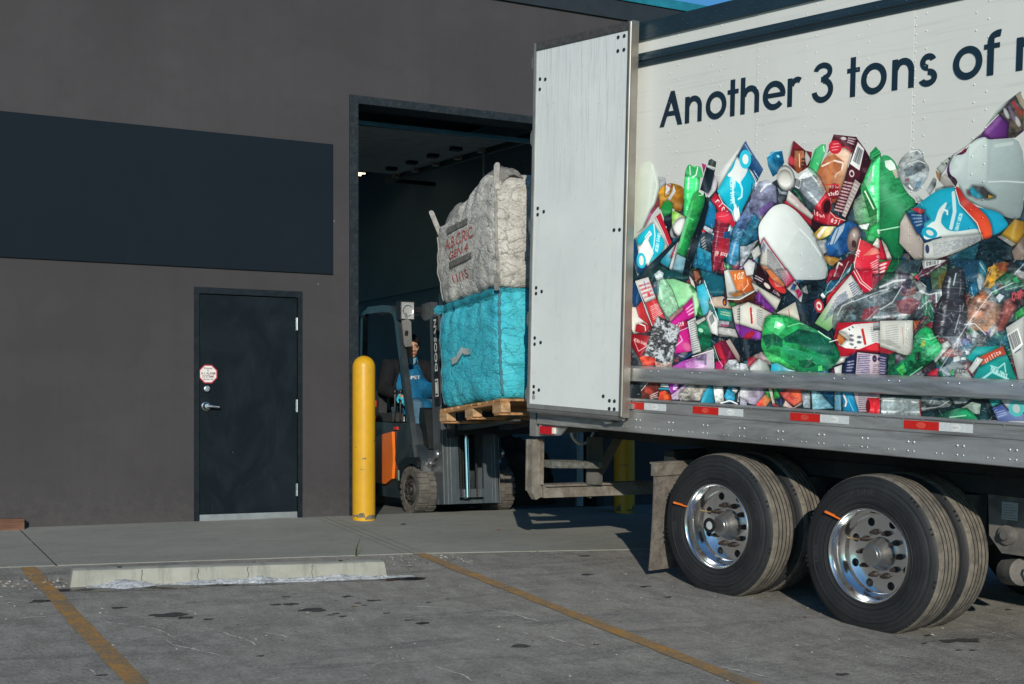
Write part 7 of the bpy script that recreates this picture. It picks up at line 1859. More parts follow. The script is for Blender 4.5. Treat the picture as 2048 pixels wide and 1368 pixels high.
put(mb).build('lift_chain', mat('oily_chain', (.12, .12, .12), .35, .8, .3), FK)
for s in (-1, 1):
    mb = MB(); mb.cyl((s * .36, .02, .36), (s * .36, -.16, .50), .038, n=16); mb.cyl((s * .36, -.16, .50), (s * .35, -.24, .565), .02, n=12); mb.ell((s * .35, -.25, .57), .03, .045, .045, 12, 8); mb.build('tilt_cylinder', mat('zinc_cylinder', (.30, .31, .32), .3, .8, .15), FK)
# name plate on the mast side and load guard
mb = MB(); mb.box(-.335, -.3165, -.10, .0, .95, 1.80); mp = put(mb).build('mast_cover', M_FBL, FK, bev=.003)
t = text_bm('DOOSAN', (-.3365, -.015, 1.275), (0, 0, 1), (0, 1, 0), .50, .056, .015, .001)
for v in t.bm.verts: v.co = Vector((-.3365 - .001 * (v.co.x < -.3366), -.085 - (v.co.y + .015) * -1.0, v.co.z))
merge(mp, put(t), M_LETW)
mb = MB(); mb.box(-.3375, -.3358, -.088, -.022, 1.03, 1.20); put(mb); merge(mp, mb, M_LETW)
mb = MB(); mb.box(-.339, -.3376, -.080, -.03, 1.045, 1.185); put(mb); merge(mp, mb, M_FBL)
for k in range(4):
    mb = MB(); mb.box(-.3405, -.3391, -.074 + .011 * k, -.069 + .011 * k, 1.06, 1.17); put(mb); merge(mp, mb, M_LETW)
# carriage, load guard and forks follow the pallet
CZ = .86
car = Matrix.Translation((0, -.50, CZ)) @ Matrix.Rotation(MT, 4, 'X')
mb = MB(); mb.box(-.30, .50, -.05, -.01, -.10, .0); mb.box(-.30, .50, -.05, -.01, .28, .38); mb.box(-.30, -.24, -.01, .12, -.12, .40); mb.box(.24, .30, -.01, .12, -.12, .40); put(mb, car).build('carriage', M_FBL, FK, bev=.004)
mb = MB()
for x in (-.28, -.1, .1, .28, .48): mb.box(x - .012, x + .012, -.045, -.02, .381, 1.15)
mb.box(-.292, .492, -.045, -.02, 1.151, 1.18); put(mb, car).build('load_guard', M_FBL, FK)
for s in (-1, 1):
    mb = MB(); mb.prism([(-.051, -.06), (-.051, .40), (-.09, .40), (-.09, -.02), (-1.16, -.035), (-1.16, -.05), (-.09, -.062)], lambda a, b, d: (d, a, b), s * .22 - .05, s * .22 + .05); put(mb, car).build('fork', M_MAST, FK, bev=.003)
# overhead guard
mb = MB()
for s in (-1, 1):
    path = [(s * .455, .0, .50), (s * .455, .05, .66), (s * .45, .30, 1.45), (s * .445, .42, 1.80), (s * .44, .455, 1.90), (s * .44, .52, 1.985), (s * .44, .62, 2.02), (s * .44, .80, 2.035), (s * .44, 1.22, 2.045)]
    P = [Vector(p) for p in path]
    rows = []; mb = MB()
    for i, p in enumerate(P):
        d = (P[min(i + 1, len(P) - 1)] - P[max(i - 1, 0)]).normalized(); nn = Vector((0, d.z, -d.y))
        rows.append([mb.bm.verts.new(p + Vector((a * .030, 0, 0)) + nn * b * .036) for a, b in ((-1, -1), (1, -1), (1, 1), (-1, 1))])
    for r0, r1 in zip(rows[:-1], rows[1:]):
        for k in range(4): mb.face([r0[k], r0[(k + 1) % 4], r1[(k + 1) % 4], r1[k]])
    mb.face(rows[0][::-1]); mb.face(rows[-1]); mb.build('guard_pillar', M_FDK, FK, bev=.012)
for s in (-1, 1):
    mb = MB(); mb.bar((s * .44, 1.225, 2.045), (s * .44, 1.36, 2.01), .05, .05); mb.bar((s * .44, 1.36, 2.0), (s * .44, 1.42, .90), .06, .06, (0, 1, 0)); mb.build('rear_pillar', M_FDK, FK, bev=.008)
mb = MB()
mb.box(-.40, .40, .50, .56, 1.99, 2.04); mb.box(-.40, .40, 1.24, 1.29, 2.02, 2.07)
for x in (-.3, -.18, -.06, .06, .18, .3): mb.box(x - .012, x + .012, .561, 1.239, 2.0, 2.05)
mb.build('guard_roof', M_FBL, FK, bev=.004)
mb = MB(); mb.box(-.475, -.445, 1.40, 1.47, 1.96, 2.01); mb.box(-.475, -.455, 1.33, 1.55, 1.975, 1.995); mb.build('guard_bracket', mat('grey_bracket', (.20, .22, .23), .5), FK, bev=.004)
for (x, y, z, w_, h_, k) in ((-.395, .34, 1.985, .13, .165, 0), (.30, .36, 1.99, .13, .165, 0)):
    mb = MB(); mb.box(x - w_ / 2 - .012, x + w_ / 2 + .012, y, y + .10, z - h_ / 2 - .012, z + h_ / 2 + .012); mb.box(x - .02, x + .02, y + .1, y + .14, z - .03, z + .03); hl = mb.build('headlight', M_FBL, FK, bev=.02, seg=3)
    mb = MB(); mb.box(x - w_ / 2, x + w_ / 2, y - .012, y - .0005, z - h_ / 2, z + h_ / 2); mb.build('lens', M_LENS, hl, bev=.012, seg=3)
    mb = MB(); mb.lathe([(-.0005, 0), (-.0005, .045), (-.02, .05), (-.022, .055), (-.014, .058)], (x, y, z), (0, 1, 0), 24); mb.build('reflector', M_CHROME, hl)
mb = MB(); mb.prism([(.02, 1.90), (.06, 1.99), (.10, 2.06), (.30, 2.05), (.30, 1.92), (.22, 1.88)], lambda a, b, d: (-.36 + d, a, b), .10, .30); wl_ = mb.build('work_lamp', mat('lamp_grey', (.04, .045, .05), .5), FK, bev=.02, seg=3)
mb = MB(); mb.box(-.25, -.07, .005, .019, 1.935, 1.99); mb.build('lens', mat('dull_lens', (.30, .31, .31), .3), wl_, bev=.006)
mb = MB()
for k in range(4): mb.tube([(-.20, .02 + .01 * k, 1.90), (-.15, -.02, 1.885 - .008 * k), (-.09, -.03, 1.90 + .01 * k), (-.05, .0, 1.93)], .007, 6)
mb.build('cable_bundle', mat('pale_cable', (.42, .42, .42), .5), FK)
mb = MB(); mb.box(-.176, -.09, -.038, -.036, 1.72, 1.875, 0, Matrix.Translation((-.13, 0, 1.8)) @ Matrix.Rotation(R(14), 4, 'Y') @ Matrix.Translation((.13, 0, -1.8))); tg = mb.build('hang_tag', mat('tag_card', (.60, .62, .58), .6), FK)
for k, zz in enumerate((1.74, 1.852)):
    mb = MB(); mb.box(-.172, -.13, -.0392, -.0385, zz, zz + .014, 0, Matrix.Translation((-.13, 0, 1.8)) @ Matrix.Rotation(R(14), 4, 'Y') @ Matrix.Translation((.13, 0, -1.8))); merge(tg, mb, mat('tag_green', (.10, .42, .05), .6))
# mirror-like visor panel hanging from the guard
mb = MB(); mb.prism([(-.485, 1.88), (-.415, 1.895), (-.385, 1.87), (-.375, 1.63), (-.445, 1.62), (-.46, 1.65)], lambda a, b, d: (a, d, b), .27, .29); mb.tube([(-.43, .28, 1.89), (-.42, .32, 1.96)], .01, 6); vz = mb.build('visor_panel', mat('visor_grey', (.15, .15, .15), .5), FK, bev=.006)
mb = MB(); mb.cyl((-.435, .269, 1.765), (-.435, .262, 1.765), .018, n=14); mb.box(-.455, -.42, .2675, .2692, 1.73, 1.755); merge(vz, mb, M_FBL)
# seat and controls
mb = MB(); mb.box(-.25, .25, .72, 1.20, .90, 1.0); mb.build('seat_cushion', M_SEAT, FK, bev=.045, seg=3)
mb = MB(); mb.prism([(1.10, .98), (1.22, 1.52), (1.30, 1.54), (1.34, 1.48), (1.24, .96)], lambda a, b, d: (d, a, b), -.25, .25); mb.build('seat_back', M_SEAT, FK, bev=.04, seg=3)
mb = MB(); mb.box(-.44, -.30, .62, 1.05, .881, .97); mb.prism([(.95, .971), (.93, 1.12), (1.0, 1.20), (1.14, 1.18), (1.16, .971)], lambda a, b, d: (d, a, b), -.45, -.36); con = mb.build('armrest_console', M_SEAT, FK, bev=.025, seg=3)
mb = MB(); mb.box(-.462, -.451, 1.01, 1.06, 1.03, 1.10); mb.build('belt_buckle', mat('red_button', (.6, .03, .02), .4), con)
for k in range(4):
    x, y = -.43 + .03 * k, .56 + .055 * (k % 2) + .02
    mb = MB(); mb.tube([(x, y, .90), (x - .005, y - .02, 1.02), (x, y - .01, 1.16)], .009, 8); mb.ell((x, y - .01, 1.18), .017, .017, .03, 10, 8); mb.build('control_lever', M_FBL, FK)
mb = MB()
for k in range(5): mb.cyl((-.36 + .03 * k, .50, .882), (-.36 + .03 * k, .50, .93 + .01 * (k % 2)), .012, n=10)
mb.build('valve_fitting', M_CHROME, FK)
mb = MB(); mb.box(-.501, -.4855, .30, .33, .30, .40); mb.build('safety_decal', mat('green_decal', (.30, .52, .42), .5), FK)
mb = MB(); mb.box(-.475, -.455, .42, .50, .80, .83); mb.build('turn_lamp', mat('red_button', (.6, .03, .02), .4), FK, bev=.006)

# ================================================================== DRIVER
PX_, PY_ = 5.745, 1.08
M_SKIN = mat('skin', (.42, .235, .155), .5, var=.10, vscale=20, spec=.4)
M_JKT = mat('black_fleece', (.010, .011, .014), .95, var=.3, vscale=30, bump=.4, bscale=120, spec=.2)
M_APR = mat('blue_apron_cloth', (.010, .20, .42), .75, var=.22, vscale=9, bump=.3, bscale=20)
M_JEAN = mat('jeans', (.05, .12, .19), .85, var=.3, vscale=25)
M_GLV = mat('cyan_glove', (.04, .42, .56), .55, var=.15)
M_HAIR = mat('black_hair', (.008, .008, .009), .5, bump=.5, bscale=160)
PS = thing('person', 'driver in black jacket and blue apron seated in the forklift', 'person', (PX_, PY_, 0))
def remesh(mb, name, m, vox, smooth=3, parent=None):
    o = mb.build(name, m, parent, angle=180)
    r = o.modifiers.new('Remesh', 'REMESH'); r.mode = 'VOXEL'; r.voxel_size = vox; r.use_smooth_shade = True
    s = o.modifiers.new('Smooth', 'SMOOTH'); s.factor = .5; s.iterations = smooth
    dg = bpy.context.evaluated_depsgraph_get(); dg.update()
    me = bpy.data.meshes.new_from_object(o.evaluated_get(dg)); old = o.data; o.modifiers.clear(); o.data = me; bpy.data.meshes.remove(old); me.name = name
    me.shade_smooth()
    return o
# joints (relative to the hips' ground point); -y is forwards
HIP, CH, NK, HD = (0, 0, 1.04), (0, .05, 1.34), (0, .02, 1.53), (.005, -.03, 1.655)
SHR, ELR, WRR = (-.205, .05, 1.445), (-.315, -.08, 1.215), (-.265, -.355, 1.135)
SHL, ELL_, WRL = (.205, .05, 1.445), (.29, -.16, 1.25), (.13, -.50, 1.16)
KNR, ANR, TOR = (-.13, -.47, 1.04), (-.12, -.60, .72), (-.13, -.74, .70)
KNL, ANL, TOL = (.13, -.47, 1.04), (.12, -.60, .72), (.13, -.74, .70)
hm = Matrix.Rotation(R(-6), 4, 'Z') @ Matrix.Rotation(R(4), 4, 'X')
def hp(x, y, z): return Vector(HD) + hm @ Vector((x, y, z))
mb = MB()
mb.ell(hp(0, .012, .035), .076, .094, .088, 20, 14, 0, hm); mb.ell(hp(0, -.022, -.045), .060, .066, .078, 18, 12, 0, hm); mb.ell(hp(0, -.060, -.094), .026, .024, .020, 12, 8, 0, hm)
mb.cap(hp(0, -.086, .012), hp(0, -.103, -.028), .0085, .014); mb.ell(hp(-.013, -.092, -.032), .010, .010, .008, 8, 6); mb.ell(hp(.013, -.092, -.032), .010, .010, .008, 8, 6)
mb.ell(hp(-.036, -.062, -.022), .024, .02, .022, 10, 8); mb.ell(hp(.036, -.062, -.022), .024, .02, .022, 10, 8); mb.cap(hp(-.045, -.074, .026), hp(.045, -.074, .026), .010, .010)
mb.cap(hp(-.018, -.083, -.064), hp(.018, -.083, -.064), .0085, .0085)
for s in (-1, 1): mb.ell(hp(s * .080, .012, -.005), .010, .020, .032, 10, 8, 0, hm)
mb.cap((0, .03, 1.46), hp(0, .012, -.05), .058, .052)
mb.cap(HIP, CH, .11, .115); mb.cap((-.15, .05, 1.42), (.15, .05, 1.42), .06, .06); mb.cap((-.06, .02, 1.28), (.06, .02, 1.28), .10, .10)
for S_, E_, W_, K_, A_, T_ in ((SHR, ELR, WRR, KNR, ANR, TOR), (SHL, ELL_, WRL, KNL, ANL, TOL)):
    mb.cap(S_, E_, .052, .042); mb.cap(E_, W_, .041, .029)
    h = (Vector(W_) - Vector(E_)).normalized(); mb.cap(W_, Vector(W_) + h * .06, .030, .032)
    hip = (S_[0] * .5, 0, 1.02); mb.cap(hip, K_, .088, .06); mb.cap(K_, A_, .058, .040); mb.cap(A_, T_, .042, .034)
remesh(mb, 'body', M_SKIN, .0085, 2, PS)
mb = MB()   # jacket
mb.cap((0, .0, 1.02), (0, .045, 1.33), .155, .165); mb.cap((-.165, .05, 1.425), (.165, .05, 1.425), .09, .09); mb.cap((-.085, .01, 1.22), (.085, .01, 1.22), .142, .142); mb.cap((-.08, .035, 1.50), (.08, .035, 1.50), .055, .055); mb.cap((-.05, .03, 1.535), (.05, .06, 1.54), .055, .05)
for S_, E_, W_ in ((SHR, ELR, WRR), (SHL, ELL_, WRL)):
    mid = Vector(S_).lerp(Vector(E_), .5); mb.cap(S_, mid, .086, .082); mb.cap(mid, E_, .082, .078); mb.cap(E_, Vector(E_).lerp(Vector(W_), .55), .078, .062); mb.cap(Vector(E_).lerp(Vector(W_), .55), Vector(E_).lerp(Vector(W_), .93), .056, .045)
    for q in (.15, .5, .8): mb.ell(Vector(S_).lerp(Vector(E_), q) + Vector((0, -.012, 0)), .076, .07, .03, 12, 8)
jk = remesh(mb, 'jacket', M_JKT, .010, 2, PS)
dg = bpy.context.evaluated_depsgraph_get()
mb = MB()
for S_, K_, A_, T_ in ((SHR, KNR, ANR, TOR), (SHL, KNL, ANL, TOL)): mb.cap((S_[0] * .5, 0, 1.02), K_, .10, .072); mb.cap(K_, A_, .07, .056)
remesh(mb, 'jeans', M_JEAN, .010, 2, PS)
mb = MB()
for A_, T_ in ((ANR, TOR), (ANL, TOL)): mb.cap(Vector(A_) + Vector((0, .03, 0)), T_, .05, .042); mb.cap(A_, (A_[0], A_[1], A_[2] + .09), .052, .05)
remesh(mb, 'boots', M_FBL, .010, 1, PS)
# apron drapes in front of the jacket: wrapped on by casting onto it
tree = BVHTree.FromObject(jk, dg)
mb = MB(); rows = []
nz_, nx_ = 40, 22
for j in range(nz_ + 1):
    v = j / nz_; z = 1.475 - v * .44
    half = .085 + min(1, v / .45) * .095 if v < .45 else .18 + .01 * v
    row = []
    for i in range(nx_ + 1):
        x = (i / nx_ * 2 - 1) * half
        hit = tree.ray_cast(Vector((x, -1.2, z)), Vector((0, 1, 0)))
        y = hit[0].y if hit[0] else .0
        wr = .008 * noise.noise((x * 9, z * 16, 1)) + .004 * noise.noise((x * 20, z * 40, 3))
        row.append(Vector((x, y - .012 + wr, z)))
    rows.append(row)
lap = []
for j in range(1, 19):      # skirt over the thighs
    v = j / 18; row = []
    for i in range(nx_ + 1):
        x = (i / nx_ * 2 - 1) * (.20 + .03 * v); y = rows[-1][i].y - .02 - v * .34
        z = 1.105 + .03 * math.cos(x * 22) * (1 if abs(x) > .02 else .9) - .05 * v + .010 * noise.noise((x * 12, v * 6, 5)) - (max(0, v - .8) * .55)
        row.append(Vector((x, y, z)))
    lap.append(row)
for q in range(4):
    for j in range(1, nz_):
        for i in range(nx_ + 1): rows[j][i].y = (rows[j - 1][i].y + rows[j][i].y * 2 + rows[j + 1][i].y) / 4 if rows[j][i].y < (rows[j - 1][i].y + rows[j + 1][i].y) / 2 + .03 else (rows[j - 1][i].y + rows[j + 1][i].y) / 2
allr = [[mb.bm.verts.new(p) for p in r] for r in rows + lap]
for a, b in zip(allr[:-1], allr[1:]):
    for i in range(nx_): mb.face([a[i], a[i + 1], b[i + 1], b[i]])
bmesh.ops.solidify(mb.bm, geom=mb.bm.faces[:], thickness=.006)
for s in (-1, 1): mb.tube([(s * .075, rows[0][0].y - .004, 1.475), (s * .062, -.075, 1.50), (s * .068, -.02, 1.555), (s * .07, .05, 1.585)], .012, 6, sx=.5)
ap = mb.build('apron', M_APR, PS, angle=60)
t = text_bm('ePET', (-.075, -.4, 1.315), (1, 0, 0), (0, 0, 1), .15, .034, .01, 0, .012)
dg = bpy.context.evaluated_depsgraph_get(); dg.update(); tr2 = BVHTree.FromObject(ap, dg)
for v in t.bm.verts:
    h = tr2.ray_cast(Vector((v.co.x, -1.2, v.co.z + .10 * (v.co.x + .075) * .5)), Vector((0, 1, 0)))
    v.co = (h[0] if h[0] else v.co) + Vector((0, -.003, 0))
e_ = [f for f in t.bm.faces if f.calc_center_median().x < -.045]
merge(ap, t, M_LETW)
mb = MB(); hx = 0
mb.ell(hp(0, .024, .050), .088, .102, .094, 22, 14, 0, hm)
for k in range(26):
    a = R(20 + 5.4 * k) if k < 26 else 0
    p = hp(.086 * math.cos(R(180 + 180 * k / 25)), -.070 * abs(math.sin(R(180 * k / 25))) - .004, .070 + .018 * math.sin(R(180 * k / 25)))
    q = p + Vector((.006 * (-1) ** k, -.004, -.022 - .02 * abs(k - 12.5) / 12.5)); mb.cap(p, q, .013, .006, 8)
for s in (-1, 1): mb.cap(hp(s * .080, .01, .05), hp(s * .083, .02, -.03), .018, .012); mb.cap(hp(s * .070, .06, .02), hp(s * .066, .06, -.06), .03, .022)
remesh(mb, 'hair', M_HAIR, .006, 1, PS)
for s in (-1, 1):
    mb = MB(); mb.ell(hp(s * .031, -.0755, .004), .0125, .008, .0055, 12, 8); e1 = mb.build('eye', mat('eye_white', (.5, .47, .44), .3), PS)
    mb = MB(); mb.ell(hp(s * .031, -.0815, .004), .0052, .004, .0052, 10, 8); merge(e1, mb, M_HAIR)
    mb = MB(); mb.cap(hp(s * .018, -.088, .026), hp(s * .048, -.076, .026), .0045, .003, 8); mb.build('eyebrow', M_HAIR, PS)
mb = MB(); mb.cap(hp(-.020, -.0885, -.063), hp(.022, -.0885, -.063), .005, .004, 8); mb.cap(hp(-.014, -.0885, -.070), hp(.016, -.0885, -.070), .0055, .004, 8); mb.build('lips', mat('lips', (.36, .13, .11), .45), PS)
# shirt collar in the neck opening
mb = MB(); mb.prism([(-.035, 1.49), (.0, 1.455), (.036, 1.49), (.040, 1.545), (-.040, 1.545)], lambda a, b, d: (a, d, b), -.075, -.055); mb.build('shirt_collar', mat('blue_shirt', (.16, .30, .40), .8), PS, bev=.006)
def glove(W_, E_, curl, thumb_side):
    """palm, four bent fingers of different length and a thumb leaving the side of the palm"""
    d = (Vector(W_) - Vector(E_)).normalized(); up = Vector((0, 0, 1)); sd_ = d.cross(up).normalized(); nn = sd_.cross(d)
    mb = MB(); W_ = Vector(W_)
    mb.cap(W_ - d * .03, W_ + d * .01, .034, .032); 
    for q in (-1, -.33, .33, 1): mb.cap(W_ + d * .012 + sd_ * q * .018, W_ + d * .075 + sd_ * q * .029, .0155, .014)
    for q, L in ((-1, .066), (-.36, .078), (.3, .074), (.95, .058)):
        p0 = W_ + d * .078 + sd_ * q * .030; a = curl * .55; d1 = d * math.cos(a) - nn * math.sin(a); p1 = p0 + d1 * L * .5
        a2 = curl * 1.25; d2 = d * math.cos(a2) - nn * math.sin(a2); p2 = p1 + d2 * L * .32; a3 = curl * 1.8; d3 = d * math.cos(a3) - nn * math.sin(a3); p3 = p2 + d3 * L * .25
        mb.cap(p0, p1, .0105, .010, 10); mb.cap(p1, p2, .010, .009, 10); mb.cap(p2, p3, .009, .008, 10)
    t0 = W_ + d * .022 + sd_ * thumb_side * .030 - nn * .006; t1 = t0 + d * .030 + sd_ * thumb_side * .026 - nn * .016; t2 = t1 + d * .030 + sd_ * thumb_side * .004 - nn * .018
    mb.cap(t0, t1, .0145, .012, 10); mb.cap(t1, t2, .012, .009, 10)
    g = remesh(mb, 'glove', M_GLV, .004, 1, PS)
    mb = MB(); mb.cap(W_ - d * .055, W_ - d * .028, .040, .038); mb.build('cuff', mat('pale_cuff', (.52, .55, .56), .8), PS)
glove(WRR, ELR, .95, 1); glove(WRL, ELL_, .9, -1)

# ================================================================== PALLET AND BAGS
TILT = R(-4.0)
BX, BY, BZ = 5.86, -.70, .862
PL = thing('pallet', 'worn wooden pallet lifted on the forks under the blue bulk bag', 'pallet', (BX, BY, BZ)); PL.rotation_euler = (TILT, 0, 0)
def wood(name, c): return mat(name, c, .8, var=.38, vscale=7, stretch=(2.5, .35, 2.5), bump=.35, bscale=40, dirt=(.08, .045, .02), dscale=8, damt=.55)
W1, W2 = wood('pallet_board', (.38, .20, .085)), wood('pallet_block', (.44, .27, .14))
rng = random.Random(5)
PH = .135
nb = 9
for k in range(nb):
    y = -.05 - k * (1.10 / (nb - 1)); w = rng.uniform(.088, .11)
    mb = MB(); mb.box(-.60 + rng.uniform(-.008, .008), .60 + rng.uniform(-.008, .008), y - w / 2, y + w / 2, PH - .020, PH); mb.build('deck_board', W1, PL, bev=.003)
for x in (-.555, 0, .555):
    mb = MB(); mb.box(x - .045, x + .045, -1.195, -.005, PH - .042, PH - .0205); mb.build('stringer', W1, PL, bev=.003)
    for y in (-.075, -.60, -1.125):
        mb = MB(); mb.box(x - .045, x + .045, y - .075, y + .075, .0205, PH - .0425); mb.build('block', W2, PL, bev=.004)
for y in (-.075, -.60, -1.125):
    mb = MB(); mb.box(-.60, .60, y - .05, y + .05, .0, .020); mb.build('base_board', W1, PL, bev=.003)

def bag_mat(name, c_lo, c_hi, dark, fade, zs=1.7):
    t = NT(name)
    n1 = t.noise(3.2, 7, .62, None, .6); c = t.mix(t.ramp(n1, .32, .68), c_lo, c_hi)
    # crease network: cell edges on a warped domain, coarse and fine; fold shade goes into the colour too
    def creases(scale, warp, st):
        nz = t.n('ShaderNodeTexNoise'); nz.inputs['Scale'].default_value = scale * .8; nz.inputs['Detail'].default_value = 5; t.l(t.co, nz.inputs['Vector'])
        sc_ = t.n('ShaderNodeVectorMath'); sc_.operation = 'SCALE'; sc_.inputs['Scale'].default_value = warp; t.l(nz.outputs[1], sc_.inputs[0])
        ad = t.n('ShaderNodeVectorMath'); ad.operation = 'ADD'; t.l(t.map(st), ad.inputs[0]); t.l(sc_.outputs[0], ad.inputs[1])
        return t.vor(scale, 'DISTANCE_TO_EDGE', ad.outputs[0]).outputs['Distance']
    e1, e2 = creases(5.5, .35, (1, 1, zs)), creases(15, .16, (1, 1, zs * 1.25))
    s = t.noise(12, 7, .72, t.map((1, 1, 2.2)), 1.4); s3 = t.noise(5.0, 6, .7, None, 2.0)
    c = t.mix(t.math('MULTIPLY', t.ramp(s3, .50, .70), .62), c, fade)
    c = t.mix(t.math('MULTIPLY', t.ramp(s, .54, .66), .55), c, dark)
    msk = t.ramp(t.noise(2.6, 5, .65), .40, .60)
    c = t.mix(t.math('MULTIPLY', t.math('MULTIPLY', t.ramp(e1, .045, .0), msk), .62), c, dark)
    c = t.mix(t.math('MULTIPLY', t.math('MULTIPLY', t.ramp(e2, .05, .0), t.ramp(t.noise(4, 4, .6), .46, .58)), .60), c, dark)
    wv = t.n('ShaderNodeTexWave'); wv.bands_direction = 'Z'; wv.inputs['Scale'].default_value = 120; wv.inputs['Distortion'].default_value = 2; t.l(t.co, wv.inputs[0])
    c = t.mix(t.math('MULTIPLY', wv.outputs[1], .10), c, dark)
    t.col(c); t.set(rough=.72, spec=.25)
    h = t.math('ADD', t.math('MULTIPLY', t.ramp(e1, .0, .10), .5), t.math('ADD', t.math('MULTIPLY', t.ramp(e2, .0, .2), .45), t.math('ADD', t.math('MULTIPLY', s, .5), t.math('MULTIPLY', wv.outputs[1], .05))))
    t.bump(h, .42, .02)
    return t.m
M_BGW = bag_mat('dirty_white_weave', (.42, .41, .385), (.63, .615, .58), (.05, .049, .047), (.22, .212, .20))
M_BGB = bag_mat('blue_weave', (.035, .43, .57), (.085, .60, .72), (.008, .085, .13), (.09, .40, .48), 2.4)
def bag(name, mname, m, hx, hy, h, zbase, seed, droop, bul):
    """bulging woven sack: rounded box with folds, sagging towards the floor"""
    N = 56; mb = MB(); idx = {}
    def vert(p):
        k = tuple(round(q, 5) for q in p)
        if k in idx: return idx[k]
        x, y, z = p
        e = 15.0; L = (abs(x) ** e + abs(y) ** e + abs(z) ** e) ** (1 / e); x, y, z = x / L, y / L, z / L
        b = 1 + bul * (1 - z * z) + .035 * max(0, -z) * (1 - abs(z)) - .05 * max(0, z) ** 3
        X, Y, Z = hx * x * b, hy * y * b, (z + 1) / 2 * h
        if z > 0: Z -= droop(x, y) * z ** 2
        q = Vector((X * 1.4, Y * 1.4, Z * 3.4)); nrm = Vector((x * (abs(x) > .9), y * (abs(y) > .9), z * (abs(z) > .95)))
        if nrm.length == 0: nrm = Vector((x, y, z))
        nrm.normalize()
        edge = 1 - .0 * abs(z)
        d = .016 * noise.noise(q * 1.0 + Vector((seed, 0, 0))) + .006 * (1 - abs(noise.noise(q * 2.2 + Vector((0, seed, 0)))) * 2.2) * .7 + .0035 * (1 - abs(noise.noise(q * 5.2 + Vector((0, 0, seed)))) * 2)
        wr = .0065 * math.sin(Z * 42 + 4 * noise.noise((X * 2.5, Y * 2.5, seed))) * (.4 + noise.noise((X * 3, Y * 3, Z * 3 + seed)))
        fl = .022 * (abs(z) > .55) * noise.noise((X * 7 + seed, Y * 7, Z * 2)) 
        vf = .012 * max(0, z - .2) * math.sin((X + Y) * 34 + 3 * noise.noise((X * 3, Y * 3, seed))) * (abs(z) < .97)
        v = mb.bm.verts.new(Vector((X, Y, Z)) + nrm * (d + wr + fl + vf)); idx[k] = v; return v
    for ax in range(3):
        for s in (-1, 1):
            for i in range(N):
                for j in range(N):
                    c = []
                    for (a, b) in ((i, j), (i + 1, j), (i + 1, j + 1), (i, j + 1)):
                        p = [0, 0, 0]; p[ax] = s; p[(ax + 1) % 3] = a / N * 2 - 1; p[(ax + 2) % 3] = b / N * 2 - 1; c.append(vert(p))
                    mb.face(c)
    o = thing(name, mname[0], 'bulk bag', (BX, BY, BZ)); o.rotation_euler = (TILT, 0, 0); o['group'] = 'bulk bags stacked on the pallet'
    sk = mb.build('sack', m, o, angle=180); sk.location = (0, -.60, zbase)
    return o, sk
HX, HY = .575, .575
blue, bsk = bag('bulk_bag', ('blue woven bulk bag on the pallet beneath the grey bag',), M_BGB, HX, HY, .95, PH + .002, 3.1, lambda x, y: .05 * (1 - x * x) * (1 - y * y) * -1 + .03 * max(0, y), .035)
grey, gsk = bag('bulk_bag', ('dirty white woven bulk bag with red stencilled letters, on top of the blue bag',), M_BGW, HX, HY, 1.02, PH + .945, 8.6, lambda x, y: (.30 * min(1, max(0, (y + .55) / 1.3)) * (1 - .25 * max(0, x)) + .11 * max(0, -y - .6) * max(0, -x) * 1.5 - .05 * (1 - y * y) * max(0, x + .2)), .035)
dg = bpy.context.evaluated_depsgraph_get(); dg.update()
def caster(sk):
    t = BVHTree.FromObject(sk, dg)      # in the sack's own coordinates
    off = sk.location.copy()
    def side(y, z, d=.0):
        h = t.ray_cast(Vector((-2, y - off.y, z - off.z)), Vector((1, 0, 0)))
        return (h[0] + off + Vector((-d, 0, 0))) if h[0] else Vector((-HX, y, z))
    def corner(z, d=.0, sy=-1):
        h = t.ray_cast(Vector((-2, (sy * 2), z - off.z)), Vector((1, -sy * 1.0, 0)).normalized())
        return (h[0] + off + Vector((-d, sy * d, 0)).normalized() * d) if h[0] else Vector((-HX, -.6 + sy * HY, z))
    def down(x, y, d=0):
        h = t.ray_cast(Vector((x - off.x, y - off.y, 3)), Vector((0, 0, -1)))
        return (h[0] + off + Vector((0, 0, d))) if h[0] else Vector((x, y, 1.5))
    return side, corner, down
bs, bc, bd = caster(bsk); gs, gc, gd = caster(gsk)
M_WEB = mat('grey_webbing', (.30, .29, .27), .8, var=.3, vscale=30, bump=.5, bscale=150, dirt=(.1, .1, .1), dscale=14, damt=.5)
M_WEBB = mat('blue_webbing', (.05, .17, .22), .8, var=.3, vscale=30, bump=.5, bscale=150, dirt=(.05, .12, .16), dscale=14, damt=.6)
z0, z1 = PH + .04, PH + .94
mb = MB(); mb.tube([bc(z0 + (z1 - z0) * k / 40, .004) for k in range(41)], [.013 + .004 * math.sin(k * 1.7) for k in range(41)], 7); mb.build('corner_seam', M_WEBB, blue)
mb = MB(); mb.tube([bc(z0 + (z1 - z0) * k / 40, .004, 1) for k in range(41)], .012, 7); mb.build('corner_seam', M_WEBB, blue)
z0, z1 = PH + .99, PH + 1.78
mb = MB(); mb.tube([gc(z0 + (z1 - z0) * k / 40, .004) for k in range(41)], [.014 + .004 * math.sin(k * 1.9) for k in range(41)], 7); mb.build('corner_seam', M_WEB, grey)
mb = MB(); mb.tube([gc(z0 + (z1 - z0 - .2) * k / 40, .004, 1) for k in range(41)], .013, 7); mb.build('corner_seam', M_WEB, grey)
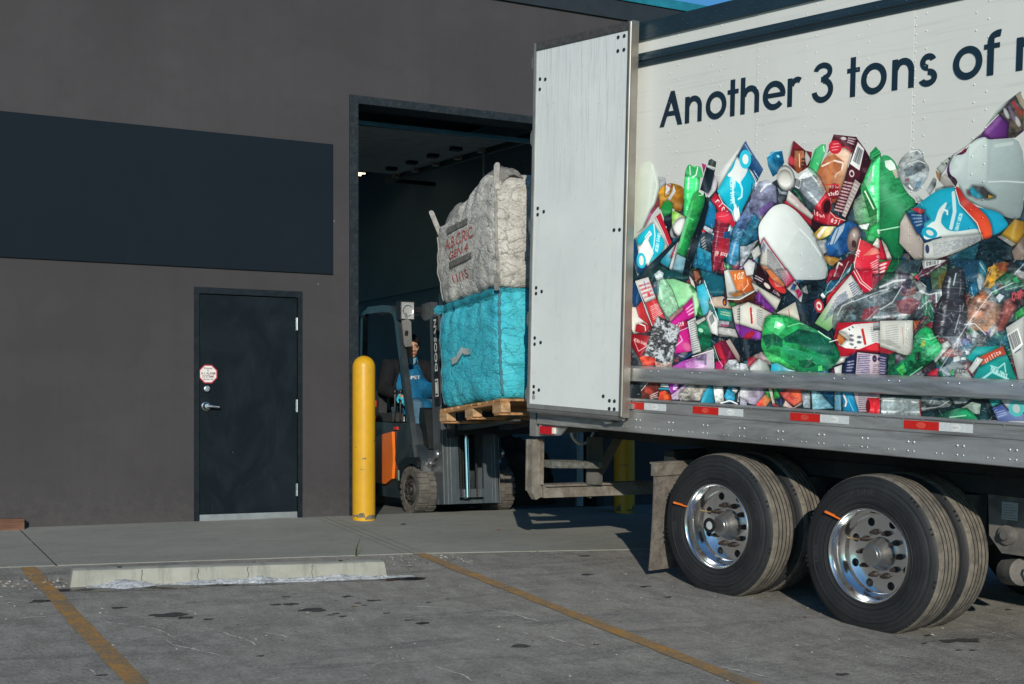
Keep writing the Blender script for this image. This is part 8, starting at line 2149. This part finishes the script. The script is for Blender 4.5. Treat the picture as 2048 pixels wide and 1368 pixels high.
def ribbon(pts, w, wd, name, m, parent, thick=.006):
    mb = MB(); L = []
    for p in pts: L.append([mb.bm.verts.new(Vector(p) + Vector(wd) * s * w / 2) for s in (-1, 1)])
    for a, b in zip(L[:-1], L[1:]): mb.face([a[0], a[1], b[1], b[0]])
    bmesh.ops.solidify(mb.bm, geom=mb.bm.faces[:], thickness=thick); return mb.build(name, m, parent)
# strap hanging over the upper edge of the blue bag, twisted tape on its side
p = bc(z0 + .02, .02); ribbon([p + Vector((-.02, -.02, .02)), p + Vector((-.03, -.03, -.04)), p + Vector((-.025, -.03, -.10))], .05, (.7, -.7, 0), 'strap_end', M_WEB, blue)
tp_ = [(-.30, .545), (-.36, .535), (-.42, .55), (-.48, .575), (-.54, .62), (-.58, .60), (-.63, .592), (-.70, .595)]
ribbon([bs(y, z, .022 + .01 * (k % 2)) for k, (y, z) in enumerate(tp_)], .055, (0, .25, 1), 'twisted_tape', mat('pale_tape', (.72, .72, .70), .7), blue)
# lifting loops of the grey bag
def loop(base, top, w=.05, name='lifting_loop'):
    """folded webbing loop standing up: flat strap with a rounded end"""
    base, top = Vector(base), Vector(top); up_ = (top - base); L = up_.length; up_.normalize(); sd_ = Vector((.8, -.6, 0)); sd_ = (sd_ - up_ * sd_.dot(up_)).normalized(); nn = up_.cross(sd_)
    out = [(-w / 2, 0)] + [(-w / 2 * math.cos(R(a)), L - w / 2 + w / 2 * math.sin(R(a))) for a in range(0, 181, 20)] + [(w / 2, 0)]
    mb = MB(); mb.prism(out, lambda a, b, d: base + sd_ * (a + .012 * math.sin(b * 26)) + up_ * b + nn * (d + .012 * math.sin(b * 30)), -.012, .012); mb.tube([base + up_ * L * k / 8 + nn * .016 + sd_ * .012 * math.sin(k) for k in range(8)], .008, 6)
    return mb.build(name, M_WEB, grey, bev=.004)
c1 = gd(-.51, -1.13, .0); loop(c1 + Vector((-.03, -.01, -.13)), c1 + Vector((-.02, .0, .15)))
c2 = gd(-.50, -.10, .0); loop(c2 + Vector((-.05, .04, -.12)), c2 + Vector((-.07, .24, .16)), .045)
c3 = gd(.48, -.12, 0); loop(c3 + Vector((0, 0, -.05)), c3 + Vector((.02, .06, .14))); c4 = gd(.48, -1.1, 0); loop(c4 + Vector((0, 0, -.05)), c4 + Vector((.02, -.02, .14)))
# gathered neck cloth on top
mb = MB(); rows = []
for i in range(25):
    s = i / 24; y = -.02 - s * 1.13; b_ = gd(-.545, y, 0); row = []
    for j in range(10):
        u = j / 9
        hgt = (.20 * (1 - s) + .05) * math.sin(u * 2.4) + .018 * noise.noise((s * 14, u * 5, 2)) + .012 * noise.noise((s * 30, u * 9, 4))
        q = gd(-.50 + u * .22, y, 0); row.append(mb.bm.verts.new((q.x - .03 * (1 - u), y + .03 * noise.noise((s * 9, u * 3, 7)), q.z + hgt - .02)))
    rows.append(row)
for a, b in zip(rows[:-1], rows[1:]):
    for j in range(9): mb.face([a[j], a[j + 1], b[j + 1], b[j]])
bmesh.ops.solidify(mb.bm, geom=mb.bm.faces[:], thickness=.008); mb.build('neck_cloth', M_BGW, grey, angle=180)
# blue rim cloth showing under the grey bag
mb = MB(); rows = []
for i in range(31):
    s = i / 30; y = .02 - s * 1.2; row = []
    for j in range(6):
        u = j / 5; q = bs(min(-.03, max(-1.17, y)), PH + .90, 0); row.append(mb.bm.verts.new((q.x - .015 - .030 * math.sin(u * 3.1) + .012 * noise.noise((s * 12, u * 3, 1)), y, PH + .865 + u * .085 + .02 * noise.noise((s * 9, u, 3)))))
    rows.append(row)
for a, b in zip(rows[:-1], rows[1:]):
    for j in range(5): mb.face([a[j], a[j + 1], b[j + 1], b[j]])
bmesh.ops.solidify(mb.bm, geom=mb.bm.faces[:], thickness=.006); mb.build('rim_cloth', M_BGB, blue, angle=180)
# document sleeves sewn on the grey bag and its red stencil
for (ya, yb, z) in ((-.28, -.70, PH + 1.585), (-.33, -.78, PH + 1.27)):
    ribbon([gs(ya + (yb - ya) * k / 14, z + .015 * k / 14, .012) for k in range(15)], .05, (0, .05, 1), 'document_sleeve', M_WEB, grey)
M_STEN = mat('red_stencil', (.40, .035, .035), .8, var=.45, vscale=45, dirt=(.30, .26, .24), dscale=22, damt=.75)
for txt, yl, z, w, h in (('A.B.C.R.C.', -.22, PH + 1.415, .58, .105), ('GEN 4', -.30, PH + 1.325 - .01, .40, .075), ('11/15', -.36, PH + 1.10, .28, .075)):
    t = text_bm(txt, (0, 0, 0), (1, 0, 0), (0, 0, 1), w, h, .012, 0, .014)
    for v in t.bm.verts: v.co = gs(yl - v.co.x, z + v.co.z + .04 * v.co.x, .004)
    t.build('stencil_lettering', M_STEN, grey, flat=True, recalc=False)

# dark bags piled in the shade inside the doorway
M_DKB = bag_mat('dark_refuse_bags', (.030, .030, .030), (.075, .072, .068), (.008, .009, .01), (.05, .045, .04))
def heap(x, y, rx, ry, h, label, seed):
    mb = MB(); n, m_ = 30, 18; rows = []
    for j in range(m_ + 1):
        th = .5 * math.pi * j / m_ if j < m_ else .5 * math.pi; row = []
        for i in range(n):
            ph = 6.2832 * i / n; d = 1 + .22 * noise.noise((math.cos(ph) * 1.6 + seed, math.sin(ph) * 1.6, th * 2)) + .10 * noise.noise((math.cos(ph) * 5 + seed, math.sin(ph) * 5, th * 6))
            row.append(mb.bm.verts.new((rx * d * math.sin(th) ** .6 * math.cos(ph), ry * d * math.sin(th) ** .6 * math.sin(ph), max(0, h * d * math.cos(th)) ** 1.0)))
        rows.append(row)
    for a, b in zip(rows[:-1], rows[1:]):
        for i in range(n): mb.face([a[i], a[(i + 1) % n], b[(i + 1) % n], b[i]])
    o = thing('refuse_bag', label, 'bag', (x, y, 0)); bmesh.ops.remove_doubles(mb.bm, verts=mb.bm.verts, dist=1e-4)
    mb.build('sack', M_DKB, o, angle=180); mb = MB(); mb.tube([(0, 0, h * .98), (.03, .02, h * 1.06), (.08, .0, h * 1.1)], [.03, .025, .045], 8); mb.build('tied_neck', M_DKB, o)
heap(6.95, 1.0, .42, .42, .62, 'low dark bag slumped inside the doorway beside the aluminium door guide', 1.0)
heap(6.98, 1.9, .5, .45, .78, 'larger dark bag behind the one beside the door guide', 4.0)
